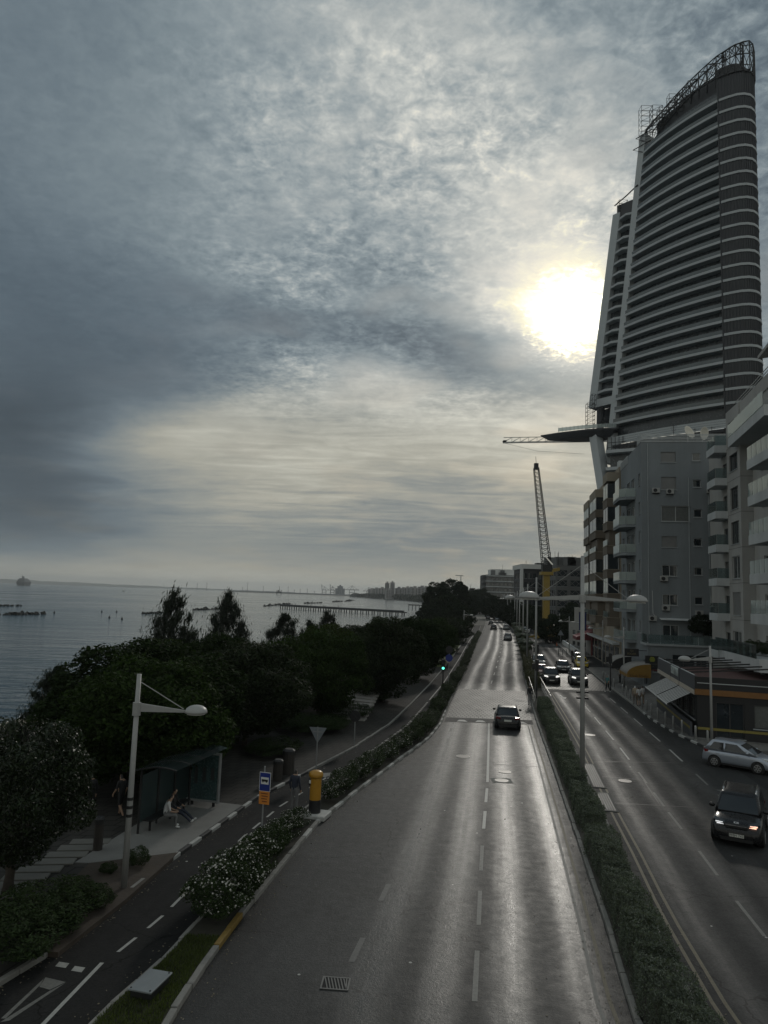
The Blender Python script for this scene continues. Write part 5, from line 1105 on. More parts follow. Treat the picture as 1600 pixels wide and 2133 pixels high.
# striped awnings: every stripe is a strip of cloth
for a0, a1, lab in ((1.0, 5.6, 0), (5.8, 11.6, 1)):
    aw = link('awning', None, RS); nst = int((a1 - a0) / .25)
    for k in range(nst):
        a = a0 + k * .25; b_ = a + (.20 if k % 2 else .25); P0, P1 = u1 * a, u1 * b_; hi, lo = Vector((0, 0, 2.9)), Vector((0, 0, 2.05)); ou, ou2 = n1 * .21, n1 * 1.85
        MB().slab([P0 + ou + hi, P1 + ou + hi, P1 + ou2 + lo, P0 + ou2 + lo], (0, 0, 1), .012).build('stripe', m_wh if k % 2 else m_bk, aw)
    MB().bar(u1 * a0 + n1 * 1.87 + Vector((0, 0, 2.03)), u1 * a1 + n1 * 1.87 + Vector((0, 0, 2.03)), .07, .07).build('front_bar', m_wh, aw)
    for a in (a0 + .1, a1 - .1): MB().bar(u1 * a + n1 * .18 + Vector((0, 0, 2.4)), u1 * a + n1 * 1.85 + Vector((0, 0, 2.0)), .04).build('arm', m_dark, aw)
lt_ = text_mesh('ESOUP INN', .95, mat('pale lettering', (.42, .46, .45), .5, var=.05), 'lettering', .03); lo_ = link('lettering', lt_, RS)
lo_.matrix_local = Matrix.Translation(u1 * 7.5 + n1 * .2 + Vector((0, 0, 3.85))) @ Matrix(((-u1.x, 0, n1.x, 0), (-u1.y, 0, n1.y, 0), (0, 1, 0, 0), (0, 0, 0, 1))) @ Matrix.Scale(.62, 4, (1, 0, 0))
MB().add([tuple(p - A_ + Vector((0, 0, 3.6))) for p in (A_ + Vector((.1, .1, 0)), Bf, Cf, Df)], [(0, 1, 2, 3)]).build('roof', mat('rust red roof sheet', (.10, .05, .045), .8, var=.25), RS)
for k in range(6): MB().bar(u1 * (3 + k * 2.2) + Vector((0, 0, 4.2)), u1 * (3 + k * 2.2) + Vector((9.5, -1.4, 5.0)), .07, .1).build('roof_beam', m_dark, RS)
m_spot = mat('spot light', (1, .9, .7), .3, var=0, emit=(1, .9, .75), estr=6)
for a, z in ((5.6, 1.6), (6.4, 1.65)): q = u2 * a - n2 * .1 + Vector((0, 0, z)); MB().lathe([(.04, 0), (.045, .04), (.02, .06)], q.x, q.y, q.z, 8).build('spot_lamp', m_spot, RS)
# ---------------------------------------------------------------- shop awnings and hanging signs by the grey block
def dome_awning(loc, rz, w, label, m_top, m_side, d=1.8):
    t = thing('dome_awning', loc, rz, label, 'awning', 'shop awnings on the right pavement'); rings = []
    for s in range(8):
        a = s / 7 * math.pi / 2; rings.append([(-d * math.sin(a), -w / 2, math.cos(a) * 1.1), (-d * math.sin(a), w / 2, math.cos(a) * 1.1), (-d * math.sin(a) + .02, w / 2, math.cos(a) * 1.1 - .03), (-d * math.sin(a) + .02, -w / 2, math.cos(a) * 1.1 - .03)])
    MB().loft(rings).build('canopy', m_top, t, smooth=True)
    side = [(0, -w / 2 - .01, 1.08)] + [(-d * math.sin(s / 7 * math.pi / 2), -w / 2 - .01, math.cos(s / 7 * math.pi / 2) * 1.08) for s in range(1, 8)] + [(-d, -w / 2 - .01, -.3), (0, -w / 2 - .01, -.3)]
    MB().slab(side, (0, -1, 0), .02).build('side_cloth', m_side, t); MB().bb(-d - .02, -d, -w / 2, w / 2, -.3, .02).build('valance', m_side, t)
    for yy in (-w / 2, w / 2): MB().cyl((-d + .05, yy, -.3), (0, yy, .1), .02, n=6).build('stay', m_dark, t)
    return t
m_cloth = mat('grey canvas', (.22, .21, .195), .8, var=.1); m_yc = mat('yellow canvas', (.20, .11, .015), .75, var=.12)
q = AT(1347, 1402, 77); ka = dome_awning((q.x, 77, q.z), -HD, 4.5, 'curved awning with mustard yellow side over the kiosk', m_cloth, m_yc, 2.4)
tm = text_mesh('Kiosk Snacks', .36, mat('brown lettering', (.05, .02, .01), .7), 'lettering', .004); o = link('lettering', tm, ka); o.matrix_local = Matrix.Translation((-1.2, -2.30, -.12)) @ Matrix.Rotation(R(90), 4, 'X')
q = AT(1309, 1385, 84); dome_awning((q.x, 84, q.z), -HD, 4.0, 'plain grey curved awning beyond the yellow one', m_cloth, m_bk, 2.2)
def hang_sign(px, py, Y, w, h, label, name='hanging_sign'):
    q = AT(px, py, Y); t = thing(name, (q.x, Y, q.z), -HD, label, 'sign', 'signs hanging over the right pavement'); MB().bb(-w / 2, w / 2, -.08, .08, -h / 2, h / 2).build('panel', m_bk, t, bevel=.02); MB().bar((w / 2, 0, h * .3), (w / 2 + 1.2, 0, h * .3), .06).build('bracket', m_dark, t); return t
t = hang_sign(1316, 1359, 80, 1.5, .82, 'black hanging kiosk sign with dull letters'); m_gold = mat('dull gold print', (.16, .13, .06), .6)
for s_, z_, sz in (('Go', .19, .30), ('KIOSK', -.16, .34)): o = link('lettering', text_mesh(s_, sz, m_gold, 'lettering', .006), t); o.matrix_local = Matrix.Translation((0, -.09, z_)) @ Matrix.Rotation(R(90), 4, 'X')
t = hang_sign(1358, 1380, 76, 1.35, 1.4, 'black hanging sign with a yellow green striped globe logo')
lg = MB()
for k in range(6):
    z = .56 - k * .085; hw = math.sqrt(max(0, .3 ** 2 - (z - .33) ** 2)); lg.add([(-hw, -.092, z - .03), (hw, -.092, z - .05), (hw, -.092, z + .012), (-hw * .6, -.092, z + .03)], [(0, 1, 2, 3)])
lg.build('globe_logo', mat('lime print', (.24, .26, .03), .6), t)
for s_, z_ in (('THE TOWER', -.18), ('BOX', -.42)): o = link('lettering', text_mesh(s_, .2, mat('faint print', (.08, .08, .06), .6), 'lettering', .005), t); o.matrix_local = Matrix.Translation((0, -.09, z_)) @ Matrix.Rotation(R(90), 4, 'X')
MB().bb(-.6, .6, -.07, .07, -.82, -.72).build('red_strip', m_red, t)

# ================================================================== the tower
TW = thing('tower', (78, 200, 0), 0, 'very tall curved tower with pale balcony bands and open steel crown', 'tower')
m_band = mat('tower slab edge', (.35, .375, .385), .6, var=.08, vscale=.3); m_tfin = mat('tower fin', (.36, .385, .395), .6, var=.07, vscale=.2); m_tglass = mat('tower dark glazing', (.045, .054, .060), .25, var=.25, vscale=.15, spec=.5); m_tslat = mat('tower slat', (.024, .027, .032), .6, var=.1); m_tglz = mat('tower curtain wall', (.011, .0125, .015), .35, var=.2, vscale=.2); m_tbal = mat('tower balustrade glass', (.085, .10, .104), .15, var=.15, vscale=.3, spec=.6)
TO = Vector((78, 200, 0)); P2 = Vector((87.4, 180.0, 0))
def p0(z): k = (z - 61) / 90.7; return Vector((66.6 + 9.8 * k, 205 - 1.3 * k, 0))
def face(z, s, ins=0.0):
    a = p0(z); d = P2 - a; n = Vector((-(-d.y), -d.x, 0)); n = Vector((d.y, -d.x, 0)).normalized()   # outward, towards the sea and camera
    if n.y > 0: n = -n
    bul = 1.3 * 4 * s * (1 - s); return a + d * s + n * (bul - ins)
corner = [Vector(p) for p in ((87.4, 180, 0), (89.3, 178.5, 0), (91.4, 177.2, 0), (93.3, 176.8, 0), (95.2, 177.2, 0), (96.8, 178.4, 0), (98.2, 180.3, 0), (99.2, 182.8, 0), (99.9, 186, 0), (100.2, 190, 0))]
cc_ = Vector((91, 189, 0))
def cor(ins=0.0): return [p + (cc_ - p).normalized() * ins for p in corner]
NS = 12; pitch = 3.70; zf = [57.6 + pitch * k for k in range(26)]
def ribbon(name, pts0, pts1, m, par=TW, th=None, nrm_in=None):
    mb = MB(); n = len(pts0); mb.add([p - TO for p in pts0] + [p - TO for p in pts1], [(i, i + 1, n + i + 1, n + i) for i in range(n - 1)]); return mb.build(name, m, par)
def up(p, z): return Vector((p.x, p.y, z))
zt = zf[-1] + 1.0
ribbon('recessed_glazing', [up(face(56, s / NS, 2.3), 56) for s in range(NS + 1)], [up(face(zt, s / NS, 2.3), zt) for s in range(NS + 1)], m_tglass)
ribbon('curtain_wall', [up(p, 50) for p in cor(.25)], [up(p, zt + 3.5) for p in cor(.25)], m_tglz)
for k, z in enumerate(zf[1:-1]):
    outer = [face(z, s / NS) for s in range(NS + 1)]; inner = [face(z, s / NS, 2.4) for s in range(NS + 1)]; rings = [[up(a, z + .12) - TO, up(a, z + .8) - TO, up(b, z + .8) - TO, up(b, z + .12) - TO] for a, b in zip(outer, inner)]
    s_ = MB().loft(rings).build('floor_slab', m_band, TW)
    gi = [face(z, s / NS, .12) for s in range(NS + 1)]; ribbon('balustrade', [up(a, z + .8) for a in gi], [up(a, z + 1.85) for a in gi], m_tbal, s_)
    cb = cor(0.0); ci = cor(.6); rings = [[up(a, z + .12) - TO, up(a, z + .8) - TO, up(b, z + .8) - TO, up(b, z + .12) - TO] for a, b in zip(cb, ci)]
    c0_ = rings[0]; d_ = (cb[1] - cb[0]) * .18; rings[0] = [p + d_ for p in c0_]
    MB().loft(rings).build('floor_slab', m_band, TW)
for i in range(len(corner) - 1):     # slender vertical slats round the corner
    for j in range(3):
        p = corner[i].lerp(corner[i + 1], (j + .5) / 3); q = p + (cc_ - p).normalized() * .2; MB().bb(q.x - TO.x - .09, q.x - TO.x + .09, q.y - TO.y - .09, q.y - TO.y + .09, 52, zt + 3).build('slat', m_tslat, TW)
def slant(name, pa, pb, za, zb_, w, d, m, par=TW):
    """leaning pier between two ground points at two heights"""
    ex, ey = Vector((.62, -.78, 0)) * w, Vector((.78, .62, 0)) * d
    r = [[up(p, z) - TO + q for q in (-ex * .5, ex * .5, ex * .5 + ey, -ex * .5 + ey)] for p, z in ((pa, za), (pb, zb_))]; return MB().loft(r).build(name, m, par)
slant('leaning_fin', p0(54) - Vector((.6, -.6, 0)), p0(153) - Vector((.6, -.6, 0)), 50, 153.5, 2.0, 4.5, m_tfin)
f2 = lambda z: Vector((62.6 + 7.0 * (z - 69.8) / 60.6, 212 - 2 * (z - 69.8) / 60.6, 0))
slant('leaning_fin', f2(69), f2(130.5), 68.5, 130.5, 2.6, 4.0, m_tfin)
ribbon('recessed_glazing', [up(f2(68) + Vector((1, 1.5, 0)), 68), up(p0(68) + Vector((1, 3, 0)), 68)], [up(f2(131) + Vector((1, 1.5, 0)), 131), up(p0(131) + Vector((1, 3, 0)), 131)], m_tglass)
for z in zf:
    if 69 < z < 131:
        a, b = f2(z) + Vector((.8, -.6, 0)), p0(z) + Vector((.2, .9, 0)); mid = (a + b) / 2 + Vector((-.75, -.9, 0)); rings = [[up(p, z) - TO, up(p, z + .7) - TO, up(p + Vector((1.5, 2, 0)), z + .7) - TO, up(p + Vector((1.5, 2, 0)), z) - TO] for p in (a, a.lerp(mid, .6), mid, mid.lerp(b, .4), b)]; MB().loft(rings).build('floor_slab', m_band, TW)
a, b = f2(69), p0(69); MB().loft([[up(p, 68.2) - TO, up(p, 70.6) - TO, up(p + Vector((2, 3, 0)), 70.6) - TO, up(p + Vector((2, 3, 0)), 68.2) - TO] for p in (a, b)]).build('transfer_beam', m_tfin, TW)
# void with columns and scaffold, canopy blade, podium
for p in ((64.5, 211.5), (67.5, 208.5)): MB().cyl((p[0] - TO.x, p[1] - TO.y, 57), (p[0] - TO.x + .6, p[1] - TO.y, 68.3), .9, 1.2, n=10).build('column', m_tslat, TW)
MB().prism([(66 - TO.x, 214 - TO.y), (69 - TO.x, 206 - TO.y), (76 - TO.x, 206 - TO.y), (76 - TO.x, 216 - TO.y)], 63.5, 68.1).build('transfer_slab', m_tslat, TW)
blade = [(47.6, 215.3), (52, 211.0), (58, 206.6), (64, 203.5), (67.0, 203.0), (70, 208), (66, 213), (58, 216)]
bx_, by_ = 60, 210; mb = MB(); top_ = [(x - TO.x, y - TO.y, 60.0 + .012 * (215 - y)) for x, y in blade]; bot = [(bx_ + (x - bx_) * .82 - TO.x, by_ + (y - by_) * .7 - TO.y, 58.0) for x, y in blade]; rim = [(x - TO.x, y - TO.y, 59.7) for x, y in blade]
mb.loft([bot, rim, top_]).build('canopy_blade', m_tslat, TW)
for i in range(3):
    a, b = Vector((*blade[i + 1], 0)), Vector((*blade[i + 2], 0))
    for k in range(6): p = a.lerp(b, k / 6); MB().cyl((p.x - TO.x, p.y - TO.y, 60.1), (p.x - TO.x, p.y - TO.y, 61.6), .05, n=5).build('rail_post', m_galv, TW)
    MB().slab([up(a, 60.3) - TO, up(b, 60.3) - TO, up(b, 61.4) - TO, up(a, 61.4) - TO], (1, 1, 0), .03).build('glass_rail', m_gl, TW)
def scaffold(x, y, z0, z1, w, d, nz, label_parent=TW, r=.07):
    mb = MB()
    for sx in (0, w):
        for sy in (0, d): mb.cyl((x + sx - TO.x, y + sy - TO.y, z0), (x + sx - TO.x, y + sy - TO.y, z1), r, n=5)
    for k in range(nz + 1):
        z = z0 + (z1 - z0) * k / nz
        for sy in (0, d): mb.cyl((x - TO.x, y + sy - TO.y, z), (x + w - TO.x, y + sy - TO.y, z), r * .8, n=5)
        for sx in (0, w): mb.cyl((x + sx - TO.x, y - TO.y, z), (x + sx - TO.x, y + d - TO.y, z), r * .8, n=5)
        if k < nz: mb.cyl((x - TO.x, y - TO.y, z), (x + w - TO.x, y - TO.y, z + (z1 - z0) / nz), r * .7, n=5)
    return mb.build('scaffold', m_dark, label_parent)
scaffold(60.3, 209, 60.2, 69.0, 2.2, 2, 7); scaffold(61.4, 208, 68.2, 71.5, 1.2, 1.5, 2); scaffold(64.5, 207, 60.2, 64, 2.5, 2, 4)
slant('leaning_leg', Vector((61.0, 206.5, 0)), Vector((62.6, 200, 0)), 58.6, 34, 2.4, 3.5, m_tfin); slant('leaning_leg', Vector((62.6, 200, 0)), Vector((67.5, 196, 0)), 34, 0, 2.4, 3.5, m_tfin)
for k, z in enumerate((52.0, 47.0, 42.2, 37.5, 32.8, 28)):
    MB().prism([(63.2 - TO.x, 201 - TO.y), (78 - TO.x, 191 - TO.y), (84 - TO.x, 204 - TO.y), (68 - TO.x, 213 - TO.y)], z, z + .9).build('floor_slab', m_band, TW)
MB().prism([(65.2 - TO.x, 203 - TO.y), (80 - TO.x, 193.4 - TO.y), (84 - TO.x, 203 - TO.y), (69 - TO.x, 211 - TO.y)], 0, 52).build('podium_glazing', m_tglass, TW)
for k in range(14): x = 64.6 + k * .9; y = 203.6 - k * .66; MB().bb(x - TO.x - .07, x - TO.x + .07, y - TO.y - .07, y - TO.y + .07, 52.9, 57.2).build('mullion', m_dark, TW)
for z in (54.2, 55.6): MB().bar((64.6 - TO.x, 203.6 - TO.y, z), (76.5 - TO.x, 195 - TO.y, z), .14).build('mullion', m_dark, TW)
# podium rim below the lowest band, ribbed
for k in range(4):
    z = 55.2 + k * .62; ribbon('podium_rim', [up(face(58, s / NS, -.3), z) for s in range(NS + 1)] + [up(p, z) for p in corner[1:5]], [up(face(58, s / NS, -.3), z + .55) for s in range(NS + 1)] + [up(p, z + .55) for p in corner[1:5]], m_band)
MB().prism([((face(58, s / NS, .0) - TO).x, (face(58, s / NS, 0) - TO).y) for s in range(NS + 1)] + [(98 - TO.x, 190 - TO.y), (80 - TO.x, 206 - TO.y)], 54.4, 55.1).build('podium_roof', m_tslat, TW)
# crown: set back dark storeys, lattice frame
MB().prism([((face(150, s / NS, 3.4) - TO).x, (face(150, s / NS, 3.4) - TO).y) for s in range(1, NS + 1)] + [((p - TO).x, (p - TO).y) for p in cor(1.5)] + [(84 - TO.x, 203 - TO.y)], zt - .5, zt + 5.0).build('crown_storey', m_tglz, TW)
MB().prism([((face(150, s / NS, 4.5) - TO).x, (face(150, s / NS, 4.5) - TO).y) for s in range(5, NS + 1)] + [((p - TO).x, (p - TO).y) for p in cor(3.0)] + [(86 - TO.x, 200 - TO.y)], zt + 5.0, zt + 7.0).build('crown_storey', m_tglz, TW)
path = [face(151.7, s / 10) for s in range(11)] + corner[1:]; inn = [face(151.7, s / 10, 3.2) for s in range(11)] + cor(3.0)[1:]
def zc(i, a, b): return a
tp = [154.8 + 9.6 * min(1, i / 14.0) for i in range(len(path))]; 
for i in range(len(path) - 4, len(path)): tp[i] -= .9 * (i - (len(path) - 5)) ** 1.5
lb = [zt + 2.5] * len(path); md = [(a + b) / 2 for a, b in zip(tp, lb)]
for (pp_, zz_, r) in ((path, lb, .16), (path, md, .12), (inn, tp, .2), (path, [t_ - 1.6 for t_ in tp], .16), (inn, [t_ - 3.0 for t_ in tp], .13)): tub([up(p, z) - TO for p, z in zip(pp_, zz_)], r, 6).build('chord', m_dark, TW)
for i in range(len(path)):
    mb = MB(); mb.cyl(up(path[i], lb[i]) - TO, up(path[i], tp[i] - 1.6) - TO, .15, n=6); mb.cyl(up(path[i], tp[i] - 1.6) - TO, up(inn[i], tp[i]) - TO, .13, n=6); mb.cyl(up(inn[i], tp[i]) - TO, up(inn[i], lb[i]) - TO, .13, n=6)
    if i < len(path) - 1:
        for a, b in (((path, lb), (path, md)), ((path, md), (path, [t_ - 1.6 for t_ in tp])), ((inn, [t_ - 3 for t_ in tp]), (inn, tp))): mb.cyl(up(a[0][i], a[1][i]) - TO, up(b[0][i + 1], b[1][i + 1]) - TO, .09, n=5); mb.cyl(up(b[0][i], b[1][i]) - TO, up(a[0][i + 1], a[1][i + 1]) - TO, .09, n=5)
    mb.build('truss_frame', m_dark, TW)
scaffold(75.2, 203, zt - 1, zt + 11, 3.4, 2.5, 7); scaffold(77.5, 200, zt + 1, zt + 9, 3.0, 2.5, 5); scaffold(80.5, 195, zt + 3, zt + 9, 3, 2, 4); scaffold(84, 190, zt + 4, zt + 9.5, 3, 2, 3); scaffold(78.5, 197.5, zt + 1, zt + 6.5, 6, 2, 5, r=.09); scaffold(82, 193, zt + 2, zt + 7, 4, 2, 4, r=.09)
for z, w in ((zt - 4.0, 2.6), (zt - .4, 2.2)): tub([up(p0(z), z) - TO, up(p0(z) - Vector((w, -w * .6, 0)), z + 1.6) - TO, up(p0(z) + Vector((2, -1, 0)), z + 3.4) - TO], .16, 6).build('outrigger', m_dark, TW)
scaffold(70.2, 209, 130.5, 134.5, 2.6, 2, 3); tub([up(f2(130) + Vector((-.5, 0, 0)), 133) - TO, up(f2(130) + Vector((3, -1, 0)), 136) - TO, up(p0(131), 136.5) - TO], .2, 6).build('outrigger', m_dark, TW)
MB().prism([(69.8 - TO.x, 210 - TO.y), (73.5 - TO.x, 206 - TO.y), (77 - TO.x, 208 - TO.y), (73 - TO.x, 213 - TO.y)], 129, 133).build('crown_storey', m_tglz, TW)
for k in range(2): MB().cyl((100.8 + k * .7 - TO.x, 187 - TO.y, 60), (99.6 + k * .4 - TO.x, 187 - TO.y, 150), .05, n=5).build('hoist_rope', m_dark, TW)

# ================================================================== vehicles
m_cg = mat('car glass', (.012, .014, .015), .04, var=0, spec=.9); m_tyre = mat('tyre rubber', (.014, .014, .014), .8, var=.1); m_rim = mat('alloy rim', (.42, .42, .42), .35, .8, var=.05)
m_hl = mat('headlamp glass', (.65, .68, .7), .08, var=0, spec=.9); m_hlon = mat('lit headlamp', (1, 1, 1), .2, var=0, emit=(1, .97, .9), estr=.9); m_tail = mat('tail lamp', (.16, .01, .01), .15, var=0, spec=.8); m_plate = mat('number plate', (.55, .55, .5), .5, var=.05); m_amber = mat('lit amber lamp', (1, .6, .4), .2, var=0, emit=(1, .6, .45), estr=1.2)
m_chrome = mat('chrome', (.6, .6, .6), .12, 1.0, var=0); m_trim = mat('black trim', (.012, .012, .012), .5, var=0)
def paint(name, c, metal=.0, rough=.28): return mat(name, c, rough, metal, var=.03, coat=.7 if max(c) > .05 else .25, spec=.5 if max(c) > .05 else .3)
CAR = {
 'sedan': dict(L=4.62, W=1.79, Hh=1.44, prof=[(0, .48), (.008, .70), (.03, .90), (.10, .97), (.20, .98), (.45, .95), (.70, .94), (.80, .88), (.92, .78), (.975, .68), (1, .46)], gh=(.13, .31, .60, .755), belt=.92, wr=.325),
 'hatch': dict(L=3.78, W=1.67, Hh=1.53, prof=[(0, .45), (.01, .75), (.03, .95), (.08, 1.02), (.3, 1.0), (.62, .98), (.74, .98), (.84, .93), (.93, .80), (.98, .64), (1, .42)], gh=(.02, .15, .51, .81), belt=.95, wr=.30),
 'suv': dict(L=4.46, W=1.84, Hh=1.66, prof=[(0, .55), (.01, .85), (.03, 1.02), (.08, 1.08), (.3, 1.07), (.62, 1.05), (.73, 1.06), (.86, 1.0), (.95, .90), (.985, .72), (1, .48)], gh=(.035, .115, .555, .765), belt=1.03, wr=.355),
}
def car(kind, loc, rz, pm, label, front_lit=False, rails=False, plate_txt=None, badge=None, simple=False, spokes=6, grp='cars on the road', name='car', hlm=None):
    q = CAR[kind]; L, W, Hh = q['L'], q['W'], q['Hh']; t = thing(name, loc, rz, label, 'car', grp); hw = W / 2; Y = lambda u: (u - .5) * L
    rings = []
    for u, z in q['prof']:
        e = min(u, 1 - u); k = .80 + .20 * min(1, (e / .09)) ** .5; w = hw * k; zs = min(z, q['belt'] + .02)
        rings.append([(-w * .93, Y(u), .20), (-w * .99, Y(u), .33), (-w, Y(u), zs * .62), (-w * .985, Y(u), zs * .86), (-w * .90, Y(u), zs * .985), (-w * .45, Y(u), z), (w * .45, Y(u), z), (w * .90, Y(u), zs * .985), (w * .985, Y(u), zs * .86), (w, Y(u), zs * .62), (w * .99, Y(u), .33), (w * .93, Y(u), .20)])
    body = MB().loft(rings).build('body', pm, t, smooth=True, subd=0 if simple else 1)
    a, b, c, d = q['gh']; rr = []
    def ring(z, ya, yb, w, r=.13):
        pts = []
        for sx, sy, y_ in ((-1, -1, ya), (1, -1, ya), (1, 1, yb), (-1, 1, yb)):
            cx, cy = sx * (w - r), y_ - sy * r; st = {(-1, -1): 180, (1, -1): 270, (1, 1): 0, (-1, 1): 90}[(sx, sy)]
            for k in range(4): an = R(st + k * 30); pts.append((cx + r * math.cos(an), cy + r * math.sin(an), z))
        return pts
    zb_, zt_ = q['belt'] - .03, Hh
    def at(k): return (Y(a) + (Y(b) - Y(a)) * k, Y(d) + (Y(c) - Y(d)) * k, hw * (.93 - .17 * k))
    for k in (0, .5, .88, .97): ya, yb, w = at(k); rr.append(ring(zb_ + (zt_ - .03 - zb_) * k, ya, yb, w))
    ya, yb, w = at(1.0); rr.append(ring(zt_ - .012, ya + .12, yb - .12, w - .10)); rr.append(ring(zt_ + .006, ya + .4, yb - .4, w - .3))
    cab = MB().loft(rr).build('cabin', pm, t, smooth=True)
    def patch(name_, pts, n, par=cab): return MB().slab(pts, n, .012).build(name_, m_cg, par)
    z0, z1 = zb_ + .07, zt_ - .13; K = lambda z: (z - zb_) / (zt_ - .03 - zb_)
    def yf(z): return at(K(z))[1]
    def yr(z): return at(K(z))[0]
    def ws(z): return at(K(z))[2]
    patch('windscreen', [(-ws(z0) + .10, yf(z0), z0), (ws(z0) - .10, yf(z0), z0), (ws(z1) - .10, yf(z1), z1), (-ws(z1) + .10, yf(z1), z1)], (0, .8, .5))
    z0r = z0 + (.06 if kind != 'sedan' else 0)
    patch('rear_window', [(-ws(z0r) + .12, yr(z0r), z0r), (ws(z0r) - .12, yr(z0r), z0r), (ws(z1) - .12, yr(z1), z1), (-ws(z1) + .12, yr(z1), z1)], (0, -.8, .5))
    ym = Y((b + c) / 2 + .01)
    for s in (-1, 1):
        f0, f1, r0, r1 = yf(z0) - .42, yf(z1) - .16, yr(z0) + .30, yr(z1) + .22
        patch('side_window', [(s * ws(z0), ym + .05, z0), (s * ws(z0), f0, z0), (s * ws(z1), f1, z1), (s * ws(z1), ym + .05, z1)], (s, 0, .25)); patch('side_window', [(s * ws(z0), r0, z0), (s * ws(z0), ym - .05, z0), (s * ws(z1), ym - .05, z1), (s * ws(z1), r1, z1)], (s, 0, .25))
        mm = MB().lathe([(.02, -.07), (.10, -.05), (.12, .02), (.07, .08), (.01, .09)], n=8).build('mirror', pm, t, smooth=True); mm.location = (s * (hw + .07), yf(z0) - .35, z0 + .06); mm.scale = (1, .6, 1)
        MB().box(s * hw * 1.0, ym - .35, zb_ - .13, .03, .16, .03).build('door_handle', pm, t); MB().box(s * hw * 1.0, ym + .75, zb_ - .13, .03, .16, .03).build('door_handle', pm, t)
        MB().bb(s * hw * .9, s * hw * .985, -L * .27, L * .24, .20, .29).build('sill', m_trim, t)
    wr = q['wr']
    for yy in (-L * .30, L * .315):
        for s in (-1, 1):
            ar = MB().cyl((s * (hw - .24), yy, wr + .03), (s * (hw + .004), yy, wr + .03), wr + .07, n=20).build('wheel_arch', m_trim, t)
            ty = MB().lathe([(wr - .12, -.10), (wr - .02, -.10), (wr, -.06), (wr, .06), (wr - .02, .10), (wr - .12, .10)], n=20).build('wheel', m_tyre, t, smooth=True); ty.location = (s * (hw - .06), yy, wr); ty.rotation_euler = (0, R(90), 0)
            rm = MB(); 
            rm.lathe([(wr * .66, .0), (wr * .68, .104 * s), (wr * .60, .108 * s), (wr * .58, .0)], n=18)
            for k in range(spokes): an = 2 * math.pi * k / spokes; rm.bar((.03 * math.cos(an), .03 * math.sin(an), .106 * s), (wr * .6 * math.cos(an), wr * .6 * math.sin(an), .108 * s), .07, .02)
            rm.build('rim', m_rim, ty)
    bh = q['belt']
    for s in (-1, 1):
        hz = bh - .22
        h = MB().loft([[(s * hw * .46, L / 2 - .035, hz - .03), (s * hw * .46, L / 2 - .01, hz + .05), (s * hw * .46, L / 2 - .2, hz + .10), (s * hw * .46, L / 2 - .2, hz - .02)], [(s * hw * .90, L / 2 - .30, hz - .02), (s * hw * .90, L / 2 - .26, hz + .10), (s * hw * .86, L / 2 - .48, hz + .16), (s * hw * .86, L / 2 - .45, hz)]]).build('headlight', m_hlon if front_lit else (hlm or m_hl), t)
        MB().loft([[(s * hw * .58, -L / 2 + .03, bh - .16), (s * hw * .58, -L / 2 + .0, bh - .02), (s * hw * .58, -L / 2 + .16, bh + .0), (s * hw * .58, -L / 2 + .2, bh - .16)], [(s * hw * .93, -L / 2 + .20, bh - .18), (s * hw * .93, -L / 2 + .17, bh - .01), (s * hw * .95, -L / 2 + .40, bh - .02), (s * hw * .95, -L / 2 + .4, bh - .16)]]).build('tail_light', m_tail, t)
    MB().bb(-.26, .26, -L / 2 - .012, -L / 2 + .05, .66 if kind != 'sedan' else .62, .78 if kind != 'sedan' else .74).build('number_plate', m_plate, t)
    pf = MB().bb(-.26, .26, L / 2 - .05, L / 2 + .014, .40, .51).build('number_plate', m_plate, t)
    MB().bb(-hw * .42, hw * .42, L / 2 - .2, L / 2 - .002, bh - .30, bh - .22).build('grille', m_trim, t); MB().bb(-hw * .62, hw * .62, L / 2 - .2, L / 2 + .004, .24, .36).build('air_intake', m_trim, t)
    MB().bb(-hw * .7, hw * .7, -L / 2 - .006, -L / 2 + .2, .24, .40).build('rear_bumper_trim', m_trim, t)
    if rails:
        for s in (-1, 1): tub([(s * hw * .66, Y(b) + .15, zt_ - .04), (s * hw * .67, Y(b) + .4, zt_ + .05), (s * hw * .67, Y(c) - .45, zt_ + .05), (s * hw * .66, Y(c) - .15, zt_ - .04)], .03, 6).build('roof_rail', m_chrome, t)
        for s in (-1, 1): MB().bar((s * hw * .50, L / 2 - .02, .30), (s * hw * .80, L / 2 - .12, .38), .03).build('chrome_trim', m_chrome, t); MB().bar((s * hw * .80, L / 2 - .12, .38), (s * hw * .78, L / 2 - .1, .25), .03).build('chrome_trim', m_chrome, t)
    if plate_txt: o = link('plate_number', text_mesh(plate_txt, .13, m_trim, 'plate_number', .002), pf); o.matrix_local = Matrix.Translation((0, L / 2 + .018, .455)) @ Matrix.Rotation(R(180), 4, 'Z') @ Matrix.Rotation(R(90), 4, 'X')
    if badge: o = link('badge', text_mesh(badge, .12, m_chrome, 'badge', .004), t); o.matrix_local = Matrix.Translation((0, L / 2 - .10, bh - .115)) @ Matrix.Rotation(R(180), 4, 'Z') @ Matrix.Rotation(R(55), 4, 'X')
    return t
def rz_dir(dx, dy): return math.atan2(-dx, dy)
pb_black = paint('black paint', (.008, .008, .009)); pb_silver = paint('silver blue paint', (.33, .36, .41), .5, .32); pb_grey = paint('grey paint', (.16, .165, .17), .4); pb_white = paint('white paint', (.6, .6, .58)); pb_yel = paint('yellow paint', (.50, .36, .03)); pb_red = paint('dull red paint', (.16, .05, .04)); pb_dk = paint('dark grey paint', (.025, .026, .028)); pb_blue = paint('dark blue paint', (.02, .03, .06))
fd = Vector((.155, .988, 0))
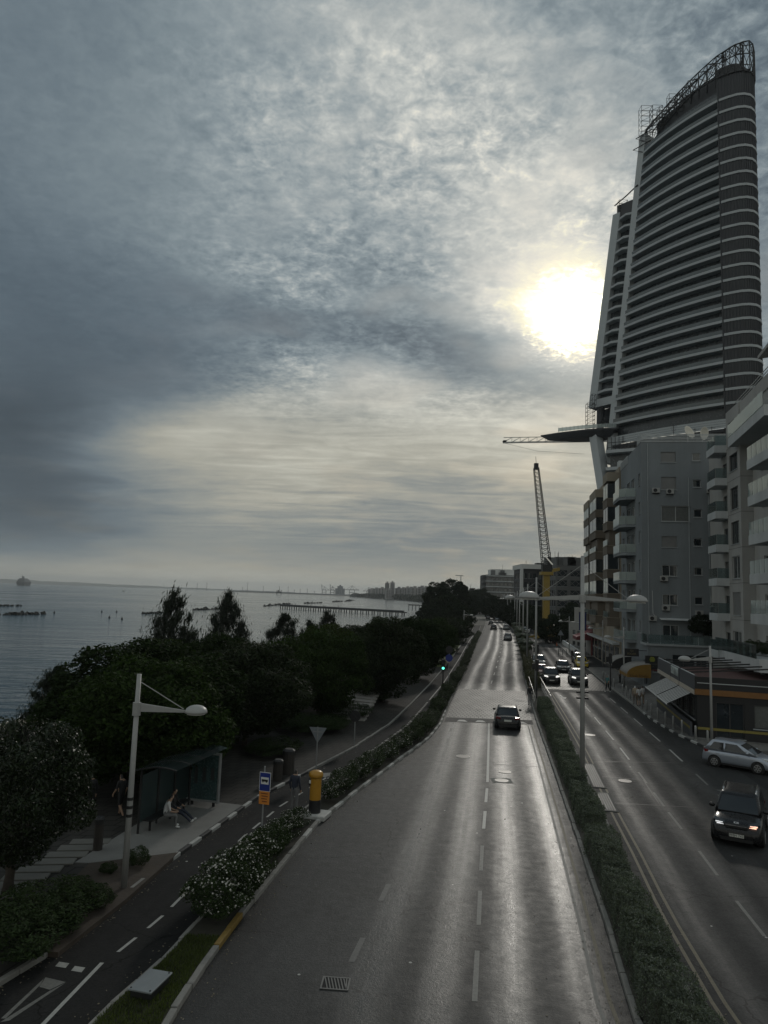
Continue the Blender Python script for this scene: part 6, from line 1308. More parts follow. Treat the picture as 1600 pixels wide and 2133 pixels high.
p = Vector((9.35, 52.1, 0)) + fd * 2.31; car('sedan', (p.x, p.y, 0), rz_dir(fd.x, fd.y), pb_black, 'black saloon car driving away just before the paved speed table')
kd = Vector((-.50, -.866, 0)); p = Vector((14.15, 28.9, 0)) - kd * 2.23
kia = car('suv', (p.x, p.y, 0), rz_dir(kd.x, kd.y), pb_black, 'black sport utility car with chrome roof rails turning at the right edge', rails=True, plate_txt='PMH 743', badge='KIA', hlm=m_cg)
for s, m_ in ((1, mat('running lamp', (.8, .82, .85), .2, var=0, emit=(1, 1, 1), estr=.5)), (-1, m_amber)):
    for k in range(2): MB().bb(s * (.44 + .04 * k), s * (.44 + .04 * k) + s * .26, 2.14 - .06, 2.19, .80 + k * .06, .82 + k * .06).build('running_light', m_, kia)
wa, wb = G(1488, 1597), G(1577, 1613); md_ = (wb - wa).normalized(); nn_ = Vector((-md_.y, md_.x, 0)); p = (wa + wb) / 2 + nn_ * .83
car('hatch', (p.x, p.y, 0), rz_dir(md_.x, md_.y), pb_silver, 'silver blue small hatchback car in front of the black restaurant', spokes=6)
od = Vector((-.163, -.987, 0)); orz = rz_dir(od.x, od.y)
for kind, (px, py), pm, lab, lit in (
    ('suv', (1150, 1427), pb_black, 'black car on the speed table nearest the median, headlights lit', True), ('suv', (1208, 1430), pb_dk, 'dark car partly behind the tall lamp post, second lane', True),
    ('sedan', (1175, 1402), pb_dk, 'dark saloon car between the two front cars, one row back', False), ('hatch', (1214, 1393), pb_yel, 'yellow car behind the tall lamp post near the right kerb', False),
    ('sedan', (1128, 1413), pb_red, 'dull red car half hidden behind the black traffic light', False), ('suv', (1124, 1392), pb_grey, 'grey car behind the dull red one by the median', False), ('hatch', (1208, 1383), pb_dk, 'dark car just behind the yellow one', False)):
    g_ = G(px, py); p = g_ - od * CAR[kind]['L'] / 2; car(kind, (p.x, p.y, .05 if p.y < 93 else 0), orz, pm, lab, front_lit=lit, spokes=5, grp='oncoming cars at the crossing')
for kind, y, lane, pm, lab in (('suv', 166, 2.1, pb_grey, 'grey car driving away alone in the right lane beyond the speed table'), ('suv', 219, 5.9, pb_black, 'black car driving away in the left lane of the far pair'), ('suv', 222, 2.0, pb_grey, 'grey car driving away in the right lane of the far pair'), ('hatch', 258, 6.2, pb_dk, 'dark car behind the far pair in the left lane'), ('suv', 312, 2.3, pb_silver, 'pale car far up the left carriageway in the right lane'), ('suv', 325, 6.3, pb_dk, 'dark car far up the left carriageway in the left lane')):
    x = medL(y) - lane; dd = Vector((medL(y + 5) - medL(y - 5), 10, 0)).normalized(); car(kind, (x, y, 0), rz_dir(dd.x, dd.y), pm, lab, simple=True, spokes=5, grp='cars driving away')
for kind, y, lane, pm, lab in (('suv', 205, 2.0, pb_white, 'white oncoming car beyond the crossing cones'), ('hatch', 228, 5.0, pb_black, 'black oncoming car behind the white one'), ('suv', 246, 2.0, pb_white, 'second white oncoming car farther back'), ('sedan', 262, 5.2, pb_blue, 'dark blue oncoming car far back'), ('suv', 300, 2.3, pb_white, 'pale oncoming car near the far bend'), ('sedan', 340, 5.0, pb_silver, 'silver oncoming car at the far bend'), ('suv', 400, 2.5, pb_white, 'farthest pale oncoming car'), ('hatch', 370, 5.5, pb_grey, 'grey oncoming car past the far bend')):
    x = medR(y) + lane; dd = Vector((medR(y - 5) - medR(y + 5), -10, 0)).normalized(); car(kind, (x, y, 0), rz_dir(dd.x, dd.y), pm, lab, simple=True, spokes=5, grp='oncoming cars far away')
for k, (y, lane, pm, lab) in enumerate(((395, 2.3, pb_white, 'pale car at the far end of the left carriageway'), (430, 6, pb_dk, 'dark car at the far end of the left carriageway'), (470, 2.5, pb_silver, 'silver car at the far end of the left carriageway'))): x = medL(y) - lane; car('suv', (x, y, 0), rz_dir(.16, .98), pm, lab, simple=True, grp='cars driving away')

# ================================================================== people
def pmat(n, c, r=.8): return mat('cloth ' + n, c, r, var=.12, vscale=6)
m_skin = mat('skin', (.30, .19, .13), .6, var=.05); m_hair = mat('dark hair', (.015, .012, .01), .6, var=.1); m_shoe_w = pmat('white shoe', (.6, .6, .58)); m_shoe_d = pmat('dark shoe', (.02, .02, .02))
POSE = {
 'stand': dict(pel=(0, 0, .95), sp=(0, 0, 1.14), ch=(0, .01, 1.34), nk=(0, .01, 1.49), hd=(0, .03, 1.60), ht=(0, .02, 1.70), ns=(0, .125, 1.61), sh=(.18, 0, 1.42), el=(.235, -.03, 1.14), wr=(.24, .07, .90), ha=(.24, .10, .82), hip=(.095, 0, .90), kn=(.105, .02, .50), an=(.105, -.02, .09), to=(.13, .13, .045)),
 'walk': dict(pel=(0, 0, .94), sp=(0, .01, 1.13), ch=(0, .03, 1.33), nk=(0, .04, 1.48), hd=(0, .07, 1.59), ht=(0, .06, 1.69), ns=(0, .165, 1.60), sh=(.18, .02, 1.41), el=(.235, -.06, 1.14), wr=(.23, .05, .92), ha=(.23, .08, .84), hip=(.095, 0, .89), kn=(.10, .12, .50), an=(.10, .16, .10), to=(.12, .31, .06)),
 'sit': dict(pel=(0, 0, .52), sp=(0, .04, .70), ch=(0, .12, .88), nk=(0, .17, 1.02), hd=(0, .22, 1.12), ht=(0, .22, 1.22), ns=(0, .315, 1.11), sh=(.17, .13, .95), el=(.24, .18, .68), wr=(.14, .38, .60), ha=(.10, .45, .60), hip=(.10, .03, .50), kn=(.14, .44, .50), an=(.13, .42, .09), to=(.15, .58, .045)),
 'lounge': dict(pel=(0, 0, .52), sp=(0, -.03, .71), ch=(0, -.03, .90), nk=(0, 0, 1.04), hd=(0, .04, 1.14), ht=(0, .04, 1.24), ns=(0, .135, 1.14), sh=(.18, -.02, .97), el=(.25, .06, .70), wr=(.20, .26, .60), ha=(.18, .33, .58), hip=(.10, .04, .50), kn=(.13, .46, .38), an=(.12, .82, .10), to=(.13, .90, .20)),
}
def person(loc, rz, pose, cols, label, h=1.72, grp=None, hat=None):
    """one continuous skinned body; cols = shirt, trousers, shoes, arms bare?"""
    J = POSE[pose]; sgn = {}; bm = bmesh.new(); sk = bm.verts.layers.skin.verify(); V = {}; cat = {}
    RAD = dict(pel=.135, sp=.125, ch=.145, nk=.055, hd=.092, ht=.07, ns=.022, sh=.062, el=.044, wr=.030, ha=.034, hip=.092, kn=.062, an=.042, to=.042)
    def vert(k, co, r): v = bm.verts.new(co); v[sk].radius = (r, r); V[k] = v; return v
    for k in ('pel', 'sp', 'ch', 'nk', 'hd', 'ht', 'ns'): vert(k, J[k], RAD[k])
    V['pel'][sk].use_root = True
    bones = []
    def edge(a, b, c): bm.edges.new((V[a], V[b])); bones.append((a, b, c))
    for a, b, c in (('pel', 'sp', 'shirt'), ('sp', 'ch', 'shirt'), ('ch', 'nk', 'skin'), ('nk', 'hd', 'skin'), ('hd', 'ht', 'hair'), ('hd', 'ns', 'skin')): edge(a, b, c)
    for s in (-1, 1):
        for k in ('sh', 'el', 'wr', 'ha', 'hip', 'kn', 'an', 'to'):
            x, y, z = J[k]
            if pose == 'walk' and s < 0:
                if k == 'kn': y -= .16
                if k == 'an': y -= .46; z += .03
                if k == 'to': y -= .48; z += .0
                if k in ('el',): y += .10
                if k in ('wr', 'ha'): y += .16; z += .02
            vert(k + str(s), (x * s, y, z), RAD[k])
        edge('ch', 'sh' + str(s), 'shirt'); edge('sh' + str(s), 'el' + str(s), 'shirt'); edge('el' + str(s), 'wr' + str(s), cols[3]); edge('wr' + str(s), 'ha' + str(s), 'skin')
        edge('pel', 'hip' + str(s), 'trouser'); edge('hip' + str(s), 'kn' + str(s), 'trouser'); edge('kn' + str(s), 'an' + str(s), cols[4]); edge('an' + str(s), 'to' + str(s), 'shoe')
        hv = V['ha' + str(s)].co; wv = V['wr' + str(s)].co; d = (hv - wv).normalized(); sd = Vector((0, 1, 0)) if abs(d.y) < .7 else Vector((1, 0, 0)); sd = (sd - d * sd.dot(d)).normalized()
        for i, (o, ln) in enumerate(((-.032, .060), (-.011, .075), (.011, .070), (.030, .055))):
            vert(f'f{s}{i}', hv + sd * o + d * ln * .55, .0095); vert(f'g{s}{i}', hv + sd * o + d * ln + Vector((-s * .015, 0, 0)), .008); edge('ha' + str(s), f'f{s}{i}', 'skin'); edge(f'f{s}{i}', f'g{s}{i}', 'skin')
        vert(f'th{s}', hv - d * .02 + sd * .055 + Vector((-s * .01, 0, 0)), .010); edge('ha' + str(s), f'th{s}', 'skin')
    me = bpy.data.meshes.new('person'); pos = {k: v.co.copy() for k, v in V.items()}; bm.to_mesh(me); bm.free()
    o = bpy.data.objects.new('person', me); col.objects.link(o); o.modifiers.new('s', 'SKIN').use_smooth_shade = True; q = o.modifiers.new('u', 'SUBSURF'); q.levels = q.render_levels = 1
    dg = bpy.context.evaluated_depsgraph_get(); me2 = bpy.data.meshes.new_from_object(o.evaluated_get(dg)); bpy.data.objects.remove(o)
    slots = {'skin': m_skin, 'hair': hat or m_hair, 'shirt': cols[0], 'trouser': cols[1], 'shoe': cols[2]}; names = list(slots); me2.materials.clear(); [me2.materials.append(slots[k]) for k in names]
    for pl in me2.polygons:
        c = pl.center; best = None
        for a, b, ct in bones:
            A, Bv = pos[a], pos[b]; ab = Bv - A; tt = max(0, min(1, (c - A).dot(ab) / ab.length_squared)); dd = (A + ab * tt - c).length
            if best is None or dd < best[0]: best = (dd, ct, a)
        ct = best[1]
        if ct == 'skin' and best[2] in ('nk', 'hd') and (c.y < pos['hd'].y - .035) and c.z > pos['nk'].z + .06: ct = 'hair'
        if ct == 'skin' and best[2] == 'ch' and c.z < pos['nk'].z - .03: ct = 'shirt'
        pl.material_index = names.index(ct); pl.use_smooth = True
    ob = link('person', me2); ob.location = loc; ob.rotation_euler = (0, 0, rz); k = h / 1.72; ob.scale = (k, k, k); tag(ob, label, 'person', grp); return ob
c_w, c_d, c_n, c_g, c_t, c_b, c_k = pmat('white', (.5, .5, .49)), pmat('black', (.015, .015, .016)), pmat('navy', (.02, .025, .04)), pmat('grey', (.14, .14, .14)), pmat('teal', (.06, .16, .16)), pmat('beige', (.28, .23, .17)), pmat('khaki', (.12, .10, .08))
sh_o = Vector((-7.85, 29.6, .1))
person((-8.05, 28.55, .118), R(-70), 'sit', (c_w, c_g, m_shoe_w, 'skin', 'trouser'), 'person in white shirt sitting hunched on the bus shelter bench', 1.75)
person((-7.95, 29.35, .118), R(-100), 'lounge', (c_d, c_n, m_shoe_w, 'shirt', 'trouser'), 'person in dark clothes on the bus shelter bench with legs stretched out', 1.78)
g_ = G(612, 1692); person((g_.x, g_.y, 0), R(-25), 'stand', (c_n, c_g, m_shoe_d, 'shirt', 'trouser'), 'person in dark jacket standing behind the yellow pillar box', 1.78)
g_ = G(250, 1702, .08); person((g_.x, g_.y, .08), R(60), 'walk', (c_d, c_d, m_shoe_d, 'skin', 'skin'), 'dim person walking on the promenade behind the white lamp post', 1.7)
g_ = G(185, 1705, .08); person((g_.x, g_.y, .08), R(40), 'stand', (c_d, c_d, m_shoe_d, 'shirt', 'trouser'), 'dim dark clad person standing under the trees left of the bench', 1.75)
for (px, py), cs, hat, lab, rz_ in (((1323, 1468), (c_b, c_k, m_shoe_d, 'skin', 'trouser'), c_w, 'tourist with white cap, leftmost of the three on the right pavement', -20), ((1331, 1471), (c_w, c_k, m_shoe_d, 'skin', 'skin'), m_hair, 'tourist in pale shirt with a dark strap, middle of the three', 10), ((1339, 1468), (c_w, c_b, m_shoe_d, 'skin', 'skin'), c_d, 'tourist in white shirt, rightmost of the three on the pavement', 25)):
    g_ = G(px, py, .12); person((g_.x, g_.y, .12), R(rz_), 'stand', cs, lab, 1.72, 'three tourists on the right pavement', hat)
g_ = G(1266, 1442, .12); person((g_.x, g_.y, .12), R(120), 'walk', (c_t, c_d, m_shoe_w, 'skin', 'trouser'), 'person in teal shirt beside the pavement traffic light', 1.75)
for (px, py), cs, lab in (((1192, 1376), (c_d, c_d, m_shoe_d, 'shirt', 'skin'), 'left of two dark pedestrians crossing the side street'), ((1200, 1374), (c_n, c_d, m_shoe_d, 'skin', 'skin'), 'right of two dark pedestrians crossing the side street')): g_ = G(px, py); person((g_.x, g_.y, 0), R(170), 'walk', cs, lab, 1.75, 'two pedestrians at the far junction')
g_ = G(1104, 1470, .1); person((g_.x, g_.y, .11), R(15), 'stand', (c_d, c_g, m_shoe_w, 'shirt', 'trouser'), 'person in black jacket waiting behind the median guard rail', 1.78)
g_ = G(1306, 1430, .12); person((g_.x + .4, g_.y + 3.5, .12), R(100), 'stand', (c_w, c_d, m_shoe_d, 'skin', 'trouser'), 'person in white under the grey curved awning', 1.72)
pw_ = person((0, 0, 0), 0, 'stand', (c_d, c_d, m_shoe_d, 'shirt', 'trouser'), 'tiny figure', 1.75, 'people strolling on the pier')

# ================================================================== traffic cones, fences by the works
m_cone = mat('cone orange', (.35, .09, .03), .6, var=.1)
cn = None
for i, (px, py) in enumerate(((1105, 1312), (1113, 1318), (1120, 1325), (1128, 1332), (1134, 1338), (1098, 1306), (1142, 1345))):
    g_ = G(px, py)
    x = kerbR(g_.y) - .6
    if cn is None: cn = thing('traffic_cone', (x, g_.y, 0), 0, '', 'cone', 'cones along the road works'); MB().lathe([(.16, .05), (.02, .75), (.005, .76)], n=10).build('cone', m_cone, cn); MB().bb(-.2, .2, -.2, .2, 0, .05).build('foot', m_dark, cn); MB().lathe([(.115, .27), (.08, .45)], n=10).build('band', m_white, cn); c_ = cn
    else: c_ = copies(cn, (x, g_.y, 0))
    c_['label'] = f'traffic cone by the road works, {ORD[[1,2,3,4,5,0,6][i]]} from the far end'
t = thing('site_fence', (kerbR(126) + 4.5, 126, .12), -HD, 'grey mesh fence round the road works under the yellow crane', 'fence')
for k in range(16): MB().bb(0, .06, k * 3.5, k * 3.5 + .08, 0, 2.0).build('post', m_galv, t); MB().bb(.02, .04, k * 3.5 + .1, k * 3.5 + 3.45, .15, 1.9).build('mesh_panel', mat('fence mesh', (.10, .11, .115), .7, var=.2), t)
t = thing('low_wall', (kerbR(124) + 1.6, 124, .12), -HD, 'pale low wall along the far right pavement', 'wall'); MB().bb(0, .3, 0, 60, 0, .75).build('wall_body', m_wh, t); MB().bb(-.05, .35, 0, 60, .75, .85).build('coping', m_lt, t)

# ================================================================== cranes
m_cy = mat('crane yellow', (.21, .14, .016), .5, var=.15, vscale=1)
def lattice(mb, a, b, w0, w1, n, r=.06, up_=Vector((0, 0, 1))):
    a, b = Vector(a), Vector(b); d = (b - a).normalized(); x = d.cross(up_).normalized(); y = x.cross(d).normalized(); prev = None
    for i in range(n + 1):
        k = i / n; c = a.lerp(b, k); w = (w0 + (w1 - w0) * k) / 2; q = [c + x * (sx * w) + y * (sy * w) for sx, sy in ((-1, -1), (1, -1), (1, 1), (-1, 1))]
        for j in range(4): mb.cyl(q[j], q[(j + 1) % 4], r * .6, n=4, caps=False)
        if prev:
            for j in range(4): mb.cyl(prev[j], q[j], r, n=5, caps=False); mb.cyl(prev[j], q[(j + 1) % 4], r * .6, n=4, caps=False)
        prev = q
c0 = AT(1137, 1330, 178); T = thing('mobile_crane', (c0.x, 178, 0), 0, 'yellow pedestal crane with steep dark lattice jib at the road works', 'crane')
zt2 = AT(1137, 1198, 178).z
MB().bb(-.75, .75, -.75, .75, 1.5, zt2).build('pedestal', m_cy, T); MB().bb(-2.4, 2.2, -2, 2, .4, 3.4).build('base', m_cy, T, bevel=.1); MB().bb(-1.5, 1.5, -1.2, 1.2, zt2, zt2 + .8).build('slew_ring', m_cy, T); MB().slab([(-.6, -.8, zt2 + .3), (3.2, -.8, zt2 + 1.2), (3.2, -.8, zt2 + 2.0), (-.6, -.8, zt2 + 1.2)], (0, 1, 0), .8).build('machine_arm', m_cy, T); MB().bb(-1.1, 1.2, -1, 1, zt2 + .8, zt2 + 2.6).build('cab', m_dark, T); MB().bar((-.4, -1.1, zt2 + 4.5), (1.3, -1.1, zt2 + 2.6), .25, .3).build('back_stay', m_chrome, T)
for k in range(4): MB().bar(((-1, 1, 1, -1)[k] * 2, (-1, -1, 1, 1)[k] * 1.8, .5), ((-1, 1, 1, -1)[k] * 3.6, (-1, -1, 1, 1)[k] * 3.2, 0), .4).build('outrigger', m_cy, T)
jt = AT(1117, 975, 178) - Vector((c0.x, 178, 0)); mb = MB(); lattice(mb, (0.2, 0, zt2 + 1.2), jt, 2.1, 1.15, 24, .10); mb.build('jib', m_dark, T)
hd_ = MB().bb(jt.x - .5, jt.x + .5, -.5, .5, jt.z - .4, jt.z + 1.2).build('jib_head', m_dark, T); MB().cyl((jt.x, 0, jt.z + 1.2), (jt.x - .15, 0, jt.z + 3), .05, n=5).build('mast_light', m_dark, hd_)
ja, jb = AT(1049, 921, 265), AT(1330, 917, 262); T = thing('tower_crane', (jb.x, 262, 0), 0, 'horizontal lattice jib of a tower crane passing behind the tower canopy', 'crane'); off = Vector((jb.x, 262, 0))
mb = MB(); a, b = ja - off, jb - off; n = 16
for i in range(n):
    p0_, p1_ = a.lerp(b, i / n), a.lerp(b, (i + 1) / n); mb.cyl(p0_, p1_, .16, n=5); up1 = Vector((0, 0, 1.8)); mb.cyl(p0_ + up1, p1_ + up1, .13, n=5); mb.cyl(p0_, p1_ + up1, .1, n=4); mb.cyl(p1_, p1_ + up1, .1, n=4)
    mb.cyl(p0_ + Vector((0, 1.6, 0)), p1_ + Vector((0, 1.6, 0)), .16, n=5); mb.cyl(p0_ + Vector((0, 1.6, 0)), p1_ + up1, .1, n=4)
mb.build('jib', m_galv, T); mb = MB(); lattice(mb, (0, 0, 0), (0, 0, b.z + 4), 1.8, 1.8, 30, .12, Vector((0, 1, 0))); mb.build('mast', m_galv, T)
tub([a + Vector((0, 0, -.3)), a.lerp(b, .25) + Vector((0, 0, -3.6)), a.lerp(b, .6) + Vector((0, 0, -5))], .05, 5).build('slack_cable', m_galv, T); MB().bb(a.x - .6, a.x + .6, -.5, 1.8, a.z - .4, a.z).build('jib_tip', m_dark, T)

# ================================================================== mid-distance office blocks
def office(px0, px1, Y, tp, label, m_w, nfl, ncol, depth=16, fm=m_fdark, pm=m_pane, side=True, name='office_block', base=0.0, band=None, lattice_=False):
    a, b = AT(px0, 1250, Y), AT(px1, 1250, Y); zt_ = AT((px0 + px1) / 2, tp, Y).z; W_ = b.x - a.x; t = thing(name, (a.x, Y, base), 0, label, 'building'); hf = (zt_ - 1.2) / nfl; ops_ = []
    for f in range(nfl):
        for c in range(ncol): cw = W_ / ncol; ops_.append((c * cw + cw * .12, (c + 1) * cw - cw * .12, f * hf + .9, f * hf + hf - .35))
    wall(t, 'wall', (0, 0, 0), UX, NY, W_, (0, zt_), ops_, m_w)
    for q in ops_: 
        w = window(t, (0, 0, 0), UX, NY, *q, kind='single', fm=fm, pm=pm)
    os_ = [(c * 3.2 + .5, c * 3.2 + 2.6, f * hf + .9, f * hf + hf - .35) for f in range(nfl) for c in range(int(depth / 3.2))]
    wall(t, 'wall', (0, 0, 0), UY, NX, depth, (0, zt_), os_, m_w); wall(t, 'wall', (W_, 0, 0), UY, UX, depth, (0, zt_), [], m_w)
    for q in os_: window(t, (0, 0, 0), UY, NX, *q, kind='single', fm=fm, pm=pm)
    MB().bb(0, W_, 0, depth, zt_ - .02, zt_).build('roof', m_lt, t); 
    rd = random.Random(px0)
    for k in range(4): x = rd.uniform(.15, .8) * W_; MB().bb(x, x + rd.uniform(1.5, 4), 2, 6, zt_, zt_ + rd.uniform(1.2, 3.2)).build('roof_plant', m_w, t)
    for k in range(3): x = rd.uniform(.1, .9) * W_; MB().cyl((x, 3, zt_), (x, 3, zt_ + rd.uniform(3, 7)), .07, n=5).build('aerial', m_dark, t)
    if band: 
        for f in range(nfl + 1): MB().bb(-.3, W_ + .3, -.5, -.01, max(.1, f * hf + .3), max(.5, f * hf + .75)).build('floor_band', band, t)
    if lattice_:
        for f in range(nfl):
            for c in range(ncol * 2): x0 = c * W_ / ncol / 2; MB().bar((x0, -.2, f * hf + .9), (x0 + W_ / ncol / 2, -.2, f * hf + hf - .4), .12).build('lattice_bar', m_wfar, t); MB().bar((x0 + W_ / ncol / 2, -.24, f * hf + .9), (x0, -.24, f * hf + hf - .4), .12).build('lattice_bar', m_wfar, t)
    return t, W_, zt_
m_wfar = mat('dusty grey render', (.11, .112, .11), .85, var=.1); m_wfar2 = mat('dark office cladding', (.022, .023, .025), .6, var=.1)
t, W_, z_ = office(1012, 1086, 430, 1198, 'far grey apartment block with balconies and cluttered roof', m_wfar, 7, 8, 26, band=m_lt, name='apartment_block'); MB().bb(4, W_ - 4, 3, 20, z_, z_ + 3.6).build('penthouse', m_wh, t)
for f in range(7): MB().bb(-1.6, -.01, 1, 12, f * 3.6 + .8, f * 3.6 + 1.9).build('balcony', m_wfar, t)
t, W_, z_ = office(1089, 1178, 262, 1186, 'black glass office block with white roof band and white left pier', m_wfar2, 6, 9, 18); MB().bb(-.6, W_ + .3, -.6, 18, z_, z_ + 1.7).build('white_cornice', m_wh, t); MB().bb(-.9, -.02, -.6, 1.2, 0, z_).build('white_pier', m_wh, t)
t, W_, z_ = office(1158, 1212, 236, 1178, 'grey office block with lattice screened windows', m_wfar, 6, 2, 16, lattice_=True); MB().bb(1, W_ + 8, 4, 12, z_, z_ + 3.0).build('penthouse', m_wfar, t)
office(1212, 1290, 240, 1186, 'dark office wing behind the beige block', m_wfar2, 6, 6, 14)
office(1135, 1162, 300, 1176, 'pale cluttered rooftop block rising behind the black office', m_wfar, 7, 3, 16)
t, W_, z_ = office(1210, 1236, 135, 1298, 'small pale two storey house beyond the red corner shop', mat('dull cream render', (.26, .25, .23)), 2, 2, 8, name='small_house')

# ================================================================== bay: pier, breakwaters, ship, port, far town
pa, pb_ = G(586, 1261, .4), G(845, 1275, .4); dv = (pb_ - pa); Lp = dv.length; ang = math.atan2(dv.y, dv.x); t = thing('pier', (pa.x, pa.y, 0), ang, 'long low pier with slim lamp posts running out from the shore', 'pier')
MB().bb(0, Lp, -1.2, 1.2, -.1, .4).build('deck', m_dark, t); MB().bb(0, Lp, -1.25, -1.15, .4, 1.2).build('railing', mat('pier rail', (.04, .045, .05), .7, var=.1), t).scale = (1, 1, 1)
for k in range(24): 
    for s in (-1, 1): MB().cyl((k * Lp / 23.5 + .5, s * .9, -3), (k * Lp / 23.5 + .5, s * .9, -.1), .32, n=7).build('pile', m_dark, t)
for k in range(5): MB().cyl((6 + k * Lp / 5, .9, .4), (6 + k * Lp / 5, .9, 7.5), .07, n=5).build('lamp_pole', m_galv, t)
for i, u in enumerate((.10, .13, .27, .38, .50)):
    q = pa.lerp(pb_, u); o = pw_ if i == 0 else copies(pw_, (0, 0, 0)); o.location = (q.x, q.y, .4); o.rotation_euler = (0, 0, i); o['label'] = f'tiny dark figure strolling on the pier, {ORD[i]} from the seaward end'
pv = G(865, 1272, .2); t = thing('beach_bar', (pv.x, pv.y + 6, 0), R(-6), 'dark flat roofed pavilion at the shore end of the pier', 'pavilion'); MB().bb(-4, 22, -4, 4, 3.4, 4.0).build('roof', m_dark, t); MB().bb(6, 26, -5, 3, 4.4, 4.9).build('upper_roof', m_dark, t); MB().bb(5, 22, -2, 3.5, 0, 3.4).build('bar_room', m_bk, t)
for k in range(5): MB().bb(-3.8 + k * 2.2, -3.4 + k * 2.2, -3.8, -3.4, 0, 3.4).build('post', m_dark, t)
def rocks(px0, px1, py0, py1, label, hgt=1.0, n=60, seed=0):
    a, b = G(px0, py0, -1.6), G(px1, py1, -1.6); r = random.Random(seed); mb = MB(); 
    for i in range(n):
        k = r.random(); p = a.lerp(b, k); s = r.uniform(.35, .8) * hgt; e = .4 + math.sin(math.pi * min(1, max(.0, k))) ** .4
        vs = [Vector((r.gauss(0, 1), r.gauss(0, 1), r.gauss(0, .7))).normalized() * s * r.uniform(.7, 1.2) for _ in range(8)]; bm = bmesh.new(); [bm.verts.new(v) for v in vs]; bmesh.ops.convex_hull(bm, input=bm.verts); bm.verts.index_update()
        c = p - a + Vector((r.uniform(-1, 1), r.uniform(-3, 3), r.uniform(-.35, .25) * hgt * e)); use = [v for v in bm.verts if v.link_faces]; ix = {v: q for q, v in enumerate(use)}
        mb.add([v.co + c for v in use], [[ix[v] for v in f.verts] for f in bm.faces]); bm.free()
    t = thing('breakwater', a, 0, label, 'breakwater', 'rock breakwaters in the bay'); o = mb.build('rocks', mat('wet rock', (.03, .03, .028), .8, var=.3), t); o['kind'] = 'stuff'
rocks(-60, 92, 1281, 1279, 'low rock breakwater at the left picture edge', 1.3, 110, 1); rocks(-50, 45, 1262, 1262, 'thin far rock breakwater behind the left one', 1.2, 60, 9)
rocks(298, 332, 1278, 1277, 'short rock breakwater left of the tallest feathery tree', 1.1, 40, 2); rocks(400, 470, 1271, 1268, 'rock breakwater showing between the two tall feathery trees', 1.6, 70, 3); rocks(548, 604, 1263, 1258, 'rock breakwater just seaward of the pier end', 1.9, 60, 4); rocks(636, 670, 1257, 1256, 'small far breakwater above the pier', 2.2, 40, 5); rocks(692, 712, 1254, 1253, 'smaller far breakwater above the pier, second along', 2.6, 40, 6); rocks(718, 738, 1253, 1251, 'smallest far breakwater nearest the far shore', 3, 40, 7)
for i, (px, py) in enumerate(((113, 1277), (212, 1275), (243, 1275), (254, 1290), (228, 1287))):
    g_ = G(px, py, -1.65); t = thing('buoy', g_, 0, ['dark buoy just right of the left breakwater tip', 'buoy in the middle of the open water, left of a pair', 'buoy in the middle of the open water, right of a pair', 'lowest buoy in the open water', 'buoy left of the lowest one', 'small buoy above the left breakwater', 'dark buoy near the low feathery tree'][i], 'buoy', 'swimming buoys'); MB().lathe([(.05, -.3), (.32, -.1), (.35, .2), (.2, .45), (.1, .6), (.02, .7)], n=8).build('float', m_dark, t); MB().cyl((0, 0, .6), (0, 0, 1.1), .06, n=5).build('top_mark', m_dark, t)
# anchored ship seen end on
sp_ = AT(42, 1216, 3000); t = thing('ship', (sp_.x, 3000, -1.7), 0, 'grey passenger ship lying at anchor on the left horizon', 'ship'); m_ship = mat('ship grey', (.16, .17, .18), .7, var=.1)
MB().loft([[(-12, 0, 0), (12, 0, 0), (12, 60, 0), (-12, 60, 0)], [(-17, -2, 14), (17, -2, 14), (16, 62, 14), (-16, 62, 14)]]).build('hull', mat('ship hull', (.06, .065, .07), .7), t)
for k, (w, z0, z1) in enumerate(((16.5, 14, 18), (15, 18, 22), (15, 22, 26), (11, 26, 30))): MB().bb(-w, w, 2 + k * 3, 58 - k * 6, z0, z1).build('deck_house', m_ship, t); MB().bb(-w * .9, w * .9, 1.6 + k * 3, 2 + k * 3, z0 + 1.3, z0 + 2.6).build('window_band', m_bk, t)
MB().bb(-3, 3, 18, 26, 30, 38).build('funnel', m_ship, t); MB().cyl((0, 12, 30), (0, 12, 46), .7, n=6).build('mast', m_ship, t); MB().bar((-8, 12, 38), (8, 12, 38), .8).build('mast_yard', m_ship, t)
g_ = AT(258, 1222, 1500); t = thing('small_boat', (g_.x, 1500, -1.7), 0, 'tiny white boat out on the bay', 'boat'); MB().loft([[(-3, 0, 0), (3, 0, 0), (3, 1.6, 0), (-3, 1.6, 0)], [(-4.4, -.3, 1.3), (3.6, -.3, 1.3), (3.6, 1.9, 1.3), (-4.4, 1.9, 1.3)]]).build('hull', m_wh, t); MB().bb(-.5, 2.2, .2, 1.5, 1.3, 3.0).build('cabin', m_wh, t)
# jack-up barge
g_ = AT(581, 1237, 2400); t = thing('jack_up_barge', (g_.x, 2400, -1.7), 0, 'dark jack up platform on legs off the port', 'platform'); MB().bb(-9, 9, 0, 12, 7, 11).build('deck', m_dark, t)
for sx in (-7, 7): MB().bb(sx - 1, sx + 1, 1, 3, -2, 16).build('leg', m_dark, t)
MB().bb(-4, 0, 3, 8, 11, 16).build('cabin', m_dark, t); MB().cyl((2, 5, 11), (-1, 5, 30), .7, n=5).build('crane_boom', m_dark, t)
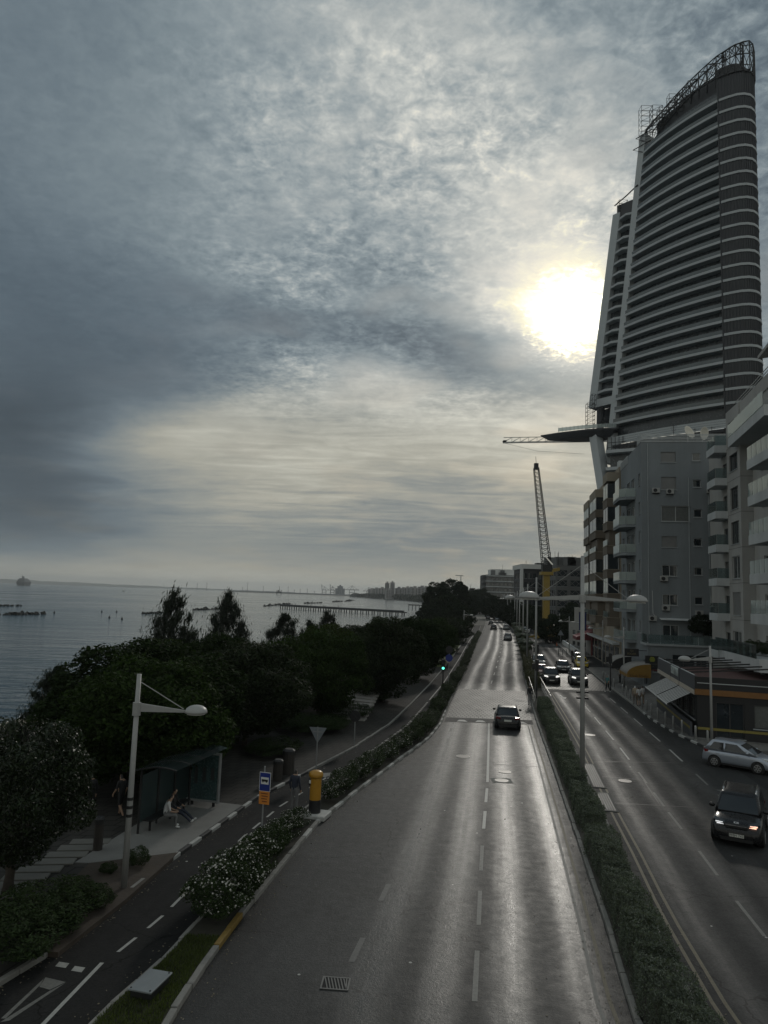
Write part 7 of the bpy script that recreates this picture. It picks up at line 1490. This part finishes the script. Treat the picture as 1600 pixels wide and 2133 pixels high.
# port cranes and silos
m_port = mat('port steel', (.10, .11, .12), .7, var=.1)
def gantry(px, Y, topz, w, boom_up, label):
    a = AT(px, 1235, Y); t = thing('gantry_crane', (a.x, Y, 0), 0, label, 'crane', 'container cranes in the port'); s = 1.3
    for sx in (-w * .18, w * .18):
        for yy in (0, 16): MB().bb(sx - s, sx + s, yy - s, yy + s, 0, topz * .55).build('leg', m_port, t)
    MB().bb(-w * .2, w * .2, -1, 17, topz * .28, topz * .33).build('portal_beam', m_port, t)
    MB().bb(-w * .2, w * .5 if not boom_up else w * .2, 4, 12, topz * .55, topz * .62).build('girder', m_port, t)
    if boom_up: MB().bar((-w * .2, 8, topz * .6), (-w * .26, 8, topz * 1.25), 3.2).build('raised_boom', m_port, t)
    else: MB().bb(-w * .5, -w * .2, 4, 12, topz * .55, topz * .61).build('boom', m_port, t)
    ap = (0, 8, topz); MB().bar((-w * .12, 8, topz * .6), ap, 2.0).build('a_frame', m_port, t); MB().bar((w * .12, 8, topz * .6), ap, 2.0).build('a_frame', m_port, t); MB().bar(ap, (w * .42, 8, topz * .6), 1.1).build('stay', m_port, t); MB().bar(ap, (-w * .42 if not boom_up else -w * .24, 8, topz * (.6 if not boom_up else 1.1)), 1.1).build('stay', m_port, t)
for px, Y, z, w, bu, lab in ((675, 4000, 46, 60, True, 'far left port crane with raised boom'), (692, 4000, 46, 60, False, 'left port crane with lowered boom'), (692, 4080, 50, 55, True, 'port crane with the tallest raised boom'), (733, 3800, 54, 74, False, 'largest port crane with wide lowered boom'), (768, 3800, 48, 60, False, 'rightmost port crane with lowered boom')): gantry(px, Y, z, w, bu, lab)
a = AT(708, 1235, 3700); t = thing('silo_block', (a.x, 3700, 0), 0, 'squat grey silo building between the port cranes', 'silo'); MB().bb(-24, 24, 0, 30, 0, 36).build('body', m_port, t); MB().bb(-14, 14, 4, 26, 36, 48).build('head_house', m_port, t); MB().bb(-4, 4, 8, 20, 48, 54).build('stair_tower', m_port, t)
for k in range(5): MB().cyl((-20 + k * 10, -2, 0), (-20 + k * 10, -2, 34), 4.4, n=10).build('silo', m_port, t)
for i, (px, hh) in enumerate(((655, 20), (640, 34), (613, 24), (600, 44), (548, 40), (515, 60), (505, 30), (625, 30), (430, 50), (410, 44))):
    a = AT(px, 1235, 4200); t = thing('port_mast', (a.x, 4200, 0), 0, f'thin mast on the port breakwater, {ORD[i]} of a scattered row', 'mast', 'masts along the port'); MB().cyl((0, 0, 0), (0, 0, hh), 1.6, .8, n=6).build('pole', m_port, t); MB().bar((-5, 0, hh * .8), (5, 0, hh * .8), 1.2).build('yard', m_port, t)
MB().prism([(AT(488, 1235, 4000).x, 3950), (AT(560, 1235, 3900).x, 3880), (AT(720, 1235, 3600).x, 3560), (AT(760, 1235, 3700).x, 3720), (AT(500, 1235, 4100).x, 4120)], -2, 6).build('port_mole', m_port)['kind'] = 'structure'
# far town along the curving shore
rd = random.Random(11); m_town = [mat(f'far render {k}', c, .85, var=.12, vscale=.05) for k, c in enumerate(((.20, .20, .19), (.26, .25, .24), (.15, .155, .16)))]
def far_block(px, Y, w, tp, label, m):
    a = AT(px, tp, Y); t = thing('far_building', (a.x, Y, 0), rd.uniform(-.2, .2), label, 'building', 'far town buildings along the bay'); hz = a.z
    MB().bb(-w / 2, w / 2, 0, 16, 0, hz).build('wall', m, t); MB().bb(-w * .2, w * .15, 4, 10, hz, hz + 3.5).build('stair_head', m, t)
    nf = max(3, int(hz / 3.4))
    for f in range(1, nf): MB().bb(-w / 2 - .8, w / 2 - .5, -1.6, -.02, f * hz / nf, f * hz / nf + 1.1).build('balcony_band', m_town[1], t)
    for c in range(3): MB().bb(-w / 2 + (c + .3) * w / 3, -w / 2 + (c + .75) * w / 3, -.06, -.01, 2, hz - 1.5).build('window_stack', m_bk, t)
far_block(807, 1800, 11, 1214, 'left half of the tall pale tower block in the far town', m_town[1]); far_block(818, 1790, 11, 1213, 'right half of the tall pale tower block in the far town', m_town[1]); far_block(811, 1760, 14, 1228, 'lower front wing of the far tower block', m_town[1])
for i, (px, Y, w, tp) in enumerate(((785, 2300, 26, 1226), (797, 2150, 26, 1225), (832, 1900, 22, 1225), (841, 1850, 24, 1226), (850, 1820, 20, 1224), (858, 1780, 22, 1225), (866, 1700, 20, 1224), (873, 1650, 18, 1225), (880, 1560, 20, 1223), (888, 1500, 20, 1224), (776, 2500, 30, 1227), (895, 1420, 20, 1226))): far_block(px, Y, w, tp, f'pale far town block, {ORD[i] if i < 10 else ["at the left end of the row", "at the right end of the row"][i-10]}{" along the row behind the shore trees" if i < 10 else ""}', m_town[i % 3])
P_ = []; N_ = []; r_ = np.random.default_rng(9)
for k in range(170):
    u = r_.uniform(0, 1); px = 735 + 165 * u; Y = 2500 - 1150 * u + r_.uniform(-120, 60); q = AT(px, 1240, Y); rad = r_.uniform(7, 13); e = sphere_pts(130, r_); e[:, 2] = np.abs(e[:, 2]); P_.append(np.array([q.x, Y, 0]) + e * np.array([rad * 1.3, rad, rad])); N_.append(e)
tag(link('shore_wood', leaf_mesh('shore_wood', np.concatenate(P_), 3.2, m_pine, np.concatenate(N_), .7, .7, 2)), 'dark belt of trees along the far shore', 'wood', kind='stuff')
for i, (px, Y, tp) in enumerate(((955, 900, 1212), (960, 905, 1208))):
    a = AT(px, tp, Y); t = thing('far_site_crane', (a.x, Y, 0), 0, ['left of two tiny site cranes above the pine clump', 'right of two tiny site cranes above the pine clump'][i], 'crane', 'tiny cranes above the pines'); MB().bb(-.5, .5, -.5, .5, 0, a.z + 6 * i).build('mast', m_galv, t); MB().bb(-7, 3, -.4, .4, a.z - 1 + 6 * i, a.z + 6 * i).build('jib', m_galv, t)
office(940, 962, 880, 1222, 'pale far building under the tiny site cranes', m_wh, 5, 4, 20)
for i, (px, tp, Y) in enumerate(((975, 1232, 600), (1003, 1222, 560))): office(px, px + 9, Y, tp, ['low pale far house just right of the pines', 'narrow far stair tower left of the far apartment block'][i], m_wfar, 4, 2, 10, name='far_house')
# ================================================================== sea air
m = bpy.data.materials.new('haze'); m.use_nodes = True; t_ = NT(m.node_tree); t_.n.clear(); v = t_.node('ShaderNodeVolumePrincipled'); v.inputs['Color'].default_value = (.84, .88, .90, 1); v.inputs['Density'].default_value = .00010; v.inputs['Anisotropy'].default_value = .25
o_ = t_.node('ShaderNodeOutputMaterial'); t_.l.new(v.outputs[0], o_.inputs['Volume'])
hz_ = MB().bb(-15000, 10000, -1000, 17000, -4.5, 172).build('haze', m); hz_['kind'] = 'stuff'; hz_['label'] = 'pale sea haze filling the air over the bay'; hz_['category'] = 'haze'
